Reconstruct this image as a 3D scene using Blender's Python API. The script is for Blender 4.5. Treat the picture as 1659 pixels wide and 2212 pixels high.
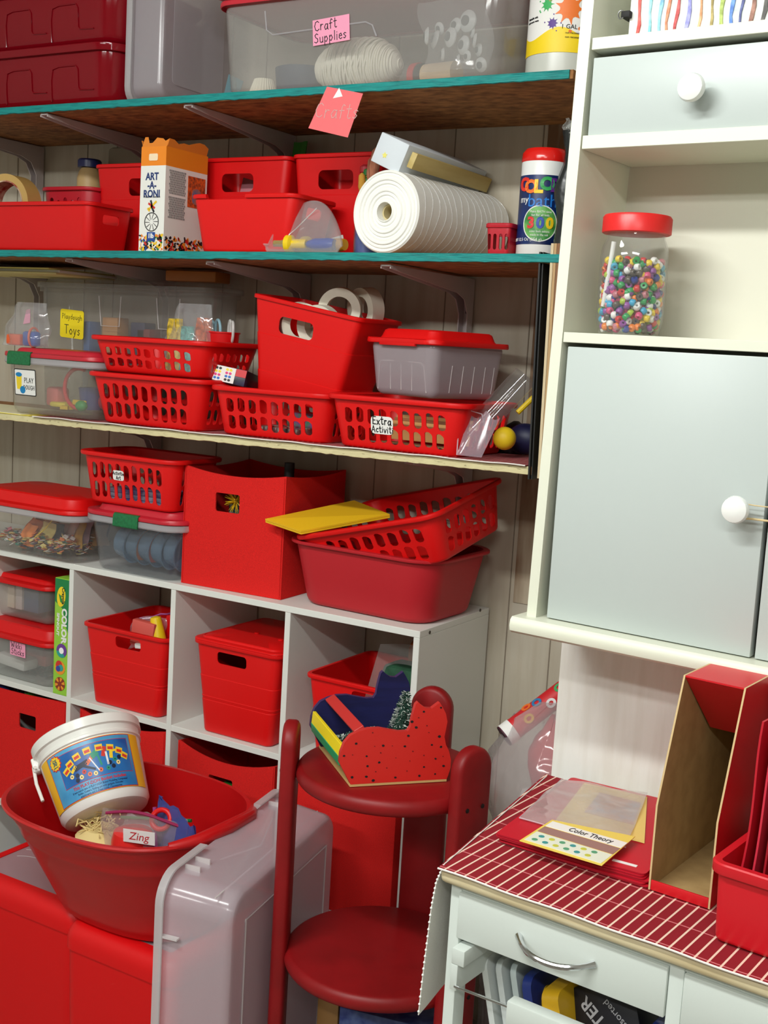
import bpy, bmesh, math, random
from math import radians, sin, cos, pi, atan2, hypot
from mathutils import Vector, Matrix
from mathutils.geometry import tessellate_polygon
random.seed(7)
for o in list(bpy.data.objects): bpy.data.objects.remove(o)
SC = bpy.context.scene
COL = SC.collection

# ------------------------------------------------------------------ camera
F = 2629.0; CX, CY = 829.5, 1106.0
CAM = Vector((0, 0, 1.464))
yaw, pitch, roll = radians(-30.664), radians(7.687), radians(3.420)
fw = Vector((sin(yaw)*cos(pitch), cos(yaw)*cos(pitch), -sin(pitch)))
r0 = Vector((cos(yaw), -sin(yaw), 0)); u0 = r0.cross(fw)
rt = r0*cos(roll) + u0*sin(roll); up = u0*cos(roll) - r0*sin(roll)
cam = bpy.data.cameras.new('camera'); co = bpy.data.objects.new('camera', cam); COL.objects.link(co)
cam.sensor_fit = 'HORIZONTAL'; cam.sensor_width = 36; cam.lens = F/1659*36; cam.clip_start = .02
co.matrix_world = Matrix(((rt.x, up.x, -fw.x, CAM.x), (rt.y, up.y, -fw.y, CAM.y), (rt.z, up.z, -fw.z, CAM.z), (0, 0, 0, 1)))
SC.camera = co
# ------------------------------------------------------------------ light
SC.view_settings.view_transform = 'Standard'; SC.view_settings.look = 'None'
SC.view_settings.gamma = 1; SC.view_settings.exposure = 1.4
SC.cycles.use_denoising = True
SC.cycles.transparent_max_bounces = 40; SC.cycles.max_bounces = 8; SC.cycles.diffuse_bounces = 4
w = bpy.data.worlds.new('world'); SC.world = w; w.use_nodes = True
w.node_tree.nodes['Background'].inputs[0].default_value = (.9, .92, .88, 1)
w.node_tree.nodes['Background'].inputs[1].default_value = .10
LIGHTS = [((-1.0, .22, 2.50), 1.25, .14, 18.0), ((.55, -1.0, 2.50), 1.25, .14, 15.0), ((-1.5, -1.3, 2.50), 1.25, .14, 16.0)]
for (loc, sx, sy, e) in LIGHTS:
    l = bpy.data.lights.new('fluorescent_light', 'AREA'); l.shape = 'RECTANGLE'; l.size = sx; l.size_y = sy
    l.energy = e; l.color = (.98, 1.0, .97)
    o = bpy.data.objects.new('fluorescent_light', l); o.location = loc; o.rotation_euler = (radians(32), 0, 0); COL.objects.link(o)

# ------------------------------------------------------------------ measuring: where a line of sight meets a real plane
def ray(x, y): return fw + rt*((x-CX)/F) - up*((y-CY)/F)
def P(x, y, X=None, Y=None, Z=None):
    d = ray(x, y)
    t = (Z-CAM.z)/d.z if Z is not None else (Y-CAM.y)/d.y if Y is not None else (X-CAM.x)/d.x
    return CAM + d*t
def PM(x, y, M, yy=0.0):
    """local coordinates in frame M of a sight line on the plane local y = yy"""
    Mi = M.inverted(); c = Mi @ CAM; d = Mi.to_3x3() @ ray(x, y)
    return c + d*((yy-c.y)/d.y)
def TR(x=0, y=0, z=0, rz=0, rx=0, ry=0):
    return Matrix.Translation((x, y, z)) @ Matrix.Rotation(radians(rz), 4, 'Z') @ Matrix.Rotation(radians(ry), 4, 'Y') @ Matrix.Rotation(radians(rx), 4, 'X')
def seat(bl, br, Z=None, Y=None):
    """frame at the middle of a front bottom edge that stands on height Z (or in plane Y); returns frame, width"""
    A = P(*bl, Z=Z, Y=Y); B = P(*br, Z=Z, Y=Y); d = B-A
    if Z is None: A.z = B.z = (A.z+B.z)/2
    m = (A+B)/2
    return Matrix.Translation(m) @ Matrix.Rotation(atan2(d.y, d.x), 4, 'Z'), hypot(d.x, d.y)

# ------------------------------------------------------------------ materials
def lin(c):
    c = c/255.0
    return c/12.92 if c <= .04045 else ((c+.055)/1.055)**2.4
def L3(rgb): return (lin(rgb[0]), lin(rgb[1]), lin(rgb[2]), 1)
MC = {}
def pm(name, rgb, rough=.5, metal=0, spec=.5, rgb2=None, vs=30, stretch=(1,1,1), bump=0, bs=300, kind='noise', coat=0, lo=.4, hi=.65, detail=4):
    if name in MC: return MC[name]
    m = bpy.data.materials.new(name); MC[name] = m; m.use_nodes = True
    nt = m.node_tree; b = nt.nodes['Principled BSDF']
    b.inputs['Base Color'].default_value = L3(rgb); b.inputs['Roughness'].default_value = rough
    b.inputs['Metallic'].default_value = metal; b.inputs['Specular IOR Level'].default_value = spec
    b.inputs['Coat Weight'].default_value = coat
    if rgb2 is not None or bump:
        tc = nt.nodes.new('ShaderNodeTexCoord'); mp = nt.nodes.new('ShaderNodeMapping')
        mp.inputs['Scale'].default_value = stretch; nt.links.new(tc.outputs['Object'], mp.inputs['Vector'])
    if rgb2 is not None:
        if kind == 'wave':
            n = nt.nodes.new('ShaderNodeTexWave'); n.inputs['Scale'].default_value = vs; n.inputs['Distortion'].default_value = 3; n.inputs['Detail'].default_value = 3
        else:
            n = nt.nodes.new('ShaderNodeTexNoise'); n.inputs['Scale'].default_value = vs; n.inputs['Detail'].default_value = detail
        nt.links.new(mp.outputs['Vector'], n.inputs['Vector'])
        cr = nt.nodes.new('ShaderNodeValToRGB'); cr.color_ramp.elements[0].position = lo; cr.color_ramp.elements[1].position = hi
        cr.color_ramp.elements[0].color = L3(rgb); cr.color_ramp.elements[1].color = L3(rgb2)
        nt.links.new(n.outputs[0], cr.inputs[0]); nt.links.new(cr.outputs[0], b.inputs['Base Color'])
    if bump:
        n2 = nt.nodes.new('ShaderNodeTexNoise'); n2.inputs['Scale'].default_value = bs; nt.links.new(mp.outputs['Vector'], n2.inputs['Vector'])
        bp = nt.nodes.new('ShaderNodeBump'); bp.inputs['Strength'].default_value = bump; bp.inputs['Distance'].default_value = .002
        nt.links.new(n2.outputs[0], bp.inputs['Height']); nt.links.new(bp.outputs[0], b.inputs['Normal'])
    return m
def cm(name, rgb, op=.2, rough=.12, tint=None, gl=1.0, bump=0, bs=60):
    """see-through plastic: part clear, part milky"""
    if name in MC: return MC[name]
    m = bpy.data.materials.new(name); MC[name] = m; m.use_nodes = True
    nt = m.node_tree; nt.nodes.clear(); N = nt.nodes.new
    out = N('ShaderNodeOutputMaterial'); tr = N('ShaderNodeBsdfTransparent'); tr.inputs[0].default_value = L3(tint or (250, 250, 250))
    df = N('ShaderNodeBsdfDiffuse'); tl = N('ShaderNodeBsdfTranslucent'); df.inputs[0].default_value = L3(rgb); tl.inputs[0].default_value = L3(rgb)
    m1 = N('ShaderNodeMixShader'); m1.inputs[0].default_value = .3; nt.links.new(df.outputs[0], m1.inputs[1]); nt.links.new(tl.outputs[0], m1.inputs[2])
    m2 = N('ShaderNodeMixShader'); m2.inputs[0].default_value = op; nt.links.new(tr.outputs[0], m2.inputs[1]); nt.links.new(m1.outputs[0], m2.inputs[2])
    gs = N('ShaderNodeBsdfGlossy'); gs.inputs['Roughness'].default_value = rough
    fr = N('ShaderNodeLayerWeight'); fr.inputs[0].default_value = .5
    pw = N('ShaderNodeMath'); pw.operation = 'POWER'; pw.inputs[1].default_value = 4.0; nt.links.new(fr.outputs['Facing'], pw.inputs[0])
    mu = N('ShaderNodeMath'); mu.operation = 'MULTIPLY_ADD'; mu.inputs[1].default_value = .55*gl; mu.inputs[2].default_value = .03*gl; nt.links.new(pw.outputs[0], mu.inputs[0])
    m3 = N('ShaderNodeMixShader'); nt.links.new(mu.outputs[0], m3.inputs[0]); nt.links.new(m2.outputs[0], m3.inputs[1]); nt.links.new(gs.outputs[0], m3.inputs[2])
    nt.links.new(m3.outputs[0], out.inputs[0])
    if bump:
        tc = N('ShaderNodeTexCoord'); n2 = N('ShaderNodeTexNoise'); n2.inputs['Scale'].default_value = bs; n2.inputs['Detail'].default_value = 1; nt.links.new(tc.outputs['Object'], n2.inputs['Vector'])
        bp = N('ShaderNodeBump'); bp.inputs['Strength'].default_value = bump; bp.inputs['Distance'].default_value = .01
        nt.links.new(n2.outputs[0], bp.inputs['Height'])
        nt.links.new(bp.outputs[0], gs.inputs['Normal']); nt.links.new(bp.outputs[0], fr.inputs['Normal'])
    return m
RED = pm('red plastic', (214, 12, 16), .42, spec=.35)
REDB = pm('bright red plastic', (222, 16, 16), .42, spec=.35)
REDD = pm('deep red plastic', (184, 30, 40), .5, spec=.4)
FELT = pm('red felt fabric', (224, 40, 37), .95, spec=.1, bump=.25, bs=900, rgb2=(208, 38, 36), vs=500)
WHITE = pm('white laminate', (226, 228, 222), .45)
CREAM = pm('cream laminate', (222, 224, 206), .4)
CABW = pm('cool white laminate', (188, 197, 194), .35)
PAPER = pm('white paper', (238, 238, 234), .8)
BLACK = pm('black ink', (18, 16, 18), .7)
PINK = pm('pink paper', (244, 160, 190), .85)
YEL = pm('yellow paper', (250, 226, 30), .8)
CLEAR = cm('clear plastic', (225, 228, 232), .10, .08)
MILKY = cm('milky clear plastic', (228, 224, 230), .34, .18)
FILM = cm('clear film', (238, 238, 240), .12, .06, gl=.7, bump=.25, bs=30)
def col(name, rgb, rough=.45): return pm(name, rgb, rough)

# ------------------------------------------------------------------ mesh building
def rr(w, d, r, n=5):
    """rounded rectangle, counter-clockwise"""
    r = max(min(r, w/2-1e-4, d/2-1e-4), 1e-4); pts = []; s = min(.0025, w/2-r if w/2-r > 1e-4 else 1e-5, d/2-r if d/2-r > 1e-4 else 1e-5)
    for (cx, cy, a0) in ((w/2-r, -d/2+r, -90), (w/2-r, d/2-r, 0), (-w/2+r, d/2-r, 90), (-w/2+r, -d/2+r, 180)):
        a = radians(a0); tx, ty = -sin(a), cos(a)
        pts.append((cx+r*cos(a)-tx*s, cy+r*sin(a)-ty*s))
        for k in range(n+1):
            a = radians(a0+90.0*k/n); pts.append((cx+r*cos(a), cy+r*sin(a)))
        tx, ty = -sin(a), cos(a); pts.append((cx+r*cos(a)+tx*s, cy+r*sin(a)+ty*s))
    return pts
def ell(w, d, n=40, e=2.0):
    out = []
    for k in range(n):
        a = 2*pi*k/n; c, s = cos(a), sin(a)
        out.append((w/2*math.copysign(abs(c)**(2/e), c), d/2*math.copysign(abs(s)**(2/e), s)))
    return out
class MB:
    def __init__(s): s.v = []; s.f = []; s.m = []
    def add(s, vs, fs, mi=0, M=None):
        k = len(s.v); s.v += [tuple(M @ Vector(v)) if M is not None else tuple(v) for v in vs]
        s.f += [tuple(i+k for i in f) for f in fs]; s.m += [mi]*len(fs); return s
    def box(s, x0, x1, y0, y1, z0, z1, mi=0, bev=0, M=None, seg=2):
        vs = [(x, y, z) for x in (x0, x1) for y in (y0, y1) for z in (z0, z1)]
        fs = [(0, 1, 3, 2), (4, 6, 7, 5), (0, 4, 5, 1), (2, 3, 7, 6), (0, 2, 6, 4), (1, 5, 7, 3)]
        if bev:
            bm = bmesh.new(); bv = [bm.verts.new(v) for v in vs]
            for f in fs: bm.faces.new([bv[i] for i in f])
            bmesh.ops.bevel(bm, geom=bm.edges[:], offset=bev, segments=seg, profile=.5, affect='EDGES')
            bm.verts.index_update(); vs = [v.co[:] for v in bm.verts]; fs = [[v.index for v in f.verts] for f in bm.faces]; bm.free()
        return s.add(vs, fs, mi, M)
    def loft(s, rings, cap0=True, cap1=True, mi=0, M=None):
        n = len(rings[0]); vs = [p for r in rings for p in r]; fs = []
        for k in range(len(rings)-1):
            for i in range(n):
                j = (i+1) % n; fs.append((k*n+i, k*n+j, (k+1)*n+j, (k+1)*n+i))
        if cap0: fs.append(tuple(range(n))[::-1])
        if cap1: fs.append(tuple((len(rings)-1)*n+i for i in range(n)))
        return s.add(vs, fs, mi, M)
    def prism(s, loops, z0, z1, mi=0, M=None, fn=None, mi_side=None, sub=0):
        """outline loops[0] with holes loops[1:], swept from z0 to z1; fn maps (x, y, z) to a point"""
        if fn and sub: return s._fine(loops, z0, z1, mi, M, fn, sub)
        fl = [p for l in loops for p in l]; n = len(fl)
        tri = tessellate_polygon([[Vector((p[0], p[1], 0)) for p in l] for l in loops])
        vs = [(p[0], p[1], z0) for p in fl] + [(p[0], p[1], z1) for p in fl]
        if fn: vs = [fn(*v) for v in vs]
        fs = [tuple(t) for t in tri] + [tuple(i+n for i in t)[::-1] for t in tri]; nf = len(fs)
        k = 0
        for l in loops:
            for i in range(len(l)):
                a, b = k+i, k+(i+1) % len(l); fs.append((a, b, b+n, a+n))
            k += len(l)
        s.add(vs, fs[:nf], mi, M); s.v = s.v[:len(s.v)]
        base = len(s.v)-len(vs); sd = fs[nf:]
        s.f += [tuple(i+base for i in f) for f in sd]; s.m += [mi if mi_side is None else mi_side]*len(sd)
        return s
    def _fine(s, loops, z0, z1, mi, M, fn, sub):
        """same, but cut fine enough to follow a curved surface"""
        fl = [p for l in loops for p in l]
        bm = bmesh.new(); bv = [bm.verts.new((p[0], p[1], 0)) for p in fl]
        for t in tessellate_polygon([[Vector((p[0], p[1], 0)) for p in l] for l in loops]):
            try: bm.faces.new([bv[i] for i in t])
            except ValueError: pass
        for _ in range(7):
            es = [e for e in bm.edges if e.calc_length() > sub]
            if not es: break
            bmesh.ops.subdivide_edges(bm, edges=es, cuts=1); bmesh.ops.triangulate(bm, faces=bm.faces[:])
        bm.verts.index_update(); n = len(bm.verts)
        vs = [fn(v.co.x, v.co.y, z1) for v in bm.verts] + [fn(v.co.x, v.co.y, z0) for v in bm.verts]
        fs = [tuple(v.index for v in f.verts) for f in bm.faces]; fs += [tuple(i+n for i in f)[::-1] for f in fs]
        fs += [(e.verts[0].index, e.verts[1].index, e.verts[1].index+n, e.verts[0].index+n) for e in bm.edges if e.is_boundary]
        bm.free(); return s.add(vs, fs, mi, M)
    def tube(s, pts, r, n=10, closed=False, mi=0, M=None):
        pts = [Vector(p) for p in pts]; R = r if isinstance(r, (list, tuple)) else [r]*len(pts)
        rings = []; q = None; N = len(pts)
        for i, p in enumerate(pts):
            a = pts[(i-1) % N] if closed or i > 0 else p; b = pts[(i+1) % N] if closed or i < N-1 else p
            t = (b-a).normalized()
            if q is None:
                q = t.orthogonal().normalized()
            q = (q - t*q.dot(t)).normalized() if (q - t*q.dot(t)).length > 1e-6 else t.orthogonal().normalized()
            e = t.cross(q); rings.append([tuple(p+(q*cos(2*pi*k/n)+e*sin(2*pi*k/n))*R[i]) for k in range(n)])
        if closed:
            k0 = len(s.v); s.loft(rings, False, False, mi, M); a = (N-1)*n
            s.f += [(k0+a+i, k0+a+(i+1) % n, k0+(i+1) % n, k0+i) for i in range(n)]; s.m += [mi]*n; return s
        return s.loft(rings, True, True, mi, M)
    def lathe(s, prof, n=32, mi=0, M=None, cap0=True, cap1=True):
        return s.loft([[(r*cos(2*pi*k/n), r*sin(2*pi*k/n), z) for k in range(n)] for r, z in prof], cap0, cap1, mi, M)
    def ball(s, c, r, n=16, mi=0, M=None, sc=(1, 1, 1)):
        rings = [[(c[0]+sc[0]*r*sin(pi*j/n)*cos(2*pi*k/n), c[1]+sc[1]*r*sin(pi*j/n)*sin(2*pi*k/n), c[2]-sc[2]*r*cos(pi*j/n)) for k in range(n)] for j in range(1, n)]
        return s.loft(rings, True, True, mi, M)
    def sheet(s, fn, nu, nv, th=.0008, mi=0, M=None):
        """thin sheet fn(u, v) -> point, given real thickness"""
        g = [[Vector(fn(i/nu, j/nv)) for j in range(nv+1)] for i in range(nu+1)]
        vs = []; fs = []
        def nrm(i, j):
            a = g[min(i+1, nu)][j]-g[max(i-1, 0)][j]; b = g[i][min(j+1, nv)]-g[i][max(j-1, 0)]
            c = a.cross(b); return c.normalized() if c.length > 1e-12 else Vector((0, 0, 1))
        for sgn in (.5, -.5):
            for i in range(nu+1):
                for j in range(nv+1): vs.append(tuple(g[i][j]+nrm(i, j)*th*sgn))
        W = nv+1; O = (nu+1)*W
        for i in range(nu):
            for j in range(nv):
                a = i*W+j; fs.append((a, a+W, a+W+1, a+1)); fs.append((O+a, O+a+1, O+a+W+1, O+a+W))
        for i in range(nu):
            for j in (0, nv): a = i*W+j; fs.append((a, a+W, O+a+W, O+a))
        for j in range(nv):
            for i in (0, nu): a = i*W+j; fs.append((a, a+1, O+a+1, O+a))
        return s.add(vs, fs, mi, M)
    def mesh(s, name, mats, ang=35):
        me = bpy.data.meshes.new(name); me.from_pydata(s.v, [], s.f); 
        for m in (mats if isinstance(mats, (list, tuple)) else [mats]): me.materials.append(m)
        me.polygons.foreach_set('material_index', s.m)
        bm = bmesh.new(); bm.from_mesh(me); bmesh.ops.recalc_face_normals(bm, faces=bm.faces[:]); bm.to_mesh(me); bm.free()
        me.polygons.foreach_set('use_smooth', [True]*len(me.polygons)); me.set_sharp_from_angle(angle=radians(ang)); me.update()
        return me
    def build(s, name, mats, parent=None, M=None, cut=None, ang=35):
        me = s.mesh(name, mats, ang)
        o = bpy.data.objects.new(name, me); COL.objects.link(o)
        if cut is not None and cut.v:
            c = bpy.data.objects.new('cut', cut.mesh('cut', mats)); COL.objects.link(c)
            md = o.modifiers.new('b', 'BOOLEAN'); md.object = c; md.operation = 'DIFFERENCE'; md.solver = 'EXACT'
            dg = bpy.context.evaluated_depsgraph_get(); dg.update()
            nm = bpy.data.meshes.new_from_object(o.evaluated_get(dg)); o.modifiers.clear()
            o.data = nm; nm.name = name; bpy.data.objects.remove(c); bpy.data.meshes.remove(me)
            nm.polygons.foreach_set('use_smooth', [True]*len(nm.polygons)); nm.set_sharp_from_angle(angle=radians(ang))
        if parent is not None: o.parent = parent
        if M is not None: o.matrix_local = M
        return o
def T(name, label, cat, M, group=None):
    o = bpy.data.objects.new(name, None); COL.objects.link(o); o.empty_display_size = .02
    o.matrix_world = M; return tag(o, label, cat, group)
def tag(o, label, cat, group=None, kind=None):
    if label: o['label'] = label
    if cat: o['category'] = cat
    if group: o['group'] = group
    if kind: o['kind'] = kind
    return o
def struct(o): o['kind'] = 'structure'; return o
def pl(o, label): o['label'] = label; return o

# ------------------------------------------------------------------ writing
def text_mb(mb, txt, size, x=0, y=0, fn=None, M=None, z0=0, z1=.0003, mi=0, align='CENTER', bold=0, shear=0, sx=1.0):
    cu = bpy.data.curves.new('t', 'FONT'); cu.body = txt; cu.size = size; cu.align_x = align; cu.align_y = 'CENTER'
    cu.fill_mode = 'FRONT'; cu.offset = bold; cu.shear = shear; cu.resolution_u = 3
    ob = bpy.data.objects.new('t', cu); me = bpy.data.meshes.new_from_object(ob)
    vs = [((v.co.x*sx+x), v.co.y+y) for v in me.vertices]
    fs = [tuple(p.vertices) for p in me.polygons]
    n = len(vs); V = [(a, b, z1) for a, b in vs] + [(a, b, z0) for a, b in vs]
    ed = {}
    for f in fs:
        for i in range(len(f)):
            e = (f[i], f[(i+1) % len(f)]); ed[tuple(sorted(e))] = ed.get(tuple(sorted(e)), []) + [e]
    FS = fs + [tuple(i+n for i in f)[::-1] for f in fs] + [(e[0][1], e[0][0], e[0][0]+n, e[0][1]+n) for e in ed.values() if len(e) == 1]
    if fn: V = [fn(*v) for v in V]
    mb.add(V, FS, mi, M); bpy.data.objects.remove(ob); bpy.data.curves.remove(cu); bpy.data.meshes.remove(me)
    return mb
G = {  # single-stroke hand lettering, unit x-height .6, cap height 1
 'C': (.6, [[(.58,.85),(.4,1),(.15,.9),(.02,.5),(.15,.1),(.4,0),(.6,.15)]]), 'S': (.55, [[(.5,.88),(.3,1),(.08,.82),(.2,.58),(.45,.42),(.48,.15),(.25,0),(.02,.12)]]),
 'P': (.55, [[(.08,0),(.08,1)],[(.08,1),(.4,.97),(.52,.75),(.38,.5),(.08,.48)]]), 'T': (.6, [[(0,1),(.6,1)],[(.3,1),(.3,0)]]),
 'W': (.8, [[(0,1),(.2,0),(.4,.7),(.6,0),(.8,1)]]), 'E': (.5, [[(.48,1),(.06,1),(.06,0),(.5,0)],[(.06,.52),(.4,.52)]]), 'A': (.6, [[(0,0),(.3,1),(.6,0)],[(.12,.36),(.48,.36)]]),
 'Z': (.55, [[(.05,1),(.5,1),(.02,0),(.55,0)]]), 'R': (.55, [[(.06,0),(.06,1),(.4,.95),(.45,.7),(.06,.5),(.5,0)]]), 'V': (.55, [[(0,1),(.28,0),(.55,1)]]), 'I': (.15, [[(.07,0),(.07,1)]]),
 'a': (.5, [[(.46,.55),(.2,.6),(.03,.3),(.15,.02),(.35,.1),(.45,.5)],[(.45,.6),(.45,.1),(.52,0)]]), 'b': (.48, [[(.06,1),(.06,0)],[(.06,.4),(.28,.6),(.45,.3),(.28,0),(.06,.12)]]),
 'c': (.42, [[(.42,.5),(.22,.6),(.04,.3),(.2,0),(.42,.1)]]), 'd': (.5, [[(.44,1),(.44,0)],[(.44,.45),(.2,.6),(.04,.3),(.2,0),(.44,.15)]]), 'e': (.45, [[(.05,.32),(.42,.35),(.3,.6),(.08,.5),(.05,.15),(.25,0),(.43,.1)]]),
 'f': (.4, [[(.4,.9),(.25,1),(.16,.8),(.16,0)],[(0,.55),(.36,.58)]]), 'g': (.5, [[(.44,.5),(.2,.6),(.04,.3),(.2,.02),(.42,.15)],[(.45,.6),(.45,-.2),(.25,-.4),(.05,-.3)]]), 'h': (.48, [[(.06,1),(.06,0)],[(.06,.35),(.25,.6),(.42,.45),(.44,0)]]),
 'i': (.16, [[(.08,.6),(.08,0)],[(.08,.82),(.08,.86)]]), 'k': (.45, [[(.06,1),(.06,0)],[(.42,.6),(.06,.25),(.44,0)]]), 'l': (.16, [[(.08,1),(.08,0)]]), 'o': (.48, [[(.24,.6),(.04,.35),(.14,.03),(.36,.03),(.46,.35),(.24,.6)]]),
 'p': (.5, [[(.06,.6),(.06,-.38)],[(.06,.4),(.28,.6),(.46,.3),(.28,0),(.06,.12)]]), 'r': (.38, [[(.06,.6),(.06,0)],[(.06,.35),(.2,.58),(.36,.55)]]), 's': (.4, [[(.36,.52),(.2,.6),(.05,.45),(.33,.2),(.2,0),(.02,.08)]]),
 't': (.4, [[(.18,1),(.18,.1),(.3,0),(.4,.08)],[(0,.68),(.38,.7)]]), 'u': (.48, [[(.05,.6),(.08,.1),(.25,0),(.42,.15)],[(.43,.6),(.44,0)]]), 'v': (.45, [[(.02,.6),(.2,0),(.44,.6)]]), 'x': (.45, [[(.02,.6),(.42,0)],[(.42,.6),(.02,0)]]),
 'y': (.48, [[(.04,.6),(.2,.05),(.24,.05)],[(.44,.6),(.2,-.2),(.02,-.38)]]), 'w': (.65, [[(.02,.6),(.16,0),(.32,.45),(.48,0),(.62,.6)]]), 'n': (.48, [[(.06,.6),(.06,0)],[(.06,.35),(.25,.6),(.42,.45),(.44,0)]]), ' ': (.3, []), 'm': (.7, [[(.05,.6),(.05,0)],[(.05,.4),(.2,.6),(.33,.45),(.33,0)],[(.33,.4),(.5,.6),(.62,.45),(.63,0)]]),
 'Y': (.55, [[(0,1),(.28,.5),(.55,1)],[(.28,.5),(.28,0)]]), 'D': (.55, [[(.06,0),(.06,1),(.35,.92),(.52,.5),(.35,.05),(.06,0)]]), 'L': (.45, [[(.06,1),(.06,0),(.45,0)]]), 'O': (.6, [[(.3,1),(.05,.7),(.05,.3),(.3,0),(.55,.3),(.55,.7),(.3,1)]]), 'U': (.55, [[(.04,1),(.06,.2),(.27,0),(.48,.2),(.5,1)]]), 'G': (.6, [[(.55,.85),(.3,1),(.05,.6),(.12,.12),(.4,0),(.56,.2),(.56,.45),(.34,.45)]]), 'H': (.55, [[(.05,1),(.05,0)],[(.5,1),(.5,0)],[(.05,.5),(.5,.5)]]),
}
def hand_mb(mb, txt, size, x=0, y=0, th=.09, z=.0004, fn=None, mi=0, M=None, gap=.16):
    wd = sum(G[c][0]+gap for c in txt)-gap; px = x-wd*size/2; t = th*size/2; rnd = random.Random(txt)
    for c in txt:
        wid, st = G[c]; dy = rnd.uniform(-.04, .04)
        for s in st:
            q = [(px+a*size, y+(b+dy-.4)*size) for a, b in s]
            for (a, b) in zip(q, q[1:]):
                d = Vector((b[0]-a[0], b[1]-a[1])); d = d.normalized() if d.length > 0 else Vector((1, 0)); n = Vector((-d.y, d.x))*t; e = d*t*.7
                lp = [(a[0]-e.x-n.x, a[1]-e.y-n.y), (b[0]+e.x-n.x, b[1]+e.y-n.y), (b[0]+e.x+n.x, b[1]+e.y+n.y), (a[0]-e.x+n.x, a[1]-e.y+n.y)]
                mb.prism([lp], z*.5, z, mi, M, fn)
        px += (wid+gap)*size
    return mb
def rect(w, h, r=0, n=3):
    return rr(w, h, r, n) if r else [(-w/2, -h/2), (w/2, -h/2), (w/2, h/2), (-w/2, h/2)]
def flat_frame(o, xd, n):
    """frame with origin o, x along xd, z along outward normal n"""
    n = Vector(n).normalized(); x = Vector(xd); x = (x-n*x.dot(n)).normalized(); y = n.cross(x)
    return Matrix(((x.x, y.x, n.x, o[0]), (x.y, y.y, n.y, o[1]), (x.z, y.z, n.z, o[2]), (0, 0, 0, 1)))
def sticker(parent, M, w, h, mat, lines, ink=None, r=0, th=.085, name='label', rot=0, font=False, lift=.0004):
    """a stuck-on paper label with its lettering"""
    M = M @ Matrix.Rotation(radians(rot), 4, 'Z')
    s = MB().prism([rect(w, h, r)], 0, .0004).build(name, mat, parent, M)
    mb = MB()
    for (t, sz, x, y) in lines:
        if font: text_mb(mb, t, sz, x, y, z0=.0004, z1=.0007)
        else: hand_mb(mb, t, sz, x, y, th=th, z=.0008)
    if mb.v: mb.build('lettering', ink or BLACK, s)
    return s
# ================================================================== setting
ACAB = -4.67
MCAB = TR(-.6189, 1.48, 1.727, ACAB)          # cabinet front, at the nook's top left corner
WALL = pm('painted panel wall', (196, 188, 170), .75, rgb2=(186, 176, 156), vs=6, stretch=(6, 1, .6), bump=.1, bs=60)
WALLW = pm('white painted boards', (232, 232, 226), .6, bump=.35, bs=22, stretch=(6, 1, .7), rgb2=(224, 222, 214), vs=9)
FLOOR = pm('grey vinyl floor', (150, 140, 128), .6, rgb2=(128, 120, 110), vs=8)
mb = MB()
mb.box(-3.2, 0.2, 2.31, 2.36, 0, 2.6)
wb = struct(mb.build('wall_back', WALL))
# shallow grooves of the panelling
mb = MB()
gx = -3.1
GRV = pm('dark groove', (136, 124, 108), .9)
k = 0
while gx < -.7:
    mb.box(gx-.0011, gx+.0011, 2.3088, 2.311, 0, 2.6); gx += (.1, .15, .2, .1, .25)[k % 5]; k += 1
struct(mb.build('trim_1', GRV))
mb = MB(); mb.box(-1.04, -1.0, 2.3075, 2.3095, .95, 2.6)
struct(mb.build('trim_2', pm('brown stained strip', (120, 88, 60), .8, rgb2=(196, 184, 160), vs=14, stretch=(1, 1, .2))))
# the wall that carries the cabinet stands forward of the shelf recess
MW = MCAB
mb = MB(); mb.box(-.048, 2.2, .152, .8, -1.727, .87)
struct(mb.build('wall_right', WALLW, None, MW))
struct(MB().box(-3.25, -3.2, -2.6, 2.36, 0, 2.6).build('wall_left', WHITE))
struct(MB().box(1.9, 1.95, -2.6, 1.6, 0, 2.6).build('wall_far_right', WHITE))
struct(MB().box(-3.25, 1.95, -2.65, -2.6, 0, 2.6).build('wall_front', WHITE))
struct(MB().box(-3.25, 1.95, -2.65, 2.36, -.05, 0).build('floor', FLOOR))
struct(MB().box(-3.25, 1.95, -2.65, 2.36, 2.6, 2.65).build('ceiling', WHITE))
for (loc, sx, sy, e) in LIGHTS:
    o = MB().box(-sx/2-.04, sx/2+.04, -sy/2-.04, sy/2+.04, .01, 2.6-loc[2], bev=.01).build('ceiling_light', pm('lamp housing', (235, 235, 230), .5), None, TR(*loc))
    tag(o, 'white ceiling fluorescent fixture above the shelves', 'ceiling light', 'ceiling lights above the view')

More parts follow.
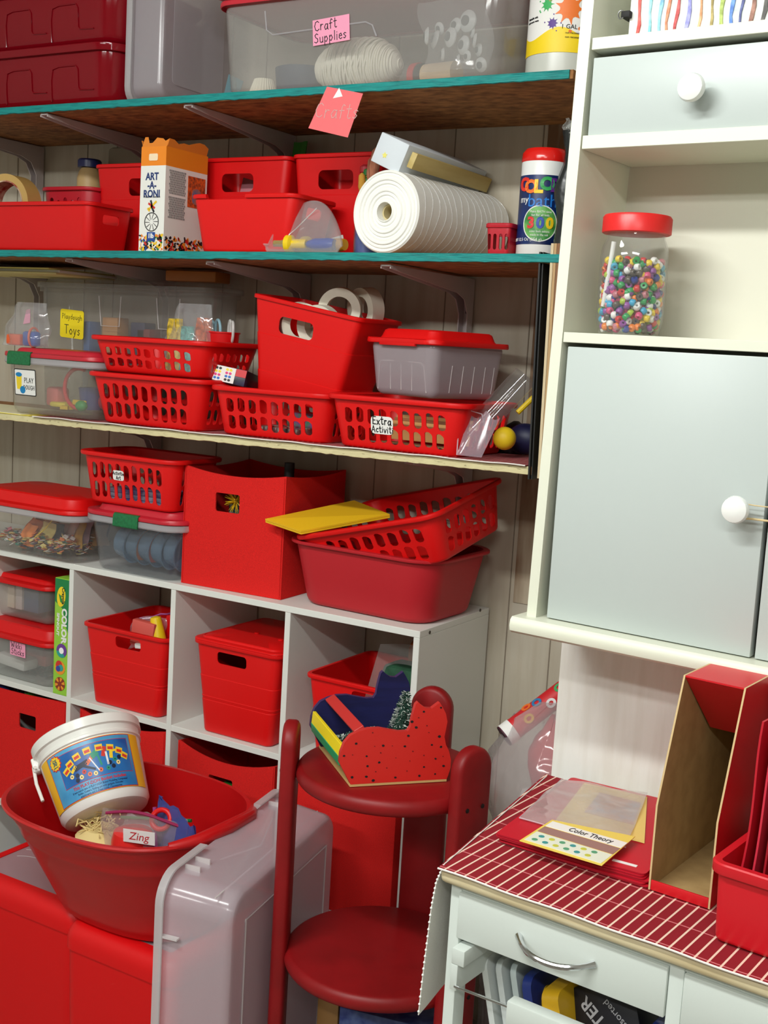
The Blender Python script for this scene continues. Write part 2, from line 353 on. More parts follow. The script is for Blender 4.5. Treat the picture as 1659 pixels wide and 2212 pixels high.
# ------------------------------------------------------------------ wall shelves
def osb(name, a, b): return pm(name, a, .8, rgb2=b, vs=34, stretch=(1, 1.9, 1), bump=.4, bs=120, lo=.35, hi=.7, detail=8)
TEAL = pm('teal paint', (12, 142, 138), .6, rgb2=(8, 104, 106), vs=90, stretch=(.25, 1, 3), bump=.8, bs=160, lo=.45, hi=.8)
OSB = osb('brown particle board', (178, 124, 70), (112, 70, 34))
RAW = pm('raw chipboard edge', (214, 204, 158), .85, rgb2=(120, 108, 76), vs=120, stretch=(.4, 1, 1.6), bump=.5, bs=200, lo=.62, hi=.72)
STEEL = pm('white painted steel', (196, 186, 184), .45)
def shelf(label, zl, zr, yf, xl, xr, th, front, cat='shelf'):
    t = T('wall_shelf', label, cat, TR(0, 0, 0))
    def bx(mb, y0, y1, e=0):
        vs = []
        for x, z in ((xl, zl), (xr+e, zr)):
            for y in (y0, y1):
                for dz in (-th, 0): vs.append((x, y, z+dz))
        return mb.add(vs, [(0, 1, 3, 2), (4, 6, 7, 5), (0, 4, 5, 1), (2, 3, 7, 6), (0, 2, 6, 4), (1, 5, 7, 3)])
    bx(MB(), yf+.0025, 2.305, .006).build('board', OSB, t)
    # the edge is rough: a wavy strip
    mb = MB(); n = 150; rnd = random.Random(3)
    R = []
    for i in range(n+1):
        x = xl+(xr-xl)*i/n; z = zl+(zr-zl)*i/n; j = rnd.uniform(-.0008, .0008); k2 = rnd.uniform(-.0016, .0004)
        R.append([(x, yf+.0025, z-th+k2), (x, yf+j, z-th+.001+k2), (x, yf+j, z-.001), (x, yf+.0025, z+.0003)])
    mb.loft(R); mb.build('front_edge', front, t, ang=60)
    return t
def bracket(par, x, z, yf, wd=.02, drop=.2):
    mb = MB(); mb.box(x-wd/2, x+wd/2, yf, 2.304, z-.004, z-.001)
    # channel sides and the rounded knee
    kn = [(2.304, z-.002), (2.304, z-drop), (2.28, z-drop), (2.28, z-.075), (2.262, z-.045), (2.23, z-.034), (yf, z-.008), (yf, z-.002)]
    for s in (-1, 1):
        xx = x+s*wd/2
        mb.prism([[(a, b) for a, b in kn]], xx-.001, xx+.001, fn=lambda a, b, c: (c, a, b))
    mb.box(x-wd/2, x+wd/2, 2.301, 2.305, z-drop, z-.002)
    br = mb.build('bracket', STEEL, par)
    for dz in (.07, .16):
        MB().lathe([(.004, 0), (.004, .002), (.002, .003)], 10).build('screw', pm('dark screw', (60, 50, 45), .5, metal=.5), br, TR(x, 2.3005, z-dz, 0, 90))
    return br
S1 = shelf('top wall shelf of brown particle board with teal painted edge', 1.940, 1.937, 1.935, -2.75, -.842, .0145, TEAL)
S2 = shelf('middle wall shelf with teal painted edge below the crafts shelf', 1.6275, 1.6375, 1.94, -2.75, -.835, .0145, TEAL)
S3 = shelf('lowest wall shelf with raw chipboard edge and red striped liner', 1.2575, 1.273, 1.95, -2.75, -.868, .0145, RAW)
for x in (-2.46, -2.07, -1.665): bracket(S1, x, 1.924, 1.945)
for x in (-2.44, -2.0, -1.605, -1.19): bracket(S2, x, 1.617, 1.96)
for x in (-2.03, -1.165): bracket(S3, x, 1.2505, 2.05, drop=.15)
Z1, Z2, Z3, ZC = 1.9385, 1.6325, 1.268, .93
def z2(x): return 1.6275+(x+2.75)*(.01/1.915)+.0003
def z3(x): return 1.2575+(x+2.75)*(.0155/1.882)+.0003

# ------------------------------------------------------------------ cube organiser
XL, XE = -2.018851, -1.0912
def cubby():
    t = T('cube_organizer', 'white laminate cube organizer shelf holding red bins', 'shelf unit', TR(0, 2.0023, 0))
    D = .30; th = .0145; pit = .305
    xs = [-2.3237, -2.0188, -1.7135, -1.4084]
    MB().box(-2.63, XE, 0, D, .93-.0135, .93, bev=.0008, seg=1).build('top_board', WHITE, t)
    p = MB().box(XE-.0135, XE, 0, D, 0, .9163, bev=.0008, seg=1).build('side_panel', WHITE, t)
    for (px, py) in ((928, 1366), (1037, 1318)):
        c = P(px, py, X=XE); MB().lathe([(.0035, 0), (.0035, .0012), (.002, .0018)], 12).build('screw', pm('bolt', (90, 84, 76), .4, metal=.7), p, TR(XE, c.y-2.0023, c.z, 0, 0, 90))
    MB().box(-2.63, -2.6165, 0, D, 0, .9163, bev=.0008, seg=1).build('side_panel', WHITE, t)
    for x in xs: MB().box(x, x+.0135, .001, D, 0, .9163, bev=.0006, seg=1).build('divider', WHITE, t)
    for z in (.613, .308, .0135):
        xx = [-2.6165]+[x for x in xs]+[XE-.0135]
        MB().box(-2.616, XE-.0136, .002, D, z-.0135, z, bev=.0006, seg=1).build('shelf_board', WHITE, t)
cubby()

# ------------------------------------------------------------------ white hutch cabinet
def cabinet():
    t = T('wall_cabinet', 'white wall cabinet with drawer, open nook and two doors', 'cabinet', MCAB)
    W = .56; D = .15
    def side(x0a, x1a, x0b, x1b, zb, zt, nm):
        vs = [(x0a, 0, zt), (x1a, 0, zt), (x1a, D, zt), (x0a, D, zt), (x0b, 0, zb), (x1b, 0, zb), (x1b, D, zb), (x0b, D, zb)]
        return MB().add(vs, [(0, 1, 2, 3), (7, 6, 5, 4), (0, 4, 5, 1), (1, 5, 6, 2), (2, 6, 7, 3), (3, 7, 4, 0)]).build(nm, CREAM, t)
    side(-.013, .0035, -.0278, -.0138, -.611, .34, 'side_panel')
    side(W-.005, W+.012, W-.005, W+.012, -.611, .34, 'side_panel')
    MB().box(-.022, W+.005, D, D+.0015, -.611, .34).build('back_panel', pm('hutch back', (214, 212, 196), .6), t)
    for (z0, z1, nm, x0) in ((.1203, .1348, 'shelf', .0025), (0, .0165, 'shelf', -.0005), (-.2425, -.2295, 'shelf', -.0055)):
        MB().box(x0, W-.005, 0, D, z0, z1, bev=.0006, seg=1).build(nm, CREAM, t)
    # bottom ledge with a rounded front
    pr = [(-.018, -.6085), (D, -.6085), (D, -.6305), (-.017, -.6305), (-.022, -.627), (-.024, -.62), (-.022, -.612)]
    MB().prism([pr], -.040, W+.03, fn=lambda a, b, c: (c, a, b)).build('base_ledge', CREAM, t)
    def knob(par, x, z):
        m = MB().lathe([(.006, 0), (.006, .012), (.011, .014), (.016, .018), (.0168, .022), (.015, .027), (.009, .030), (.003, .031)], 28)
        m.build('knob', pm('white porcelain', (240, 242, 238), .12, coat=.6), par, Matrix.Translation((x, 0, z)) @ Matrix.Rotation(radians(90), 4, 'X'))
    d = MB().box(.0045, W-.012, .004, .02, .0168, .1115, bev=.0012).build('drawer', CABW, t)
    MB().box(.006, W-.02, .02, .14, .018, .09).build('drawer_box', pm('drawer inside', (150, 140, 110), .7), d)
    mb = MB(); kp = PM(1493, 189, MCAB, -.022); knob(pl(d, 'plain white drawer front'), kp.x, kp.z)
    kd = PM(1588, 1101, MCAB, -.022)
    for (x0, x1, kx) in ((-.001, .2753, kd.x), (.281, W-.006, .5563-kd.x)):
        dr = MB().box(x0, x1, .006, .022, -.607, -.2475, bev=.0012).build('door', CABW, t, Matrix.Translation((0, 0, 0)))
        knob(dr, kx, kd.z)
    # strips of tape / rubber band between the door knobs
    b = MB()
    for dz, th in ((.007, .0007), (-.011, .0013)):
        b.tube([(kd.x, -.008, kd.z+dz), (kd.x+.018, -.0085, kd.z+dz*.9), (.5563-kd.x-.018, -.0085, kd.z+dz*.9), (.5563-kd.x, -.008, kd.z+dz)], th, 8)
    ob = b.build('rubber_band', pm('tan rubber', (214, 190, 140), .7), None, MCAB)
    tag(ob, 'tan rubber band looped round the two cabinet door knobs', 'rubber band')
cabinet()

# ------------------------------------------------------------------ white kitchen cart
MK = TR(-.6094, 1.2176, .87, -4.9)
WOOD = pm('light oak laminate', (216, 204, 168), .5, rgb2=(192, 172, 130), vs=14, stretch=(.8, 8, 10), kind='noise', lo=.3, hi=.75, detail=6)
CARTW = pm('white painted wood', (206, 214, 208), .4)
def cart():
    t = T('kitchen_cart', 'white kitchen cart with oak worktop, chrome handles and pull-out rack', 'cart', MK)
    MB().box(-.008, .60, 0, .40, -.025, -.008, bev=.007, seg=4).build('worktop', WOOD, t)
    for (x, y) in ((.0005, .015), (.573, .015), (.0005, .37), (.573, .37)):
        MB().box(x, x+.015, y, y+.025, -.87, -.0252, bev=.0015).build('leg', CARTW, t)
    MB().box(.2752, .2917, .015, .03, -.87, -.0252, bev=.001).build('middle_post', CARTW, t)
    MB().box(.0155, .573, .0165, .03, -.034, -.0252).build('top_rail', CARTW, t)
    MB().box(.0005, .008, .04, .37, -.105, -.0255).build('side_panel', CARTW, t)
    MB().box(.016, .588, .36, .37, -.30, -.0255).build('back_panel', CARTW, t)
    CH = pm('chrome', (210, 212, 214), .12, metal=1)
    for (x0, x1) in ((.0135, .2745), (.2925, .572)):
        d = MB().box(x0, x1, .012, .03, -.0915, -.0345, bev=.0015).build('drawer', CARTW, t)
        MB().box(x0+.01, x1-.01, .03, .34, -.088, -.045).build('drawer_box', pm('drawer inside pale', (190, 186, 176), .7), d)
        h = MB(); c = (x0+x1)/2; pts = []
        for k in range(17):
            u = -1+k/8; pts.append((c+u*.0475, -.012+.024*abs(u)**2.6, -.0605-.006*(1-u*u)))
        h.tube(pts, [.0035+.0012*(abs(-1+k/8) > .9) for k in range(17)], 10); h.build('handle', CH, d)
    # pull-out rack under the drawer
    rk = MB().box(.0165, .034, 0, .33, -.118, -.098, bev=.0015).box(.0165, .026, .0, .33, -.15, -.118, bev=.001).build('rack_rail', CARTW, t)
    MB().box(.100, .27, -.012, .006, -.160, -.128, bev=.002).build('rack_bar', CARTW, t)
    MB().tube([(.024, -.001, -.1435), (.104, -.002, -.1405)], .0017, 8).build('rack_rod', CH, t)
    MB().box(.016, .573, .03, .36, -.30, -.288).build('rack_floor', CARTW, t)
cart()
# ================================================================== container families
def tub(t, w0, d0, w1, d1, h, r=.02, th=.0025, mat=None, lip=.006, liph=.006, holes=(), name='body', rb=.006, ribs=(), n=5, parent_M=None, base=.0):
    """open tapered container; origin at the middle of the front bottom edge"""
    C = d0/2; f = lambda z: (w0+(w1-w0)*z/h, d0+(d1-d0)*z/h)
    def ring(w, d, z, rad): return [(x, y+C, z) for x, y in rr(w, d, rad, n)]
    R = []
    for a in (0, 30, 60, 90):
        q = rb*(1-sin(radians(a))); z = rb*(1-cos(radians(a))); w, d = f(z); R.append(ring(w-2*q, d-2*q, z, max(r-q, .002)))
    for z, k in sorted(ribs):
        w, d = f(z); R += [ring(w, d, z-.003, r), ring(w+2*k, d+2*k, z, r+k), ring(w, d, z+.003, r)] if k > 0 else [ring(w, d, z-.001, r), ring(w+2*k, d+2*k, z, r)]
    w, d = f(h-liph); R.append(ring(w, d, h-liph-.003, r)); R.append(ring(w, d, h-liph, r))
    if lip: R += [ring(w+2*lip-.001, d+2*lip-.001, h-liph, r+lip), ring(w+2*lip, d+2*lip, h-liph+.001, r+lip), ring(w+2*lip, d+2*lip, h-.0015, r+lip), ring(w+2*lip-.003, d+2*lip-.003, h, r+lip)]
    R.append(ring(w1-2*th, d1-2*th, h, max(r-th, .002))); R.append(ring(w1-2*th-.0005, d1-2*th-.0005, h-.004, max(r-th, .002)))
    w, d = f(th+rb); R.append(ring(w-2*th, d-2*th, th+rb, max(r-th, .002))); R.append(ring(w-2*th-rb, d-2*th-rb, th+.0005, max(r-th-rb/2, .001)))
    mb = MB().loft(R)
    cut = MB()
    for hh in holes:
        ax, lp, a, b = hh
        if ax == 'y': cut.prism([lp], a, b, fn=lambda x, z, q: (x, q, z))
        else: cut.prism([lp], a, b, fn=lambda y, z, q: (q, y, z))
    return mb.build(name, mat or RED, t, parent_M, cut)
def off(lp, x, y): return [(a+x, b+y) for a, b in lp]
def grip(x, z, w=.075, h=.022): return off(rr(w, h, h*.3, 4), x, z)
def slot(x, z, w, h):
    """the slanted-top slot of a lattice basket"""
    pts = [(-.5, -.30), (-.32, -.46), (0, -.5), (.32, -.46), (.5, -.34), (.5, .24), (.38, .36), (.05, .48), (-.3, .5), (-.5, .42)]
    return [(x+a*w, z+b*h) for a, b in pts]
def basket(label, M, w0, d0, w1, d1, h, nx=9, ny=6, mat=None, group=None, name='storage_basket'):
    t = T(name, label, 'basket', M, group)
    ho = []
    pw = (w0-.05)/nx; pd = (d0-.05)/ny; sh = (h-.035)/2
    for row in (0, 1):
        z = .012+sh*(row+.5)+row*.004; k = 1+(w1/w0-1)*z/h; kd = 1+(d1/d0-1)*z/h
        for i in range(nx): ho.append(('y', slot((-(nx-1)/2+i)*pw*k, z+(.001 if i % 2 else -.001), pw*.68, sh*.93), -.05, d0+.05))
        for i in range(ny): ho.append(('x', slot(d0/2+(-(ny-1)/2+i)*pd*kd, z, pd*.68, sh*.93), -w1, w1))
    tub(t, w0, d0, w1, d1, h, r=.028, th=.002, mat=mat or REDB, lip=.008, liph=.007, holes=ho)
    # folded-over rim
    C = d0/2
    mb = MB().loft([[(x, y+C, z) for x, y in rr(w1+2*q, d1+2*q, .03+q, 6)] for q, z in ((.006, h-.004), (.0095, h-.004), (.011, h-.001), (.010, h+.003), (.006, h+.0042), (.001, h+.003), (0, h), (.002, h-.003))] )
    # ring: drop the caps
    mb = MB(); rings = [[(x, y+C, z) for x, y in rr(w1+2*q, d1+2*q, .03+q, 6)] for q, z in ((.0065, h-.006), (.010, h-.006), (.0115, h-.002), (.0105, h+.002), (.007, h+.0035), (.001, h+.0025), (-.0025, h+.0003))]
    rings.append(rings[0]); mb.loft(rings, False, False); mb.build('rim', mat or REDB, t)
    return t
def flat_lid(t, w, d, z, h, r, mat, dome=.0, inset=.02, C=0, skirt=.012, name='lid', out=.006):
    """snap lid sitting at height z; C is its centre in y"""
    R = lambda W, D, zz, rad: [(x, y+C, zz) for x, y in rr(W, D, max(rad, .003), 6)]
    k = [R(w+2*out, d+2*out, z-skirt, r+out), R(w+2*out+.002, d+2*out+.002, z-skirt+.002, r+out), R(w+2*out+.001, d+2*out+.001, z, r+out), R(w+2*out-.006, d+2*out-.006, z+.002, r)]
    k += [R(w-inset, d-inset, z+.002, r), R(w-inset-.004, d-inset-.004, z+.005, r), R(w-inset-h*.6, d-inset-h*.6, z+h-.003, r), R(w-inset-h*.6-.008, d-inset-h*.6-.008, z+h, r), R(w*.5, d*.5, z+h+dome, r)]
    inner = [R(w+2*out-.002, d+2*out-.002, z-skirt, r+out-.001), R(w+2*out-.003, d+2*out-.003, z-.001, r+out-.001)]
    return MB().loft([inner[1], inner[0]]+k).build(name, mat, t)
def clear_box(label, M, w0, d0, w1, d1, h, lidh=.02, r=.03, mat=None, lidmat=None, latch=False, name='lidded_box', group=None, flange=True, win=False):
    t = T(name, label, 'storage box', M, group); C = d0/2
    tub(t, w0, d0, w1, d1, h, r=r, th=.0015, mat=mat or MILKY, lip=.0, liph=.004, rb=.014, n=6)
    if flange:
        rings = [[(x, y+C, z) for x, y in rr(w1+2*q, d1+2*q, r+q, 6)] for q, z in ((.0005, h-.014), (.009, h-.015), (.011, h-.012), (.010, h-.001), (.0005, h-.001))]; rings.append(rings[0])
        MB().loft(rings, False, False).build('flange', cm('milky flange', (220, 218, 222), .5, .2), t)
    ld = flat_lid(t, w1, d1, h+.0085, lidh, r, lidmat or RED, C=C, skirt=.008, out=.010)
    if latch:
        GR = pm('green latch plastic', (14, 112, 62), .4, rgb2=(10, 92, 50), vs=200)
        y0 = C-d1/2-.0125
        prof = [(y0+.006, h+.0125), (y0+.001, h+.011), (y0-.002, h+.004), (y0-.0025, h-.016), (y0-.001, h-.018), (y0+.001, h-.016), (y0+.0008, h+.004), (y0+.004, h+.0085), (y0+.008, h+.010)]
        MB().prism([prof], -.036, .036, fn=lambda a, b, c: (c, a, b)).build('latch', GR, t)
    return t
def pxM(xl, xr, y, Y, z, rz=0, rx=0, ry=0, D=0):
    """frame standing at height z in the plane Y between the sight lines xl and xr; returns frame, width"""
    a = P(xl, y, Y=Y).x; b = P(xr, y, Y=Y).x
    return TR((a+b)/2, Y, z, rz, rx, ry), b-a
def hz(x, y, Y): return P(x, y, Y=Y).z
def wall_at(w0, w1, d0, d1, h, x, z, up=.0006):
    """frame on the tapered front face of a tub"""
    s = (d1-d0)/2/h; n = Vector((0, -1, -s)).normalized(); o = Vector((x, -s*z, z))+n*up
    return flat_frame(o, (1, 0, 0), n)

# ================================================================== top shelf
REDT = cm('dark red see-through plastic', (158, 12, 30), .80, .1, tint=(190, 30, 44))
def red_tote(label, xl, xr, yb, yt, Y, z, group='dark red totes stacked on the top shelf'):
    M, w = pxM(xl, xr, yb, Y, z); h = hz(xr-60, yt, Y)-z
    t = T('storage_tote', label, 'storage bin', M, group); d = .27
    tub(t, w*.96, d, w, d+.02, h, r=.05, th=.002, mat=REDT, lip=.010, liph=.016, rb=.02, n=8)
    for cx in (-.04, .10):
        pts = [(-.055, .012), (-.055, h*.45), (-.05, h*.62), (-.03, h*.66), (.02, h*.66), (.025, h*.60), (.025, h*.30), (.03, h*.26), (.07, h*.25)]
        MB().tube([(cx+a, -.0015-(.01*b/h), b) for a, b in pts], .0014, 6).build('moulded_ridge', REDT, t)
    return t
red_tote('lower dark red see-through tote at the left end of the top shelf', -70, 247, 228, 97, 1.965, z2(-2)-z2(-2)+1.9392)
red_tote('upper dark red see-through tote stacked on another at the shelf left end', -80, 258, 90, -40, 1.965, 1.9392+hz(202, 97, 1.965)-1.9392+.001)
def end_tote(label, O, length, depth_y, height_x, taper, mat, rz=0, rim=.012, cat='storage box'):
    """open clear tote stood on its end, mouth to the left; O = lower front corner of the rim"""
    # local: x = length (up), y = across (back), z = towards the mouth
    M = Matrix.Translation(O) @ Matrix.Rotation(radians(rz), 4, 'Z') @ Matrix(((0, 0, -1, height_x), (0, 1, 0, 0), (1, 0, 0, length/2), (0, 0, 0, 1)))
    t = T('clear_tote', label, cat, M)
    w0, d0, w1, d1, h = length-2*taper, depth_y-2*taper, length, depth_y, height_x
    Mo = Matrix.Translation((0, taper, 0))
    b = tub(t, w0, d0, w1-2*rim, d1-2*rim, h, r=.03, th=.0018, mat=mat, lip=rim, liph=.01, rb=.012, n=7, parent_M=Mo)
    b2 = MB().loft([[(x, y+depth_y/2, z) for x, y in rr((w0-.07)*q, (d0-.07)*q, .012, 4)] for q, z in ((1, -.0012), (1, -.0006))]).build('base_panel', mat, t)
    fl = cm('milky tote rim', (226, 226, 228), .5, .2)
    rings = [[(x, y+depth_y/2, z) for x, y in rr(w1+2*q, d1+2*q, .04, 7)] for q, z in ((-.012, h-.006), (0, h-.012), (.0022, h-.010), (.002, h+.002), (-.012, h+.002))]; rings.append(rings[0])
    MB().loft(rings, False, False).build('rim', fl, t)
    return t, M
e, _ = end_tote('empty clear tote stood on end beside the dark red totes', P(271, 214, Y=1.985), .34, .26, .085, .012, MILKY)
e.matrix_world = Matrix.Translation((0, 0, 1.9400-P(271, 214, Y=1.985).z)) @ e.matrix_world
# craft bin
Mc, wc = pxM(475, 1082, 190, 1.965, 1.9395)
hc = .165
cb = clear_box('long clear bin labelled Craft Supplies with white yarn inside', Mc, wc-.02, .27, wc+.005, .29, hc, r=.035, flange=False, lidmat=pm('rose red lid', (196, 36, 52), .4), mat=cm('craft bin plastic', (230, 230, 226), .19, .1))
sticker(cb, flat_frame((-.045, -.0085, .103), (1, 0, -.02), (0, -1, -.03)), .082, .046, PINK, [('Craft', .017, -.012, .010), ('Supplies', .0165, -.002, -.012)], rot=5)
MB().tube([(-.2, -.009, .15), (-.195, -.008, .115), (-.18, -.0075, .105), (.03, -.0075, .112), (.045, -.008, .105), (.055, -.008, .085)], .0016, 8).build('moulded_ridge', MILKY, cb)
lid2, w2 = pxM(425, 705, 5, 1.965, 1.9395+hc+.035)
tub(T('storage_bin', 'dark red bin resting on the Craft Supplies lid', 'storage bin', lid2), w2, .2, w2+.02, .22, .10, r=.04, mat=pm('rose red lid', (196, 36, 52), .4), rb=.02)
YARN = pm('off-white yarn', (250, 246, 230), .95, bump=.3, bs=500)
yc = P(775, 132, Y=2.06); mb = MB(); rnd = random.Random(5)
mb.ball((0, 0, 0), 1, 18, sc=(.098, .05, .050))
for k in range(46):
    th0 = -1.0+2.0*k/45; pts = []
    tilt = (rnd.uniform(-.25, .25)+(.5 if k % 3 == 0 else 0))*(1-abs(th0))
    for j in range(29):
        a = 2*pi*j/28; x = .098*th0*.96; rad = math.sqrt(max(.03, 1-th0*th0))
        pts.append((x+tilt*.03*sin(a), rad*.0525*cos(a), rad*.0525*sin(a)))
    mb.tube(pts[:-1], .0022, 6, closed=True)
tag(mb.build('yarn_skein', YARN, None, TR(yc.x, yc.y, 1.943+.0555)), 'off-white yarn skein inside the Craft Supplies bin', 'yarn')
cl = P(570, 178, Y=2.0); n = 60
mb = MB(); prof = [(.017, 0), (.022, .012), (.029, .030)]
rings = [[((r+.0012*(k % 2))*cos(2*pi*k/n), (r+.0012*(k % 2))*sin(2*pi*k/n), z) for k in range(n)] for r, z in [(.029, 0), (.023, .016), (.018, .030)]]
mb.loft(rings, False, True); tag(mb.build('baking_cup', pm('cream pleated paper', (244, 238, 218), .8), None, TR(cl.x, cl.y, 1.943)), 'upturned cream pleated baking cup in the Craft Supplies bin', 'baking cup')
sp = P(945, 142, Y=2.04); ts = T('wooden_spool', 'pale wooden spool with red and black end in the craft bin', 'spool', TR(sp.x, 2.04, 1.943+.026, -8, 0, 0))
MR = Matrix.Rotation(radians(90), 4, 'Y')
MB().lathe([(.021, -.025), (.021, .045)], 28).build('barrel', pm('pale pine', (226, 196, 152), .6), ts, MR)
MB().lathe([(.0255, -.052), (.0255, -.038)], 28).build('end_disc', pm('red end', (196, 40, 46), .5), ts, MR)
MB().lathe([(.0235, -.038), (.0235, -.0255)], 28).build('band', BLACK, ts, MR)
nb = P(640, 130, Y=2.10)
tag(MB().lathe([(.03, 0), (.055, .03), (.06, .075), (.057, .075), (.05, .03), (.027, .003)], 32).build('bowl', pm('navy plastic', (46, 58, 92), .5), None, TR(nb.x, 2.13, 1.943)), 'navy plastic bowl behind the yarn in the craft bin', 'bowl')
mb = MB(); 
mb.sheet(lambda u, v: (u*.03+.012*v, .01*u, .045*v*(1-.3*u)+.002), 6, 6, .0015)
fp = P(483, 190, Y=2.0); tag(mb.build('felt_scrap', pm('slate felt', (92, 120, 128), .9), None, TR(fp.x, 2.0, 1.9425)), 'slate blue felt scrap at the craft bin left end', 'felt scrap')
# googly eyes
eb = P(985, 80, Y=2.03)
EW = pm('eye white', (232, 236, 236), .25); EB = pm('eye pupil', (28, 30, 34), .3)
proto = None; rnd = random.Random(11)
for (ex, ey, er) in ((1012, 46, .015), (975, 80, .014), (1003, 98, .013), (942, 86, .013), (1010, 122, .008), (1040, 140, .010), (958, 118, .009), (925, 78, .012), (1028, 88, .010), (985, 56, .011), (1035, 108, .009), (1022, 70, .008), (950, 62, .009), (990, 130, .008)):
    q = P(ex, ey, Y=2.035+rnd.uniform(-.012, .02))
    M = Matrix.Translation(q) @ Matrix.Rotation(radians(90+rnd.uniform(-18, 18)), 4, 'X') @ Matrix.Rotation(radians(-30+rnd.uniform(-30, 20)), 4, 'Y') @ Matrix.Scale(er*1.3/.015, 4)
    if proto is None:
        proto = T('googly_eye', '', 'googly eye', M); MB().lathe([(.015, 0), (.015, .002), (.011, .0055), (.004, .007)], 24).build('dome', EW, proto)
        MB().lathe([(.007, .0055), (.007, .0078), (.003, .0085)], 18).build('pupil', EB, proto); o = proto
    else:
        o = proto.copy(); COL.objects.link(o); o.matrix_world = M
        for c in proto.children:
            c2 = c.copy(); COL.objects.link(c2); c2.parent = o
    o['label'] = 'white googly eye in the bag at the craft bin right end'; o['group'] = 'googly eyes in the craft bin'
bagm = MB(); b0 = P(925, 10, Y=2.02); b1 = P(1060, 150, Y=2.02)
bagm.sheet(lambda u, v: (b0.x+(b1.x-b0.x)*(u+.1*sin(v*5)), 2.004+.004*sin(u*9+v*7), b1.z+(b0.z-b1.z)*v), 14, 14, .0006)
tag(bagm.build('clear_bag', FILM), 'clear film bag holding googly eyes in the craft bin', 'bag')
# paint jug
Mj, wj = pxM(1100, 1258, 155, 2.0, 1.9395)
Mj = Mj @ Matrix.Translation((0, .075, 0)); rj = wj/2*.97
tj = T('paint_jug', 'gallon paint jug with yellow and white splat label', 'jug', Mj)
MB().lathe([(rj*.9, 0), (rj*.98, .006), (rj, .02), (rj, .19), (rj*.8, .23), (rj*.3, .25), (rj*.3, .27)], 48).build('body', pm('cloudy plastic', (196, 202, 192), .3, rgb2=(206, 210, 202), vs=6), tj)
def cyl(r, a0=0): return lambda x, y, z: ((r+z)*sin(x/r+a0), -(r+z)*cos(x/r+a0), y)
def curved(mb, x0, x1, y0, y1, fn, z0, z1, n=28, ny=1, mi=0, top=None, bot=None):
    g = []
    for zz in (z0, z1):
        for j in range(ny+1):
            for i in range(n+1):
                u = i/n; x = x0+(x1-x0)*u; ya = bot(x) if bot else y0; yb = top(x) if top else y1
                g.append(fn(x, ya+(yb-ya)*j/ny, zz))
    W = n+1; O = W*(ny+1); fs = []
    for j in range(ny):
        for i in range(n):
            a = j*W+i; fs += [(a, a+1, a+W+1, a+W), (O+a, O+a+W, O+a+W+1, O+a+1)]
    for i in range(n): fs += [(i, i+1, O+i+1, O+i), (ny*W+i, ny*W+i+1, O+ny*W+i+1, O+ny*W+i)]
    for j in range(ny):
        for i in (0, n): fs.append((j*W+i, (j+1)*W+i, O+(j+1)*W+i, O+j*W+i))
    mb.add(g, fs, mi); return mb
fnj = cyl(rj, .20)
lb = MB(); curved(lb, -.085, .085, .046, .19, fnj, .0003, .0006, bot=lambda x: .046)
lbo = lb.build('label', PAPER, tj)
mb = MB(); curved(mb, -.085, .085, .046, .07, fnj, .0006, .0009, bot=lambda x: .046+.00*x, top=lambda x: .079+.009*sin(x*55+1.4)); mb.build('yellow_band', pm('label yellow', (246, 214, 22), .5), lbo)
def splat(mb, x, y, r, mi, fn, seed, z=(.0006, .0011)):
    rnd = random.Random(seed); pts = []; n = 9
    for k in range(n*6):
        a = 2*pi*k/(n*6); arm = max(0, cos(a*n))**2; q = r*(.55+.45*arm*(.5+.5*rnd.random() if k % 6 == 0 else .8)); pts.append((x+q*cos(a), y+q*sin(a)))
    mb.prism([pts], z[0], z[1], mi, fn=fn, sub=.006)
    for k in range(4):
        a = rnd.uniform(0, 6.3); mb.prism([[(x+r*1.25*cos(a)+r*.1*cos(j*pi/4), y+r*1.25*sin(a)+r*.1*sin(j*pi/4)) for j in range(8)]], z[0], z[1], mi, fn=fn, sub=.006)
mb = MB(); splat(mb, .018, .118, .030, 0, fnj, 1); splat(mb, -.022, .126, .014, 1, fnj, 2); splat(mb, -.010, .094, .012, 2, fnj, 3)
mb.build('splat_picture', [pm('splat orange', (238, 120, 40), .5), pm('splat green', (60, 176, 96), .5), pm('splat violet', (84, 48, 140), .5)], lbo)
mb = MB(); text_mb(mb, '1 GAL (3.78L)', .0105, .036, .088, fn=fnj, z0=.0008, z1=.0014)
for k in range(4): text_mb(mb, 'Washable with warm water and soap'[k*9:k*9+14] if k < 2 else 'not recommended for', .005, .036 if k > 1 else -.055, (.108-.006*k) if k < 2 else (.078-.007*(k-2)), fn=fnj, z0=.0008, z1=.0014)
mb.build('lettering', BLACK, lbo)
# pink Crafts note
cA = P(690, 190, Y=1.930); 
Mn = flat_frame(P(727, 236, Y=1.928), (1, .05, -.06), (0.05, -1, .18))
tn = T('sticky_note', 'pink note reading Crafts taped to the top shelf edge', 'note', Mn)
NP = pm('coral note paper', (238, 112, 116), .75); 
note = MB().prism([[(-.053, -.037), (.036, -.052), (.050, .030), (-.030, .042)]], 0, .0005).build('paper', NP, tn)
mb = MB(); hand_mb(mb, 'Crafts', .0265, .002, -.006, th=.05, z=.001); mb.build('lettering', pm('pale ink', (214, 168, 164), .6), note)
MB().prism([[(-.012, .020), (.008, .024), (-.003, .040)]], .0005, .0009).build('tape', pm('white tape', (245, 245, 245), .3), note)

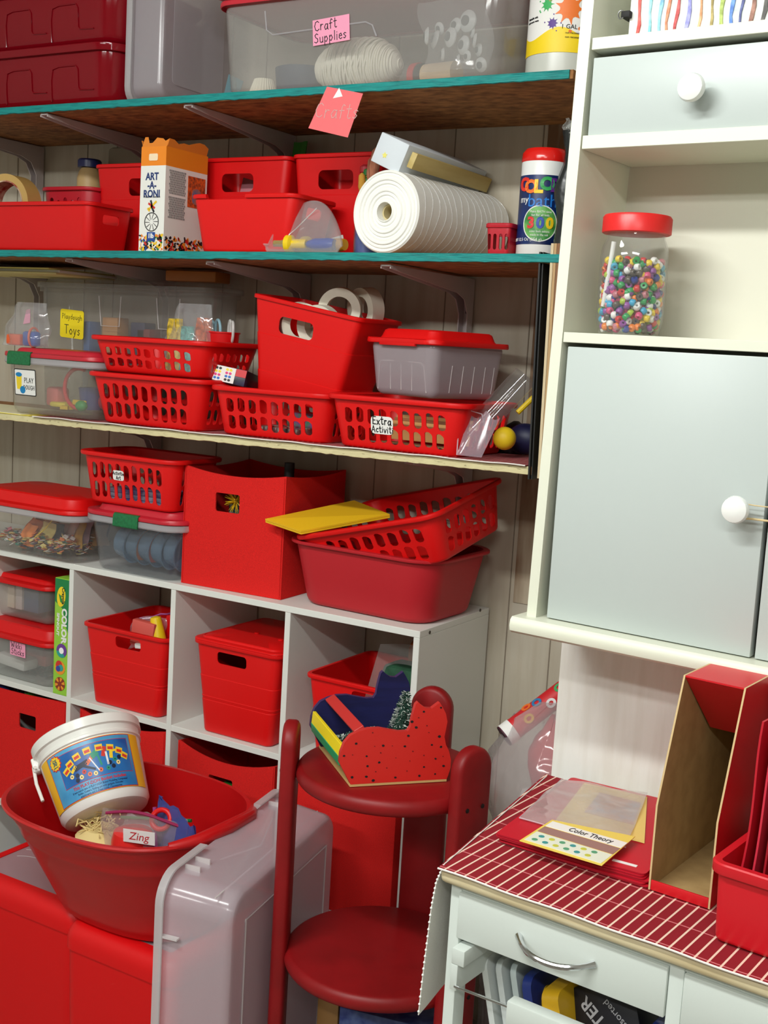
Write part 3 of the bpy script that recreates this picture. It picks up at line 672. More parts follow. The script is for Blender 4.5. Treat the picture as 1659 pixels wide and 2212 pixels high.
# ================================================================== middle shelf
def handled_bin(label, M, w0, d0, w1, d1, h, holes, mat=None, name='storage_bin', group=None, lip=.006, ribs=(), r=.018, dip=False):
    t = T(name, label, 'bin', M, group)
    tub(t, w0, d0, w1, d1, h, r=r, mat=mat or RED, lip=lip, liph=.008, holes=holes, ribs=ribs)
    return t
MB_, wB = pxM(-70, 190, 540, 1.957, z2(-2.05))
handled_bin('low red bin with side grip at the middle shelf left end', MB_, wB, .12, wB+.02, .14, hz(150, 436, 1.957)-z2(-2.05), [('x', grip(.06, .072, .05, .02), 0, 1)])
tape = P(34, 412, Y=2.03)
mb = MB(); n = 56; 
mb.loft([[(r*cos(2*pi*k/n), y, r*sin(2*pi*k/n)) for k in range(n)] for r, y in ((.052, -.024), (.067, -.024), (.067, .024), (.052, .024), (.052, -.024))], False, False)
tag(MB().box(-.06, .06, -.03, .03, 0, .038, bev=.002).build('card_block', pm('grey card block', (150, 130, 100), .8), None, TR(tape.x, 2.018, z2(-2.2)+.003)), 'tan card block under the tape roll in the low red bin', 'card block')
tt = T('tape_roll', 'roll of brown packing tape standing in the low red bin', 'tape', TR(tape.x, 2.018, z2(-2.2)+.109, 8))
mb.build('tape_wound', pm('tan tape', (196, 160, 92), .35), tt)
mb = MB(); mb.loft([[(r*cos(2*pi*k/n), y, r*sin(2*pi*k/n)) for k in range(n)] for r, y in ((.049, -.0245), (.0519, -.0245), (.0519, .0245), (.049, .0245), (.049, -.0245))], False, False)
mb.build('core', pm('red printed core', (150, 40, 30), .6, rgb2=(210, 190, 160), vs=40), tt)
Mx, wx = pxM(88, 198, 500, 2.10, z2(-2.1))
hb_ = hz(150, 402, 2.085)-z2(-2.1); hs = []
for i in range(5):
    for row in range(2): hs.append(('y', [(-.044+.022*i+.0062*cos(k*pi/5), hb_-.030-.024*row-.006*(i % 2)+(.0062 if row == 0 else .004)*sin(k*pi/5)) for k in range(10)], -.03, .03))
handled_bin('small red caddy with round holes beside the low red bin', Mx, wx-.02, .09, wx, .10, hb_, hs, mat=pm('crimson plastic', (190, 26, 44), .4), name='storage_caddy', r=.03, lip=.008)
bt = P(198, 372, Y=2.25); bh = hz(198, 346, 2.25)-z2(-2.1)-.186; tb = T('glue_bottle', 'tan bottle with navy cap behind the small red caddy', 'bottle', TR(bt.x, 2.243, z2(-2.1)))
MB().lathe([(.028, 0), (.030, .01), (.030, .14+bh), (.026, .155+bh), (.02, .165+bh)], 28).build('body', pm('tan bottle', (196, 164, 112), .5), tb)
MB().lathe([(.029, .166+bh), (.029, .182+bh), (.026, .186+bh)], 28).build('cap', pm('navy cap', (28, 36, 92), .35), tb)
wads = P(245, 335, Y=2.27); tag(MB().box(-.06, .06, -.012, .012, 0, hz(240, 318, 2.283)-z2(-2), bev=.01).build('paper_pad', pm('grey beige paper', (170, 162, 142), .8, bump=.5, bs=20), None, TR(wads.x+.03, 2.291, z2(-2))), 'crumpled grey beige paper standing behind the left red crate', 'paper')
YC = 2.125
xa = P(207, 357, Y=YC).x; xb = P(634, 335, Y=YC).x; pw = (xb-xa)/2
CR = []
for k, lb_ in enumerate(('red crate with a white name label left of the pasta box', 'red crate behind the pasta box with papers inside', 'red crate behind the blue brush jar')):
    h = (hz(207, 357, YC) if k == 0 else hz(540, 341, YC) if k == 1 else hz(700, 333, YC))-z2(-1.8)
    pq = pw if k < 2 else pw*.80
    t = handled_bin(lb_, TR(xa+pw*k+pq*.5, YC, z2(-1.8)), pq*.80, .15, pq*.955, .165, h, [('y', grip(0 if k else .012, h-.052, .085, .038), -.05, .05)], group=None, ribs=((h*.62, -.0008),), r=.014, lip=.005)
    CR.append((t, h))
sticker(CR[0][0], wall_at(pw*.8, pw*.955, .15, .165, CR[0][1], .052, .085), .06, .034, PAPER, [('Cre', .015, -.012, .008), ('Ar', .015, -.008, -.009)], r=.006, rot=-2)
for k, (x, y, c, nm) in enumerate(((520, 378, (196, 120, 130), 'rose'), (552, 380, (220, 206, 80), 'yellow'))):
    q = P(x, y, Y=2.17)
    tag(MB().box(-.045, .045, -.003, .003, 0, .17, bev=.001).build('paper_pad', pm(nm+' card', c, .7), None, TR(q.x, 2.185+.02*k, z2(-1.7)+.006, 0, 0, 14-20*k)), nm+' card inside the red crate behind the pasta box', 'card')
gq = P(616, 320, Y=2.2); mb = MB(); mb.sheet(lambda u, v: (-.02+.04*u+.006*sin(v*6), .006*sin(u*5), (hz(616, 306, 2.262)-z2(-1.55)-.008)*v), 6, 10, .002)
tag(mb.build('foam_sheet', pm('green foam', (62, 140, 48), .8), None, TR(gq.x, 2.262, z2(-1.55)+.006)), 'green foam sheet standing between two red crates', 'foam sheet')
# pasta box
pa = P(299, 543, Y=1.958); pb = P(352, 546, Y=1.958); wpz = pb.x-pa.x; hp = hz(297, 318, 1.958)-z2(-1.8)
dpz = P(446, 430, X=pb.x).y-1.958
tp = T('pasta_box', 'orange and white Art-a-Roni box with torn top flaps'.replace('Art-a-Roni', 'craft macaroni'), 'box', TR((pa.x+pb.x)/2, 1.958, z2(-1.8)))
x0, x1 = -wpz/2, wpz/2
CARD = pm('box white', (236, 236, 230), .55); OR = pm('box orange', (240, 138, 30), .5)
bx = MB(); bx.box(x0, x1, 0, dpz, 0, hp*.82, 0); bx.box(x0, x1, 0, dpz, hp*.82, hp, 1)
bd = bx.build('carton', [CARD, OR], tp)
rnd = random.Random(2)
for (a, b, s) in (((x0, .002), (x1, .002), .4), ((x1-.001, .004), (x1-.001, dpz-.004), -.3), ((x0+.001, .004), (x0+.001, dpz-.004), .35)):
    mb = MB(); prof = [.014+rnd.uniform(-.007, .008) for _ in range(9)]
    def fl(u, v, a=a, b=b, s=s, prof=prof):
        i = min(int(u*8), 7); hh = prof[i]+(prof[i+1]-prof[i])*(u*8-i)
        nx, ny = (b[1]-a[1]), -(b[0]-a[0]); L = hypot(nx, ny); return (a[0]+(b[0]-a[0])*u+nx/L*s*hh*v*-1, a[1]+(b[1]-a[1])*u+ny/L*s*hh*v*-1, hp+hh*v)
    mb.sheet(fl, 8, 2, .0008); mb.build('torn_flap', [pm('flap orange', (226, 132, 40), .7)], tp)
Mf = flat_frame((0, -.0003, 0), (1, 0, 0), (0, -1, 0)); Ms = flat_frame((x1+.0003, dpz/2, 0), (0, 1, 0), (1, 0, 0))
mb = MB()
for i, s_ in enumerate(('ART', '-A-', 'RONI')): text_mb(mb, s_, .0205, -.002, hp*.715-.0175*i, M=Mf, bold=.0006, sx=.9)
mb.build('lettering', pm('box navy', (26, 50, 110), .5), bd)
mb = MB(); text_mb(mb, 'Macaroni Letters', .0065, -.001, hp*.525, M=Mf); mb.build('lettering', BLACK, bd)
mb = MB(); n = 32
mb.prism([[(.0195*cos(2*pi*k/n), .0195*sin(2*pi*k/n)+hp*.285) for k in range(n)], [(.0178*cos(2*pi*k/n), .0178*sin(2*pi*k/n)+hp*.285) for k in range(n)][::-1]], 0, .0004, M=Mf)
for k in range(10):
    a = 2*pi*k/10; mb.prism([[(.002*cos(a+1.57)*.3+.005*cos(a), .005*sin(a)+hp*.285+.0006*sin(a+1.57)), (.017*cos(a), .017*sin(a)+hp*.285), (.017*cos(a+.08), .017*sin(a+.08)+hp*.285), (.005*cos(a+.25), .005*sin(a+.25)+hp*.285)]], 0, .0004, M=Mf)
mb.build('emblem', BLACK, bd)
mats = [col('bit red', (206, 44, 36)), col('bit yellow', (240, 196, 40)), col('bit green', (40, 140, 70)), col('bit blue', (30, 70, 150)), col('bit black', (30, 28, 34)), col('bit orange', (240, 140, 40)), col('bit white', (240, 236, 224))]
mb = MB(); rnd = random.Random(4)
def bits(mb, M, xa_, xb_, za, zb, N, pal):
    for k in range(N):
        x = rnd.uniform(xa_, xb_); z = za+(zb-za)*rnd.random()**1.6; a = rnd.uniform(0, 3.1); L = rnd.uniform(.003, .006); wv = rnd.uniform(.0015, .0028); c, s = cos(a), sin(a)
        if x-L < xa_ or x+L > xb_ or z-L < 0: continue
        mb.prism([[(x+c*p*L-s*q*wv, z+s*p*L+c*q*wv) for p, q in ((-1, -.6), (-.5, -1), (.5, -1), (1, -.6), (1, .6), (.5, 1), (-.5, 1), (-1, .6))]], 0, .0003+.00005*k % .0004, rnd.choice(pal), M=M)
bits(mb, Mf, x0, x1, 0, hp*.16, 150, [0, 1, 2, 3, 4, 5, 6]); bits(mb, Ms, -dpz/2, dpz/2, 0, hp*.15, 170, [4, 5, 0, 4, 5]); mb.build('macaroni_print', mats, bd)
mb = MB()
for (p0, p1, c) in (((-.008, -.006), (.012, .010), 1), ((-.010, .006), (.008, -.004), 0), ((-.002, 0), (.006, -.012), 4), ((0, .002), (-.004, .012), 4), ((-.012, -.004), (-.006, -.010), 1)):
    d = Vector((p1[0]-p0[0], p1[1]-p0[1])); nn = Vector((-d.y, d.x)).normalized()*.0022; zz = hp*.435
    mb.prism([[(p0[0]-nn.x, p0[1]-nn.y+zz), (p1[0]-nn.x, p1[1]-nn.y+zz), (p1[0]+nn.x, p1[1]+nn.y+zz), (p0[0]+nn.x, p0[1]+nn.y+zz)]], 0, .0004, c, M=Mf)
mb.build('macaroni_figure', mats, bd)
lw = MB(); lw.prism([off(rect(.022, .018), .0, hp*.145)], .0006, .0009, M=Mf); lwo = lw.build('weight_badge', pm('badge blue', (28, 70, 150), .5), bd)
mb = MB(); text_mb(mb, '1lb', .013, 0, hp*.15, M=Mf, z0=.0009, z1=.0013, bold=.0005); mb.build('lettering', PAPER, bd)
lw = MB(); lw.prism([off(rect(.024, .014, .003), .0, hp*.90)], .0003, .0006, M=Mf); lw.build('name_plate', pm('plate cream', (250, 226, 190), .5), bd)
mb = MB()
for k in range(22):
    if k == 11: continue
    text_mb(mb, 'lorem ipsum dolor sit amet'[k % 5:k % 5+17] if False else 'IlIIlIlllIIlIllIIlIll'[k % 4:k % 4+16-(k % 3)], .0055, -dpz*.22, hp*(.78-.021*k), M=Ms, sx=2.6)
mb.build('small_print', pm('print grey', (90, 88, 92), .6), bd)
mb = MB(); mb.prism([off(rect(dpz*.42, hp*.30), dpz*.24, hp*.62)], 0, .0004, 0, M=Ms); mb.build('photo_print', pm('photo orange', (224, 96, 34), .5, rgb2=(120, 60, 40), vs=160), bd)
mb = MB(); mb.prism([off(rr(dpz*.2, hp*.15, .008), dpz*.24, hp*.58)], .0004, .0007, M=Ms); mb.build('photo_print', pm('photo blue', (90, 110, 150), .5, rgb2=(170, 110, 80), vs=90), bd)
# front low bin
MF, wF = pxM(432, 618, 541, 1.957, z2(-1.55)); hF = hz(520, 420, 1.957)-z2(-1.55)
handled_bin('low red bin in front of the pasta box and crates', MF, wF, .13, wF*1.2, .145, hF, [('x', grip(.065, hF*.72, .05, .022), 0, 1), ('y', [(-.085, hF-.010), (.01, hF-.010), (.018, hF+.02), (-.093, hF+.02)], -.04, .03)], mat=REDB)
# zip bag with stencil brush
zb_ = P(640, 547, Y=1.945)
def bagfn(u, v):
    x = -.075+.165*u; zt = .015+.098*math.sin(pi*min(1, max(0, (u-.05)*1.05)))**.7*(1-.25*u)
    return (x+.02*v*(u-.4), -.012+.03*v*math.sin(pi*u)-.008*sin(v*9+u*5)*v*.4, .0012+zt*v)
tz = T('zip_bag', 'clear zip bag with a yellow and blue stencil brush', 'bag', TR(zb_.x, 1.962, z2(-1.4)))
MB().sheet(bagfn, 22, 16, .0006).build('front_film', FILM, tz)
MB().sheet(lambda u, v: (bagfn(u, v)[0], bagfn(u, v)[1]+.022*math.sin(pi*min(1, max(0, u)))*math.sin(pi*v)+.003, bagfn(u, v)[2]), 22, 16, .0006).build('back_film', FILM, tz)
MB().tube([(-.045+.02*sin(k), -.006, .012+.011*k) for k in range(3)]+[(-.02+.012*k, .004, .045+.010*k) for k in range(5)], .0011, 6).build('zip_seal', cm('seal', (240, 240, 240), .6), tz)
def dauber(label, M, body, tipc):
    t = T('stencil_brush', label, 'brush', M); R = Matrix.Rotation(radians(90), 4, 'Y')
    MB().lathe([(.004, 0), (.007, .004), (.0115, .02), (.0125, .05), (.0105, .062)], 20).build('handle', body, t, R @ Matrix.Translation((0, 0, 0)))
    MB().lathe([(.0095, -.030), (.0095, -.004), (.0085, 0)], 20).build('collar', tipc, t, R)
    MB().lathe([(.011, -.046), (.017, -.044), (.017, -.034), (.011, -.030)], 20).build('flange', tipc, t, R)
    MB().lathe([(.002, -.076), (.008, -.072), (.0095, -.047)], 16).build('sponge', pm('tan bristle', (150, 128, 76), .9, bump=.5, bs=400), t, R)
BLUEP = pm('royal blue plastic', (24, 66, 168), .3); YP = pm('yellow plastic', (240, 206, 24), .35)
dq = P(668, 535, Y=1.968)
dauber('stencil brush with blue handle and yellow collar in the zip bag', TR(dq.x-.005, 1.966, z2(-1.4)+.0172, 4), BLUEP, YP)
dauber('second stencil brush with amber handle lying behind the blue one', TR(dq.x+.01, 1.992, z2(-1.4)+.0185, -8), pm('amber plastic', (220, 160, 20), .35), YP)
tag(MB().box(-.04, .04, -.001, .001, 0, .03).build('card_slip', PAPER, None, TR(dq.x+.01, 2.02, z2(-1.4)+.002, 0, 0, -14)), 'white card slip inside the zip bag', 'card')
# jar with brushes
jq = P(774, 545, Y=2.0); tj2 = T('brush_jar', 'clear jar of blue paint holding paint brushes', 'jar', TR(jq.x, 2.03, z2(-1.3)))
MB().lathe([(.024, 0), (.027, .004), (.027, .075), (.022, .088), (.023, .10), (.0215, .10), (.0205, .088), (.0252, .074), (.0252, .006)], 28).build('glass', cm('jar glass', (220, 224, 230), .08, .04, gl=1.5), tj2)
MB().lathe([(.0245, .005), (.0245, .058)], 28).build('paint_layer', pm('blue paint', (28, 70, 160), .3), tj2)
BR = pm('brush hair', (172, 112, 84), .9, bump=.6, bs=500, rgb2=(140, 82, 60), vs=200, stretch=(1, 1, .05)); BR2 = pm('ochre brush hair', (190, 140, 50), .9, bump=.6, bs=500)
for k, (x, y, dx, ry, hh, m, nm, wd) in enumerate(((770, 330, 0, 4, .205, BR, 'tall brush with brown bristles in the blue jar', .011), (750, 395, -.012, -8, .16, BR2, 'brush with ochre bristles leaning left in the blue jar', .008), (762, 350, -.004, -3, .19, BR, 'brush with reddish bristles behind the ochre one in the jar', .009))):
    t = T('paint_brush', nm, 'brush', TR(jq.x+dx, 2.028+.008*k, z2(-1.3)+.0592, 0, 0, ry)); L = hh-.0592
    MB().tube([(0, 0, 0), (0, 0, L*.45)], .003, 8).build('handle', pm('brush wood', (200, 170, 110), .5), t)
    MB().tube([(0, 0, L*.45), (0, 0, L*.6)], [.0035, wd*.7], 12).build('ferrule', pm('ferrule metal', (190, 170, 120), .3, metal=1), t)
    MB().tube([(0, 0, L*.6), (0, 0, L*.75), (.001, 0, L*.95), (.002, 0, L)], [wd*.7, wd, wd*.8, wd*.25], 14).build('bristles', m, t)
for (x, y, c, nm) in ((792, 372, (40, 140, 60), 'green'), (800, 376, (226, 200, 40), 'yellow'), (786, 365, (200, 50, 60), 'red')):
    q = P(x, y, Y=2.09); t = T('stamp_peg', nm+' plastic peg standing behind the brush jar', 'peg', TR(q.x, 2.095, z2(-1.3)))
    MB().lathe([(.006, 0), (.006, q.z-z2(-1.3)-.012)], 14).build('stem', col(nm+' peg', c), t); MB().lathe([(.004, q.z-z2(-1.3)-.012), (.011, q.z-z2(-1.3)-.006), (.011, q.z-z2(-1.3)+.004), (.005, q.z-z2(-1.3)+.009)], 16).build('head', col(nm+' peg', c), t)
# paper roll
rq = P(831, 457, Y=1.965); Rr = .0755
tr_ = T('paper_roll', 'thick white paper roll wrapped in clear film', 'paper roll', TR(rq.x, 1.965, z2(-1.2)+Rr+.0012, -5))
PW = pm('roll paper', (246, 246, 240), .6, bump=.25, bs=24, stretch=(1, .35, 1))
mb = MB(); n = 72; rings = []
prof = [(.0155, .012)]
k = 0; r = .017
while r < Rr-.004: prof += [(r, .002*(k % 2)+.0015*sin(r*300)), (r+.0016, .002*(k % 2)+.0015*sin(r*300))]; r += .0034; k += 1
prof += [(Rr-.003, .001), (Rr, .004), (Rr, .325), (Rr-.004, .33), (.0155, .33), (.0155, .012)]
mb.loft([[(r*cos(2*pi*q/n), y, r*sin(2*pi*q/n)) for q in range(n)] for r, y in prof], False, False); rb = mb.build('paper', PW, tr_, ang=25)
mb = MB(); mb.loft([[(r*cos(2*pi*q/40), y, r*sin(2*pi*q/40)) for q in range(40)] for r, y in ((.0125, .014), (.0152, .014), (.0152, .325), (.0125, .325), (.0125, .014))], False, False); mb.build('core', pm('core card', (206, 190, 142), .8), tr_)
mb = MB(); rnd = random.Random(9)
for k in range(15):
    y = .02+k*.021; pts = []
    for q in range(0, 27):
        a = radians(-60+q*8); pts.append(((Rr+.0006)*cos(a), y+.02*(q/27)+.004*sin(q*.6+k), (Rr+.0006)*sin(a)))
    mb.tube(pts, .0006, 5)
mb.build('crease_highlight', cm('whitish crease highlight', (250, 250, 250), .45, .1), tr_)  # film creases, their whitish colour standing in for highlights on the wrap
# foam box with lath
fb = P(842, 330, Y=1.975)
tf = T('foam_box', 'long white foam box lying on the paper roll', 'foam box', TR(fb.x, 1.975, fb.z, 0, 0, 23))
MB().box(-.033, .033, 0, .32, -.028, .028, bev=.002).build('foam_block', pm('white foam', (216, 224, 230), .7), tf)
mk = MB(); n = 5; mk.prism([[(.006*cos(a)*(1 if k % 2 else .55), .006*sin(a)*(1 if k % 2 else .55)) for k, a in enumerate([2*pi*j/10 for j in range(10)])]], 0, .0006, M=flat_frame((-.008, -.0001, -.008), (1, 0, 0), (0, -1, 0))); mk.build('yellow_mark', pm('pale yellow mark', (236, 228, 120), .7), tf)
lq = P(877, 333, Y=1.985)
mb = MB().box(-.003, .0095, 0, .31, -.0145, .0145, bev=.001)
tag(mb.build('wooden_lath', pm('bass wood', (206, 186, 122), .6, rgb2=(186, 160, 92), vs=30, stretch=(1, .1, 1)), None, TR(lq.x+.002, 1.985, lq.z, 0, 0, 23) @ Matrix.Translation((.012, 0, -.006))), 'pale wooden lath along the side of the foam box', 'lath')
# little crimson basket
Ml, wl = pxM(1048, 1100, 545, 2.0, z2(-1))
hs = [('y', off(rr(.0065, .028, .003, 2), x, .026), -.03, .1) for x in (-.017, -.0058, .0058, .017)]
hl = hz(1060, 482, 2.0)-z2(-1)
handled_bin('tiny crimson slotted basket between roll and bath canister', Ml, wl*.85, .045, wl, .05, hl, hs, mat=pm('crimson plastic', (190, 26, 44), .4), name='small_basket', r=.006, lip=.003)
# bath canister
Mq, wq = pxM(1097, 1190, 546, 2.0, z2(-.9)); rq2 = wq/2; hq = hz(1110, 348, 2.0)-z2(-.9)
tq = T('bath_canister', 'navy and white bath tablet canister with red lid', 'canister', Mq @ Matrix.Translation((0, rq2, 0)))
cn = MB().lathe([(rq2*.94, 0), (rq2, .004), (rq2, hq), (rq2*.97, hq+.003)], 48).build('body', pm('canister white', (236, 238, 236), .3), tq)
MB().lathe([(rq2*1.01, hq+.0005), (rq2*1.02, hq+.004), (rq2*1.0, hq+.016), (rq2*.86, hq+.0235), (rq2*.5, hq+.0245)], 48).build('lid', pm('lid red', (222, 30, 24), .18), tq)
fq = cyl(rq2, .08)
mb = MB(); curved(mb, -.08, .09, .022, hq-.024, fq, .0002, .0006, n=40); lo = mb.build('label', pm('label navy', (14, 44, 104), .35, rgb2=(8, 26, 70), vs=20), tq)
for (ch, x, y, c) in (('C', -.024, .124, (226, 50, 40)), ('O', -.0085, .120, (240, 120, 40)), ('L', .005, .120, (250, 210, 30)), ('O', .020, .125, (40, 160, 80)), ('R', .035, .123, (96, 36, 130))):
    mb = MB(); text_mb(mb, ch, .030, x, y, fn=fq, z0=.0006, z1=.0022, bold=.0016); mb.build('lettering', col('toy '+ch+str(c[0]), c, .4), lo)
mb = MB(); text_mb(mb, 'my', .017, -.022, .099, fn=fq, z0=.0006, z1=.001); mb.build('lettering', PAPER, lo)
mb = MB(); text_mb(mb, 'bath', .031, .014, .096, fn=fq, z0=.0006, z1=.001); mb.build('lettering', pm('bath blue', (30, 120, 210), .4), lo)
mb = MB(); mb.prism([[(.012+.0305*cos(2*pi*k/40), .058+.0305*sin(2*pi*k/40)) for k in range(40)]], .0005, .0009, fn=fq, sub=.006); mb.build('green_disc', pm('disc green', (110, 178, 90), .4, rgb2=(50, 130, 60), vs=60), lo)
mb = MB(); mb.prism([[(.012+.0315*cos(2*pi*k/40), .058+.0315*sin(2*pi*k/40)) for k in range(40)], [(.012+.0298*cos(2*pi*k/40), .058+.0298*sin(2*pi*k/40)) for k in range(40)][::-1]], .0006, .0012, fn=fq)
text_mb(mb, 'Make BATH time', .0055, .012, .078, fn=fq, z0=.0009, z1=.0013); text_mb(mb, 'fun for all kids', .0055, .012, .072, fn=fq, z0=.0009, z1=.0013); text_mb(mb, 'color bath tablets', .005, .012, .044, fn=fq, z0=.0009, z1=.0013); text_mb(mb, 'made in the tub', .005, .012, .038, fn=fq, z0=.0009, z1=.0013); text_mb(mb, 'NET WT 12.5 Oz (354 g)', .0075, -.022, .030, fn=fq, z0=.0006, z1=.001); mb.build('lettering', PAPER, lo)
for ch, x, c in (('3', -.004, (216, 40, 34)), ('0', .0125, (30, 70, 170)), ('0', .029, (240, 200, 30))):
    mb = MB(); text_mb(mb, ch, .026, x, .058, fn=fq, z0=.0009, z1=.002, bold=.0012); mb.build('lettering', col('num '+str(c[0]), c), lo)
# black bag
kb = P(1216, 546, Y=2.0); mb = MB(); rings = []
rnd = random.Random(8)
for k in range(12):
    z = .215*k/11; wv = .022+.003*sin(k*1.3); d = .03*(1-.5*(k/11)**3)
    rings.append([(x+.004*sin(k*.9)+.0012*sin(j*2.3+k), y+.03, z) for j, (x, y) in enumerate(rr(wv*2, d*2, .014, 5))])
tk = T('black_bag', 'black plastic packet with shiny top beside the bath canister', 'bag', TR(kb.x+.004, 1.985, z2(-.85)))
mb.loft(rings); mb.build('packet', pm('black film', (34, 38, 38), .25, bump=.8, bs=40), tk)
mb = MB(); mb.sheet(lambda u, v: (-.022+.022*u+.004*sin(9*v), .02+.01*sin(u*7), .205+.03*v*(1-.5*u)+.004*sin(u*12)), 8, 8, .0006); mb.build('film_tip', cm('crinkled film', (210, 214, 210), .35, .08, gl=2, bump=1, bs=120), tk)
# ================================================================== lowest wall shelf
def stripes(name, base, line, fx, wx, fy=0, wy=0, line2=None, rough=.9):
    m = pm(name, base, rough, bump=.2, bs=700); nt = m.node_tree; N = nt.nodes.new; b = nt.nodes['Principled BSDF']
    tc = N('ShaderNodeTexCoord'); sp = N('ShaderNodeSeparateXYZ'); nt.links.new(tc.outputs['Object'], sp.inputs[0])
    cur = None
    def band(out, f, wd, colr, prev):
        a = N('ShaderNodeMath'); a.operation = 'MULTIPLY'; a.inputs[1].default_value = f; nt.links.new(out, a.inputs[0])
        fr = N('ShaderNodeMath'); fr.operation = 'FRACT'; nt.links.new(a.outputs[0], fr.inputs[0])
        lt = N('ShaderNodeMath'); lt.operation = 'LESS_THAN'; lt.inputs[1].default_value = wd; nt.links.new(fr.outputs[0], lt.inputs[0])
        mx = N('ShaderNodeMix'); mx.data_type = 'RGBA'; nt.links.new(lt.outputs[0], mx.inputs[0])
        if prev is None: mx.inputs[6].default_value = L3(base)
        else: nt.links.new(prev, mx.inputs[6])
        mx.inputs[7].default_value = L3(colr); return mx.outputs[2]
    if fy: cur = band(sp.outputs[1], fy, wy, line2 or line, cur)
    cur = band(sp.outputs[0], fx, wx, line, cur)
    nt.links.new(cur, b.inputs['Base Color']); return m
LIN = stripes('red striped liner', (146, 14, 34), (232, 214, 206), 82, .13)
HEM = pm('white hem', (232, 226, 220), .9)
lt = T('shelf_liner', 'red and white striped cloth liner under the lattice baskets', 'liner', TR(0, 1.95, 0))
def linfn(x, y): return z3(x)+.0006+.0012*max(0, sin(x*40))*(1 if y < .01 else .3)*max(0, 1-y/.05)
mb = MB(); mb.sheet(lambda u, v: (-2.085+(1.213)*u, -.006+.34*v, linfn(-2.085+1.213*u, v*.34)+.0004), 160, 8, .0008); mb.build('cloth', LIN, lt)
mb = MB(); mb.tube([(-2.085+1.213*k/160, -.0066, linfn(-2.085+1.213*k/160, 0)+.0002) for k in range(161)], .0013, 6); mb.build('hem', HEM, lt)
yp = T('yellow_sheet', 'yellow paper sheets under the Play Dough box', 'paper', TR(-2.2, 1.949, z3(-2.2)+.0006))
MB().box(-.25, .10, 0, .2, 0, .0012).build('sheet', pm('pale yellow paper', (240, 222, 90), .8), yp); MB().box(-.25, .07, .002, .2, .0013, .0022).build('sheet', pm('cream paper', (246, 240, 200), .8), yp)
# Play Dough box
M, w_ = pxM(14, 207, 898, 1.962, z3(-2.05)+.0032); hB = hz(120, 776, 1.962)-M.translation.z
pb = clear_box('green latched clear box with a Play Dough label on the lowest wall shelf', M, w_-.016, .16, w_, .18, hB, r=.03, mat=cm('dough box plastic', (236, 232, 216), .11, .1), latch=True, lidh=.012, lidmat=pm('rose red lid', (196, 36, 52), .4))
[c for c in pb.children if c.name.startswith('latch')][0].location.x = P(49, 750, Y=1.95).x-M.translation.x
PF = wall_at(w_-.02, w_, .16, .18, hB, P(58, 826, Y=1.96).x-M.translation.x, P(58, 826, Y=1.96).z-M.translation.z, .001)
sl = sticker(pb, PF, .068, .060, BLACK, [], r=.003)
MB().prism([rect(.064, .056, .002)], .0004, .0007).build('paper', PAPER, sl)
mb = MB(); hand_mb(mb, 'PLAY', .011, .012, .004, th=.1, z=.0012); hand_mb(mb, 'DOUGH', .0098, .012, -.012, th=.1, z=.0012); mb.build('lettering', BLACK, sl)
mb = MB(); mb.prism([[(-.026, -.016), (-.012, -.016), (-.010, .016), (-.028, .016)]], .0007, .001, 0); mb.prism([[(-.019+.010*cos(k*pi/9), .017+.005*sin(k*pi/9)) for k in range(18)]], .001, .0013, 1); mb.prism([[(-.008+.0085*cos(k*pi/9), -.017+.0085*sin(k*pi/9)) for k in range(18)]], .001, .0013, 1)
mb.build('dough_picture', [pm('dough yellow', (240, 210, 40), .6), pm('dough blue', (20, 130, 190), .6)], sl)
bx0 = M.translation
def thing(name, label, cat, mb, mat, M, group=None): return tag(mb.build(name, mat, None, M), label, cat, group)
zi = bx0.z+.0165
thing('toy_hoop', 'red curved plastic dough tool in the Play Dough box', 'toy', MB().tube([(.0+.045*cos(a), 0, .045+.045*sin(a)) for a in [radians(70+14*k) for k in range(15)]], .0045, 10), pm('toy red', (206, 44, 60), .4), TR(bx0.x+.055, 1.995, zi+.004))
thing('toy_cup', 'blue toy cup in the Play Dough box', 'toy', MB().lathe([(.024, 0), (.03, .05), (.027, .05), (.021, .003)], 24), pm('toy navy', (40, 56, 130), .4), TR(bx0.x+.035, 2.055, zi))
thing('toy_knife', 'yellow toy knife in the Play Dough box', 'toy', MB().box(-.022, .022, -.003, .003, 0, .012, bev=.0025), pm('toy yellow', (226, 190, 40), .4), TR(bx0.x+.062, 1.990, zi+.012, -5))
thing('toy_roller', 'green toy ball end in the Play Dough box corner', 'toy', MB().ball((0, 0, .012), .012, 16, sc=(1.3, 1, 1)), pm('toy green', (30, 150, 70), .45), TR(bx0.x+.073, 1.985, zi))
thing('dough_block', 'pink dough block in the Play Dough box', 'toy', MB().box(-.02, .02, -.02, .02, 0, .045, bev=.008), pm('dough pink', (236, 130, 130), .7), TR(bx0.x-.068, 2.05, zi))
thing('toy_star', 'yellow star cutter lying in the Play Dough box', 'toy', MB().prism([[((.016 if k % 2 else .008)*cos(k*pi/5), (.016 if k % 2 else .008)*sin(k*pi/5)) for k in range(10)]], 0, .008), pm('toy yellow', (226, 190, 40), .4), TR(bx0.x+.02, 1.992, zi))
thing('dough_slab', 'flat yellow dough slab on the floor of the Play Dough box', 'toy', MB().box(-.05, .0, -.03, .03, 0, .012, bev=.005), pm('dough pale yellow', (240, 220, 80), .7), TR(bx0.x-.015, 2.05, zi))
thing('felt_piece', 'red toy scoop behind the hoop in the Play Dough box', 'toy', MB().ball((0, 0, .02), .02, 16, sc=(1, .8, 1)), pm('toy crimson', (190, 40, 70), .45), TR(bx0.x+.075, 2.06, zi))
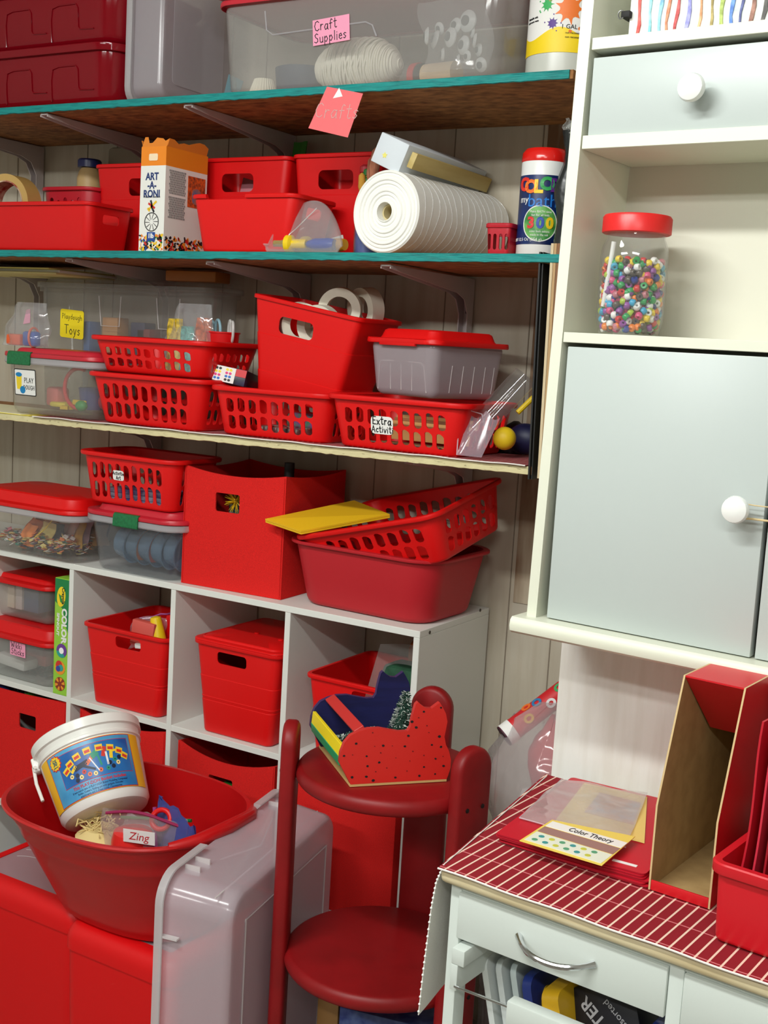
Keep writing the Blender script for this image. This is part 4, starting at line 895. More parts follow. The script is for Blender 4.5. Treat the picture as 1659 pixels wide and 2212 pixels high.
# Playdough Toys tote
xl, xr_ = P(78, 640, Y=2.168).x, P(470, 640, Y=2.168).x; zt = hz(250, 622, 2.168)
t_ = T('clear_tote', 'large clear tote with yellow Playdough Toys label at shelf back', 'storage box', TR((xl+xr_)/2, 2.168, z3(-2)+.002))
ht = zt-z3(-2)-.002; wt = xr_-xl
TC = cm('dull clear plastic', (206, 200, 192), .13, .15)
tub(t_, wt-.04, .10, wt-.016, .105, ht, r=.03, th=.0016, mat=TC, lip=.008, liph=.014, rb=.015)
flat_lid(t_, wt, .110, ht+.008, .012, .03, TC, C=.05, out=.006)
for cx in (-.03, .15):
    MB().tube([(cx-.036, -.0085, ht-.02), (cx-.028, -.0075, ht-.09), (cx+.03, -.0075, ht-.09), (cx+.034, -.0085, ht-.02)], .0011, 6).build('moulded_ridge', cm('ridge', (240, 236, 236), .6), t_)
q = P(156, 700, Y=2.163)
sticker(t_, flat_frame((q.x-(xl+xr_)/2, -.006, q.z-z3(-2)-.002), (1, 0, 0), (0, -1, -.05)), .078, .068, YEL, [('Playdough', .0122, 0, .016), ('Toys', .021, .002, -.016)], r=.006, rot=-3, th=.075)
zt0 = z3(-2)+.020
for (x, y, sx, sz, c, nm) in ((240, 702, .05, .036, (206, 152, 96), 'wooden'), (300, 706, .045, .02, (40, 54, 90), 'navy'), (312, 720, .04, .02, (130, 44, 44), 'dull red'), (190, 712, .02, .04, (80, 120, 180), 'blue')):
    q = P(x, y, Y=2.19); thing('toy_block', nm+' toy block inside the Playdough Toys tote', 'toy', MB().box(-sx/2, sx/2, -.02, .02, 0, max(.012, q.z+sz/2-zt0), bev=.003), pm(nm+' toy block', c, .6), TR(q.x, 2.205, zt0))
ztop = z3(-2)+.002+ht+.0205
for k, (x0, x1, dy, th, c) in enumerate(((-.30, .07, -.05, .004, (226, 214, 150)), (-.30, .075, -.04, .006, (222, 218, 206)), (-.30, .065, -.06, .003, (214, 206, 120)))):
    z = ztop+.0004+sum((.004, .006, .003)[:k])+.0003*k
    thing('paper_stack', ('cream', 'white', 'yellowed')[k]+' papers lying on the Playdough Toys tote', 'papers', MB().box(x0, x1, dy, .15, 0, th, bev=.0008), pm(('cream', 'white', 'yellowed')[k]+' papers', c, .85), TR((xl+xr_)/2-.17, 2.10, z, 2-2*k))
thing('card_box', 'orange brown small box lying on the Playdough Toys tote', 'box', MB().box(-.07, .07, 0, .06, 0, .024, bev=.003), pm('orange brown card', (170, 104, 36), .6), TR(P(410, 610, Y=2.18).x, 2.18, ztop+.0004, 4))
# toy bag on the Play Dough lid
zl = bx0.z+hB+.021
tb_ = P(55, 700, Y=2.0)
tg = T('toy_bag', 'clear bag of orange and blue toys on the Play Dough box', 'bag', TR(tb_.x, 2.0, zl+.001))
def puff(w, h, d, s=0): 
    def f(u, v):
        x = (u-.5)*w*(1-.45*v*v); b = d*sin(pi*u)**.8*(1-v)**.5+.003*sin(u*17+v*9)
        return (x+.02*v, b*(1 if s else -1)+.004*sin(v*11+u*3), h*v+.001)
    return f
MB().sheet(puff(.15, .10, .028), 18, 14, .0005).build('front_film', FILM, tg); MB().sheet(puff(.15, .10, .028, 1), 18, 14, .0005).build('back_film', FILM, tg)
thing('toy_piece', 'orange plastic toy piece in the bag', 'toy', MB().box(-.05, -.005, -.012, .012, 0, .026, bev=.006), pm('toy orange', (232, 96, 40), .4), TR(tb_.x, 2.0, zl+.003, 3))
thing('toy_cutter', 'blue plastic toy with an orange band in the bag', 'toy', MB().box(0, .045, -.010, .010, 0, .034, bev=.006), pm('toy blue', (24, 84, 180), .4), TR(tb_.x, 2.0, zl+.003, -4))
thing('orange_band', 'orange ring round the blue toy in the bag', 'toy', MB().tube([(.030, .0145*cos(a), .018+.0215*sin(a)) for a in [2*pi*k/20 for k in range(20)]], .0028, 8, closed=True), pm('toy orange', (232, 96, 40), .4), TR(tb_.x, 2.0, zl+.0055, -4))
thing('pink_tag', 'pink tag sticking up from the toy bag', 'tag', MB().prism([[(-.01, 0), (.008, .004), (.004, .036), (-.006, .034)]], 0, .002, M=Matrix.Rotation(radians(80), 4, 'X')), PINK, TR(tb_.x-.005, 2.01, zl+.052, 12))

# lattice baskets
Bw, Bd, Bh = .262, .165, .104
M, w_ = pxM(214, 428, 915, 1.958, z3(-1.75)+.0022)
bL = basket('lower red lattice basket, another stacked on it, right of Play Dough box', M, w_-.006, Bd, w_+.035, Bd+.035, hz(300, 812, 1.958)-M.translation.z)
hL_ = hz(300, 812, 1.958)-M.translation.z
Mu = TR(M.translation.x+.005, 1.956, M.translation.z+hL_+.0045)
hU = hz(300, 732, 1.956)-Mu.translation.z
bU = basket('upper red lattice basket with scissors, stacked right of the Play Dough box', Mu, w_, Bd, w_+.035, Bd+.035, hU)
ub = Mu.translation
cupq = P(512, 740, Y=2.13)
tcup = T('red_cup', 'red plastic cup with scissors in the upper lattice basket', 'cup', TR(ub.x+.075, 2.10, ub.z+.004))
hcp = hz(500, 722, 2.10)-ub.z-.004
MB().lathe([(.027, 0), (.036, hcp), (.038, hcp+.001), (.038, hcp+.004), (.0345, hcp+.004), (.0255, .003)], 32).build('body', RED, tcup)
def scissors(label, M, c):
    t = T('scissors', label, 'scissors', M)
    HB = pm('scissor handle '+str(c[0]), c, .4)
    for s in (-1, 1):
        MB().tube([(s*.013+.012*cos(a)*1.0, 0, .085+.022*sin(a)) for a in [2*pi*k/24 for k in range(24)]], .0032, 8, closed=True).build('handle', HB, t)
        MB().box(s*.004-.003, s*.004+.003, -.001+s*.001, .001+s*.001, -.01, .066).build('blade', pm('steel', (180, 180, 184), .25, metal=1), t)
    return t
scissors('pale blue handled scissors upright in the red cup', TR(ub.x+.062, 2.098, ub.z+.016, -25, 0, -8), (150, 190, 204))
scissors('white handled scissors leaning in the red cup', TR(ub.x+.088, 2.108, ub.z+.016, -40, 0, 6), (206, 204, 200))
tbg = T('glitter_bag', 'clear bag with yellow, teal and orange craft bits in upper basket', 'bag', TR(ub.x+.0, 2.07, ub.z+.004))
MB().sheet(puff(.15, .15, .03), 16, 12, .0005).build('front_film', FILM, tbg); MB().sheet(puff(.15, .15, .03, 1), 16, 12, .0005).build('back_film', FILM, tbg)
for (dx, sx, sz, c, nm, y0) in ((-.03, .03, .115, (224, 190, 40), 'yellow', 0), (.005, .024, .10, (110, 200, 190), 'teal glitter', .0), (.04, .03, .12, (226, 110, 40), 'orange', .012)):
    mb = MB(); mb.sheet(lambda u, v: ((u-.5)*sx*2*(1-.5*v), .006*sin(u*9+v*5), sz*v), 8, 8, .004)
    thing('craft_bits', nm+' craft foam in the bag in the upper basket', 'craft foam', mb, pm(nm+' foam', c, .5, rgb2=tuple(int(a*.7) for a in c), vs=120), TR(ub.x+dx, 2.066+y0, ub.z+.006))
# middle basket with the ink box and the tilted bin
M, w_ = pxM(474, 700, 945, 1.968, z3(-1.45)+.0022, rz=2)
hM = hz(560, 842, 1.965)-M.translation.z
bM = basket('red lattice basket holding magnets below the tilted red bin', M, w_-.004, Bd, w_+.022, Bd+.03, hM, nx=8)
mo = M.translation
for k in range(6): thing('metal_tin', 'small round metal tin in the basket under the tilted red bin', 'tin', MB().lathe([(.016, 0), (.0165, .002), (.0165, .018), (.015, .02)], 20), pm('tin metal', (180, 178, 176), .25, metal=.9), TR(mo.x-.03+.036*(k % 3), 1.995+.038*(k//3), mo.z+.0032), 'tins in the basket under the tilted bin')
thing('craft_card', 'purple and green craft cards in the basket under the tilted bin', 'card', MB().box(-.05, .05, -.002, .002, 0, .045), pm('craft violet', (130, 60, 130), .5, rgb2=(60, 130, 90), vs=60), TR(mo.x+.03, 2.075, mo.z+.004))
ik = P(506, 800, Y=2.02)
ti = T('ink_box', 'black and white ink cartridge box with colour dots', 'box', TR(ik.x, 2.0, mo.z+hM+.006, 14, -10, 8))
ib = MB().box(-.036, .036, -.0, .075, 0, .034, bev=.001).build('carton', pm('box black', (26, 24, 34), .35, rgb2=(50, 46, 80), vs=40), ti)
wf = MB().box(-.036, .012, -.0012, -.0002, .001, .033).build('white_end', PAPER, ti)
mb = MB(); cols4 = [col('dot black', (20, 20, 20)), col('dot yellow', (240, 220, 40)), col('dot magenta', (220, 50, 130)), col('dot blue', (30, 110, 200))]
for i in range(2):
    for r in range(4):
        for c_ in range(2): mb.prism([[(-.031+.024*i+.008*c_+.0033*cos(k*pi/5), .0275-.007*r+.0028*sin(k*pi/5)) for k in range(10)]], 0, .0004, (r+i) % 4, M=flat_frame((0, -.0012, 0), (1, 0, 0), (0, -1, 0)))
mb.build('colour_dots', cols4, wf)
MB().box(.0125, .036, -.0012, -.0002, .018, .033).build('red_panel', pm('panel red', (206, 30, 40), .4), ti)
wt_ = P(548, 632, Y=2.02); wr_ = P(786, 688, Y=2.02)
tiltw = hypot(wr_.x-wt_.x, wr_.z-wt_.z)
bl_ = P(560, 832, Y=2.02)
ang = math.degrees(math.atan2(wt_.z-wr_.z, wr_.x-wt_.x))
hT = .20
Mt = TR((wt_.x+wr_.x)/2, 2.02, (wt_.z+wr_.z)/2, 0, 0, ang) @ Matrix.Translation((0, .012, -hT))
tbn = handled_bin('red bin tilted to the right with white tape rolls inside', Mt, tiltw*.72, .13, tiltw-.012, .165, hT, [('y', grip(-.017, hT-.05, .085, .034), -.05, .06)], mat=REDB, ribs=((.125, -.0008), (.05, -.0008)), r=.014, lip=.006)
tbi = Mt
for (x, y, yy, rz, ry) in ((735, 668, 2.12, 25, 8), (790, 668, 2.16, -20, 4), (650, 700, 2.075, 50, 0), (690, 705, 2.085, 12, 10)):
    q = P(x, y, Y=yy); R_ = .044
    mb = MB(); mb.loft([[(r*cos(2*pi*k/40), z, r*sin(2*pi*k/40)) for k in range(40)] for r, z in ((R_*.6, -.015), (R_, -.015), (R_, .015), (R_*.6, .015), (R_*.6, -.015))], False, False)
    thing('ribbon_roll', {735: 'white tape roll standing at the middle of the tilted bin', 790: 'white tape roll at the right of the tilted bin', 650: 'white tape roll seen through the left of the bin grip', 690: 'white tape roll seen through the right of the bin grip'}[x], 'tape roll', mb, pm('ivory tape', (232, 226, 208), .5), TR(q.x, yy, q.z, rz, 6, ry))
# extra activities basket and the clear box on it
M, w_ = pxM(724, 990, 975, 1.960, z3(-1.2)+.0022)
hE = hz(850, 862, 1.975)-M.translation.z; eo = M.translation
bE = basket('red lattice basket with a white Extra Activities tag and wood sticks', M, w_-.006, Bd+.03, w_+.026, Bd+.06, hE)
q = P(836, 918, Y=1.97)
sticker(bE, wall_at(w_, w_+.03, Bd, Bd+.03, hE, q.x-eo.x, q.z-eo.z, .0012), .048, .034, PAPER, [('Extra', .014, 0, .007), ('Activiti', .012, .001, -.009)], r=.008, th=.14)
rnd = random.Random(6); SM = [pm('stick tan', (200, 150, 90), .7), pm('stick brown', (150, 96, 56), .7), pm('stick grey', (150, 140, 120), .7)]
for k in range(12): thing('craft_stick', ('tan', 'brown', 'grey')[k % 3]+' flat craft stick in the Extra Activities basket', 'craft stick', MB().box(-.085, .085, -.005, .005, 0, .0022, bev=.0009), SM[k % 3], TR(eo.x-.01+rnd.uniform(-.02, .02), 2.02+.0125*(k % 4), eo.z+.0028+.0026*(k//4) + (.0), rnd.uniform(-2, 2)), ('tan', 'brown', 'grey')[k % 3]+' sticks in the Extra Activities basket')
for k in range(5): thing('craft_stick', 'long '+('tan', 'brown')[k % 2]+' ruler stick standing on edge behind the flat sticks', 'craft stick', MB().box(-.095, .095, -.0012, .0012, 0, .024, bev=.0005), SM[k % 2], TR(eo.x, 2.09+.008*k, eo.z+.012+.006*k, 0), ('tan', 'brown')[k % 2]+' rulers in the Extra Activities basket')
cB = P(943, 866, Y=1.995)
zc_ = eo.z+hE+.0048
wq_, dq_ = .195, .215; rz_ = -17
cx_ = cB.x-.956*wq_/2; cy_ = 1.995+.29*wq_/2
Mcb = TR(cx_, cy_, zc_, rz_)
hR = hz(860, 742, cy_)-zc_
rb_ = clear_box('empty frosted box with bright red lid on the Extra Activities basket', Mcb, wq_-.03, dq_-.035, wq_-.012, dq_-.015, hR, lidh=.020, r=.02, mat=cm('frosted box plastic', (206, 196, 202), .5, .2), lidmat=REDB, flange=False)
MB().box(-.05, .05, -.0175-.003, -.013, hR-.004, hR+.010, bev=.002).build('latch', REDB, rb_)
for s in (-1, 1):
    MB().tube([(s*.068, .0005, .01), (s*.062, -.004, hR*.60), (s*.055, -.005, hR*.66), (s*.02, -.005, hR*.665)], .0012, 6).build('moulded_ridge', cm('ridge', (240, 236, 236), .6), rb_)
for s in (-.03, 0, .03): MB().tube([(s, -.001, .012), (s, -.005, hR*.62)], .0009, 6).build('moulded_ridge', cm('ridge', (240, 236, 236), .6), rb_)
for yy in (.045, .075, .105, .135, .16): MB().tube([((wq_-.03)/2+.001, yy, .012), ((wq_-.014)/2-.002, yy, hR*.64)], .0009, 6).build('moulded_ridge', cm('ridge', (240, 236, 236), .6), rb_)
# clear cylinder pack with yellow ball, in a bag
yb = P(1090, 947, Y=2.05)
tbk = T('ball_pack', 'clear tube pack leaning right with a yellow ball', 'toy pack', TR(yb.x-.012, 2.0, z3(-.95)+.004))
dirv = Vector((.075, .06, .115)); A0 = Vector((-.035, .0, .034))
MB().tube([A0+dirv*k/6 for k in range(7)], .024, 24).build('tube', cm('clear tube', (230, 230, 232), .07, .05, gl=1.0), tbk)
thing('yellow_ball', 'yellow plastic ball behind the clear tube pack', 'ball', MB().ball((0, 0, 0), .0215, 24), pm('ball yellow', (242, 206, 34), .5), TR(yb.x, 2.05, yb.z))
thing('toy_mallet', 'dark navy toy behind the yellow ball', 'toy', MB().ball((0, 0, .03), .03, 20, sc=(1.2, .9, 1)), pm('dark navy', (20, 26, 66), .5), TR(P(1135, 950, Y=2.13).x, 2.13, z3(-.9)+.004))
thing('toy_disc', 'black round toy base behind the ball pack', 'toy', MB().lathe([(.05, 0), (.052, .004), (.045, .012), (.02, .05), (.005, .06)], 32), pm('toy black', (22, 20, 24), .4), TR(P(1110, 980, Y=2.20).x, 2.20, z3(-.95)+.003))
thing('yellow_rod', 'yellow rod along the top of the clear tube pack', 'toy', MB().tube([(0, 0, 0), (.032, .028, .045)], .005, 10), pm('ball yellow', (242, 206, 34), .5), TR(P(1130, 875, Y=2.06).x-.01, 2.06, hz(1130, 875, 2.06)-.015))
tpl = T('plastic_sleeve', 'crumpled clear plastic sleeve beside the Extra Activities basket', 'plastic sleeve', TR(P(990, 960, Y=1.965).x, 1.962, z3(-.95)+.002))
MB().sheet(lambda u, v: (.0+.050*u+.012*v+.0*u*v, .02*sin(u*4+1)*v+.06*u*v, .004+(.075+.0*u)*v*(1-.1*sin(u*9))+.0), 18, 12, .0006).build('front_film', cm('sleeve film', (226, 206, 220), .25, .1, gl=.7), tpl)
MB().tube([(.0, 0, .004), (-.002, .004, .05), (.012, .012, .086), (.03, .03, .08), (.035, .04, .05)], .0012, 6).build('folded_edge', cm('sleeve edge', (240, 226, 236), .6), tpl)
# folder and boards at the shelf end
fq_ = P(1150, 1020, Y=1.965)
tfo = T('black_folder', 'tall black folder standing at the shelf end beside the cabinet', 'folder', TR(P(1160, 800, Y=1.96).x+.006, 1.945, z3(-.87)-.022, 3, 0, -1.5))
MB().box(-.0015, .0015, 0, .22, 0, .39).build('cover', pm('black card', (24, 24, 24), .5), tfo); MB().box(.0035, .0055, .004, .22, 0, .39).build('cover', pm('black card', (24, 24, 24), .5), tfo); MB().box(.0016, .0034, .01, .2, .004, .37).build('pages', pm('page grey', (120, 112, 104), .8), tfo)
for k in range(4):
    thing('backing_board', ('cream', 'tan', 'brown', 'pale tan')[k]+' board in the upright stack beside the black folder', 'board', MB().box(-.0024, .0024, 0, .22, 0, .40), pm(('cream', 'tan', 'brown', 'pale tan')[k]+' board', ((214, 196, 160), (190, 156, 112), (140, 100, 70), (206, 176, 130))[k], .8), TR(P(1178, 800, Y=1.95).x+.006+.0056*k, 1.942, z3(-.87)-.018, 3, 0, -1))
# ================================================================== on top of the cube organiser and inside it
def felt_bin(label, M, w, d, h, sag=.012, hole=None, holew=.06, holeh=.034, name='fabric_bin', group=None, side_sag=.008):
    t = T(name, label, 'fabric bin', M, group)
    def outline(w, d):
        pts = []; nseg = 14
        cs = [(-w/2, 0), (w/2, 0), (w/2, d), (-w/2, d)]
        for k in range(4):
            a, b = cs[k], cs[(k+1) % 4]
            for j in range(nseg): u = j/nseg; pts.append((a[0]+(b[0]-a[0])*u, a[1]+(b[1]-a[1])*u, k, u))
        return pts
    O = outline(w, d); I = [(x*(1-.007/w), d/2+(y-d/2)*(1-.007/d), k, u) for x, y, k, u in O]
    top = lambda k, u: h-(sag if k in (0, 2) else side_sag)*4*u*(1-u)
    bow = lambda k, u, f: (0, (-.004 if k == 0 else .004 if k == 2 else 0)*4*u*(1-u)*f)
    def ring(L, zf, f=0): return [(x, y+bow(k, u, f)[1], zf(k, u)) for x, y, k, u in L]
    rings = [ring(O, lambda k, u: 0), ring(O, lambda k, u: .5*h, .5), ring(O, lambda k, u: top(k, u)-.02, 1), ring(O, top, 1), ring(I, top, 1), ring(I, lambda k, u: top(k, u)-.02, 1), ring(I, lambda k, u: .004)]
    cut = MB()
    if hole:
        cut.prism([off(rr(holew, holeh, .004, 2), hole[0], hole[1])], -.03, .03, fn=lambda a, b, c: (a, c, b))
    MB().loft(rings).build('body', FELT, t, None, cut, ang=50)
    sm = MB()
    for s in (-1, 1): sm.tube([(s*(w/2-.001), -.0008, .002), (s*(w/2-.001), -.0045*0-.001, h-.003)], .0012, 6)
    for s in (-1, 1): MB().tube([(s*(w/2-.0035), -.0012, .003), (s*(w/2-.0035), -.0028, h*.5), (s*(w/2-.0035), -.0012, h-.004)], .0008, 6).build('seam', FELT, t)
    return t
# left clear box
M, w_ = pxM(-60, 163, 1208, 1.99, ZC+.0006)
hA = hz(60, 1098, 1.99)-ZC
bA = clear_box('clear box with domed red lid full of craft scraps, far left on the organizer', M, w_-.01, .20, w_+.010, .225, hA, lidh=.026, r=.04, lidmat=REDB, mat=cm('scrap box plastic', (232, 232, 230), .05, .1))
ao = M.translation; rnd = random.Random(21)
sc = [((236, 140, 70), 'orange felt', -.03, .05), ((230, 214, 130), 'pale yellow felt', .005, .055), ((46, 40, 60), 'dark violet feather', .035, .055), ((184, 138, 52), 'tan card', .085, .06), ((240, 200, 190), 'pale pink foam', .05, .08), ((236, 236, 226), 'white tissue', -.05, .06), ((244, 170, 110), 'peach felt', -.06, .045), ((90, 60, 90), 'plum felt', .10, .09), ((220, 205, 160), 'cream felt', .02, .09)]
for k, (c, nm, dx, hh) in enumerate(sc):
    mb = MB(); s1 = rnd.uniform(0, 6)
    mb.sheet(lambda u, v: ((u-.5)*.052*(1-.25*v)+.004*sin(v*7+s1), .008*sin(u*5+s1)+.012*v, hh*v), 8, 8, .0014)
    thing('craft_scrap', nm+' scrap in the far left clear box', 'craft scrap', mb, pm(nm+' scrap', c, .85), TR(ao.x+dx, 2.025+.016*k, ZC+.018+.004*(k % 2), rnd.uniform(-12, 12), -6, rnd.uniform(-14, 14)))
for k, (c, nm, dx, hh) in enumerate((((226, 120, 60), 'second orange felt', -.045, .06), ((240, 228, 170), 'lemon felt', -.01, .075), ((236, 232, 224), 'white lace', .03, .05), ((206, 170, 180), 'mauve felt', .06, .08), ((150, 110, 60), 'brown card', .105, .05), ((240, 190, 120), 'apricot felt', -.08, .07))):
    mb = MB(); s1 = rnd.uniform(0, 6)
    mb.sheet(lambda u, v: ((u-.5)*.07*(1-.2*v)+.005*sin(v*6+s1), .009*sin(u*6+s1)+.01*v, hh*v), 8, 8, .0014)
    thing('craft_scrap', nm+' scrap further back in the far left clear box', 'craft scrap', mb, pm(nm+' scrap', c, .85), TR(ao.x+dx, 2.045+.018*k, ZC+.022+.01*(k % 2), rnd.uniform(-12, 12), -10, rnd.uniform(-20, 20)))
for k in range(34):
    c, cn = rnd.choice([((238, 238, 236), 'white'), ((200, 60, 110), 'rose'), ((70, 60, 80), 'dark'), ((60, 140, 120), 'teal'), ((210, 170, 60), 'gold'), ((150, 110, 160), 'lilac')])
    thing('craft_button', cn+' craft button at the bottom of the far left clear box', 'button', MB().lathe([(.0055, 0), (.006, .0012), (.0055, .0025)], 14), pm('button '+str(c[0]), c, .5), TR(ao.x-.09+rnd.uniform(0, .19), 2.012+.0135*(k % 10)+.002*rnd.random(), ZC+.0155+.0035*(k//12), 0, rnd.uniform(-30, 10), rnd.uniform(-20, 20)), cn+' buttons in the far left clear box')
mb = MB(); rnd2 = random.Random(3); nx_, ny_ = 44, 26
hp_ = [[(.012+.022*rnd2.random()+.014*sin(i*.35)*sin(j*.4)) for j in range(ny_+1)] for i in range(nx_+1)]
PAL = [col('scrap '+n_, c_, .85) for n_, c_ in (('orange', (232, 130, 70)), ('straw', (232, 214, 140)), ('white', (234, 232, 226)), ('rose', (206, 120, 130)), ('plum', (84, 60, 92)), ('tan', (176, 134, 70)), ('teal', (90, 140, 130)))]
W_ = .215; D_ = .155
for i in range(nx_):
    for j in range(ny_):
        x, y = -W_/2+W_*(i+.5)/nx_, D_*(j+.5)/ny_; z = hp_[i][j]; a = rnd2.uniform(0, 3); L = .0052; t_ = rnd2.uniform(-.5, .5)
        ux, uy = Vector((cos(a), sin(a), t_))*L, Vector((-sin(a), cos(a), -t_))*L; p = Vector((x, y, z)); n3 = Vector((0, 0, .0008))
        mb.add([p-ux-uy, p+ux-uy, p+ux+uy, p-ux+uy, p-ux-uy+n3, p+ux-uy+n3, p+ux+uy+n3, p-ux+uy+n3], [(3, 2, 1, 0), (4, 5, 6, 7), (0, 1, 5, 4), (1, 2, 6, 5), (2, 3, 7, 6), (3, 0, 4, 7)], rnd2.choice((0, 0, 1, 1, 2, 2, 3, 4, 5, 6)))
o = mb.build('scrap_heap', PAL, None, TR(ao.x, 2.012, ZC+.006)); tag(o, 'heap of small mixed craft scraps filling the far left clear box', 'craft scraps', None, 'stuff')
thing('craft_wire', 'yellow pipe cleaner in the far left clear box', 'pipe cleaner', MB().tube([(-.03, 0, .03), (0, .005, .055), (.02, .01, .08), (.045, .015, .1)], .0016, 6), pm('yellow chenille', (226, 190, 60), .9), TR(ao.x+.045, 2.012, ZC+.012))
# green latch box with cups
M, w_ = pxM(198, 376, 1228, 2.005, ZC+.0006); go = M.translation
hG = hz(270, 1118, 2.005)-ZC
bG = clear_box('clear box with green latch and blue cups, below a lattice basket', M, w_-.005, .19, w_+.026, .215, hG, lidh=.016, r=.04, latch=True, lidmat=pm('rose red lid', (196, 36, 52), .4), mat=cm('cup box plastic', (216, 226, 236), .06, .08))
CUPM = cm('blue tint cup', (160, 190, 214), .36, .1, tint=(190, 214, 232))
for k in range(5):
    x = -.068+.037*k
    cp = T('paint_cup', ('first','second','third','fourth','fifth')[k]+' blue see-through cup from the left in the green latch box', 'cup', TR(go.x+x+.006, 2.066, ZC+.0588, 0, 0, 96), None)
    R_ = .042; MB().lathe([(R_*.82, -.02), (R_, .016), (R_+.002, .018), (R_-.001, .018), (R_*.82-.001, -.017)], 36).build('cup_body', CUPM, cp)
    if k in (1, 2): MB().lathe([(R_*.78, -.0165), (R_*.85, .004), (R_*.2, .006)], 24).build('paint_fill', pm('cup orange', (238, 120, 52), .5) if k == 1 else pm('cup coral', (220, 80, 70), .5), cp)
# act basket on it
zb2 = ZC+hG+.0265
M, w_ = pxM(184, 374, 1085, 2.0, zb2); hb2 = hz(280, 985, 2.0)-zb2
bK = basket('red lattice basket with small white tag, on the green latch box', M, w_-.012, .14, w_+.016, .165, hb2)
q = P(255, 1027, Y=1.99)
sticker(bK, wall_at(w_, w_+.016, .14, .165, hb2, q.x-M.translation.x, q.z-zb2, .0014), .032, .022, PAPER, [('Activitie', .0072, 0, .004), ('Art', .0078, 0, -.006)], r=.005, th=.17)
for k, c in enumerate(((52, 56, 130), (90, 84, 110), (70, 60, 120))):
    thing('craft_pad', ('navy', 'grey violet', 'violet')[k]+' pad lying in the basket on the green latch box', 'pad', MB().box(-.08, .08, 0, .095, 0, .010, bev=.001), pm('pad '+str(c), c, .6, rgb2=(150, 150, 170), vs=40), TR(M.translation.x, 2.025, zb2+.0026+.0106*k, -1+2*k))
# felt cube
cA, cBq = P(391, 1258, Z=ZC+.0006), P(606, 1296, Z=ZC+.0006)
M, w_ = seat((391, 1258), (606, 1296), Z=ZC+.0006)
hC = hz(398, 1004, cA.y)-ZC
cube = felt_bin('big red felt cube with a gold bow behind its hole, on the organizer', M, w_, .245, hC, sag=.012, hole=(P(494, 1087, Y=2.03).x-M.translation.x, P(494, 1087, Y=2.03).z-ZC), holew=.062, holeh=.040)
gb = MB(); rnd = random.Random(2)
for k in range(44):
    d = Vector((rnd.uniform(-1, 1), rnd.uniform(-1, .3), rnd.uniform(-1, 1))).normalized(); 
    gb.tube([d*.003, d*.015, d*.026], [.0017, .0013, .0005], 5)
gb.ball((0, 0, 0), .006, 10)
Hc = M @ Vector((P(494, 1087, Y=2.03).x-M.translation.x-.004, .034, P(494, 1087, Y=2.03).z-ZC))
thing('gold_bow', 'spiky gold tinsel bow seen through the felt cube hole', 'bow', gb, pm('gold tinsel', (230, 188, 40), .35, metal=.3), Matrix.Translation(Hc))
thing('tinsel_branch', 'dark green tinsel behind the gold bow in the felt cube', 'tinsel', MB().box(-.08, .06, 0, .02, -.03, .13, bev=.008), pm('green tinsel', (60, 94, 74), .7, rgb2=(190, 200, 190), vs=120, bump=1, bs=300), Matrix.Translation(M @ Vector((.02, .06, .10))))
thing('grey_roll', 'grey cloth roll standing in the felt cube', 'cloth roll', MB().tube([(0, 0, 0), (0, 0, hC-.03)], .035, 20), pm('grey cloth', (96, 84, 78), .9), Matrix.Translation(M @ Vector((.05, .16, .006))))
thing('black_tube', 'thin black tube standing in the felt cube', 'tube', MB().tube([(0, 0, 0), (0, 0, hC+.012)], .011, 14), pm('black tube', (20, 20, 22), .5), Matrix.Translation(M @ Vector((.072, .10, .006))))
# dish tub
tc0 = P(905, 1356, Z=ZC+.0006)
M = TR((P(652, 1300, Y=tc0.y+.01).x+tc0.x)/2-.006, tc0.y+.012, ZC+.0006, -2)
wT = tc0.x-P(652, 1300, Y=tc0.y+.01).x+.02; hT2 = hz(990, 1222, tc0.y)-ZC
t = T('dish_tub', 'dull crimson dish tub on the right end of the cube organizer', 'tub', M)
tub(t, wT-.0, .215, wT+.045, .255, hT2, r=.055, th=.003, mat=REDD, lip=.012, liph=.006, rb=.014, n=8)
dtM = M
# tilted basket in the tub
A_ = P(636, 1160, Y=2.02); B_ = P(940, 1112, Y=1.985); C_ = P(1108, 1028, Y=2.25)
xdir = (B_-A_); yv = (C_-B_); xdir.normalize(); yv = (yv-xdir*yv.dot(xdir)).normalized(); zv = xdir.cross(yv)
Mb = Matrix(((xdir.x, yv.x, zv.x, 0), (xdir.y, yv.y, zv.y, 0), (xdir.z, yv.z, zv.z, 0), (0, 0, 0, 1)))
wTb = (B_-A_).length; hTb = .098
o_ = (A_+B_)/2 - zv*hTb + yv*.015
Mb = Matrix.Translation(o_) @ Mb
bT = basket('red lattice basket lying tilted inside the crimson dish tub', Mb, wTb-.045, .235, wTb-.012, .268, hTb)
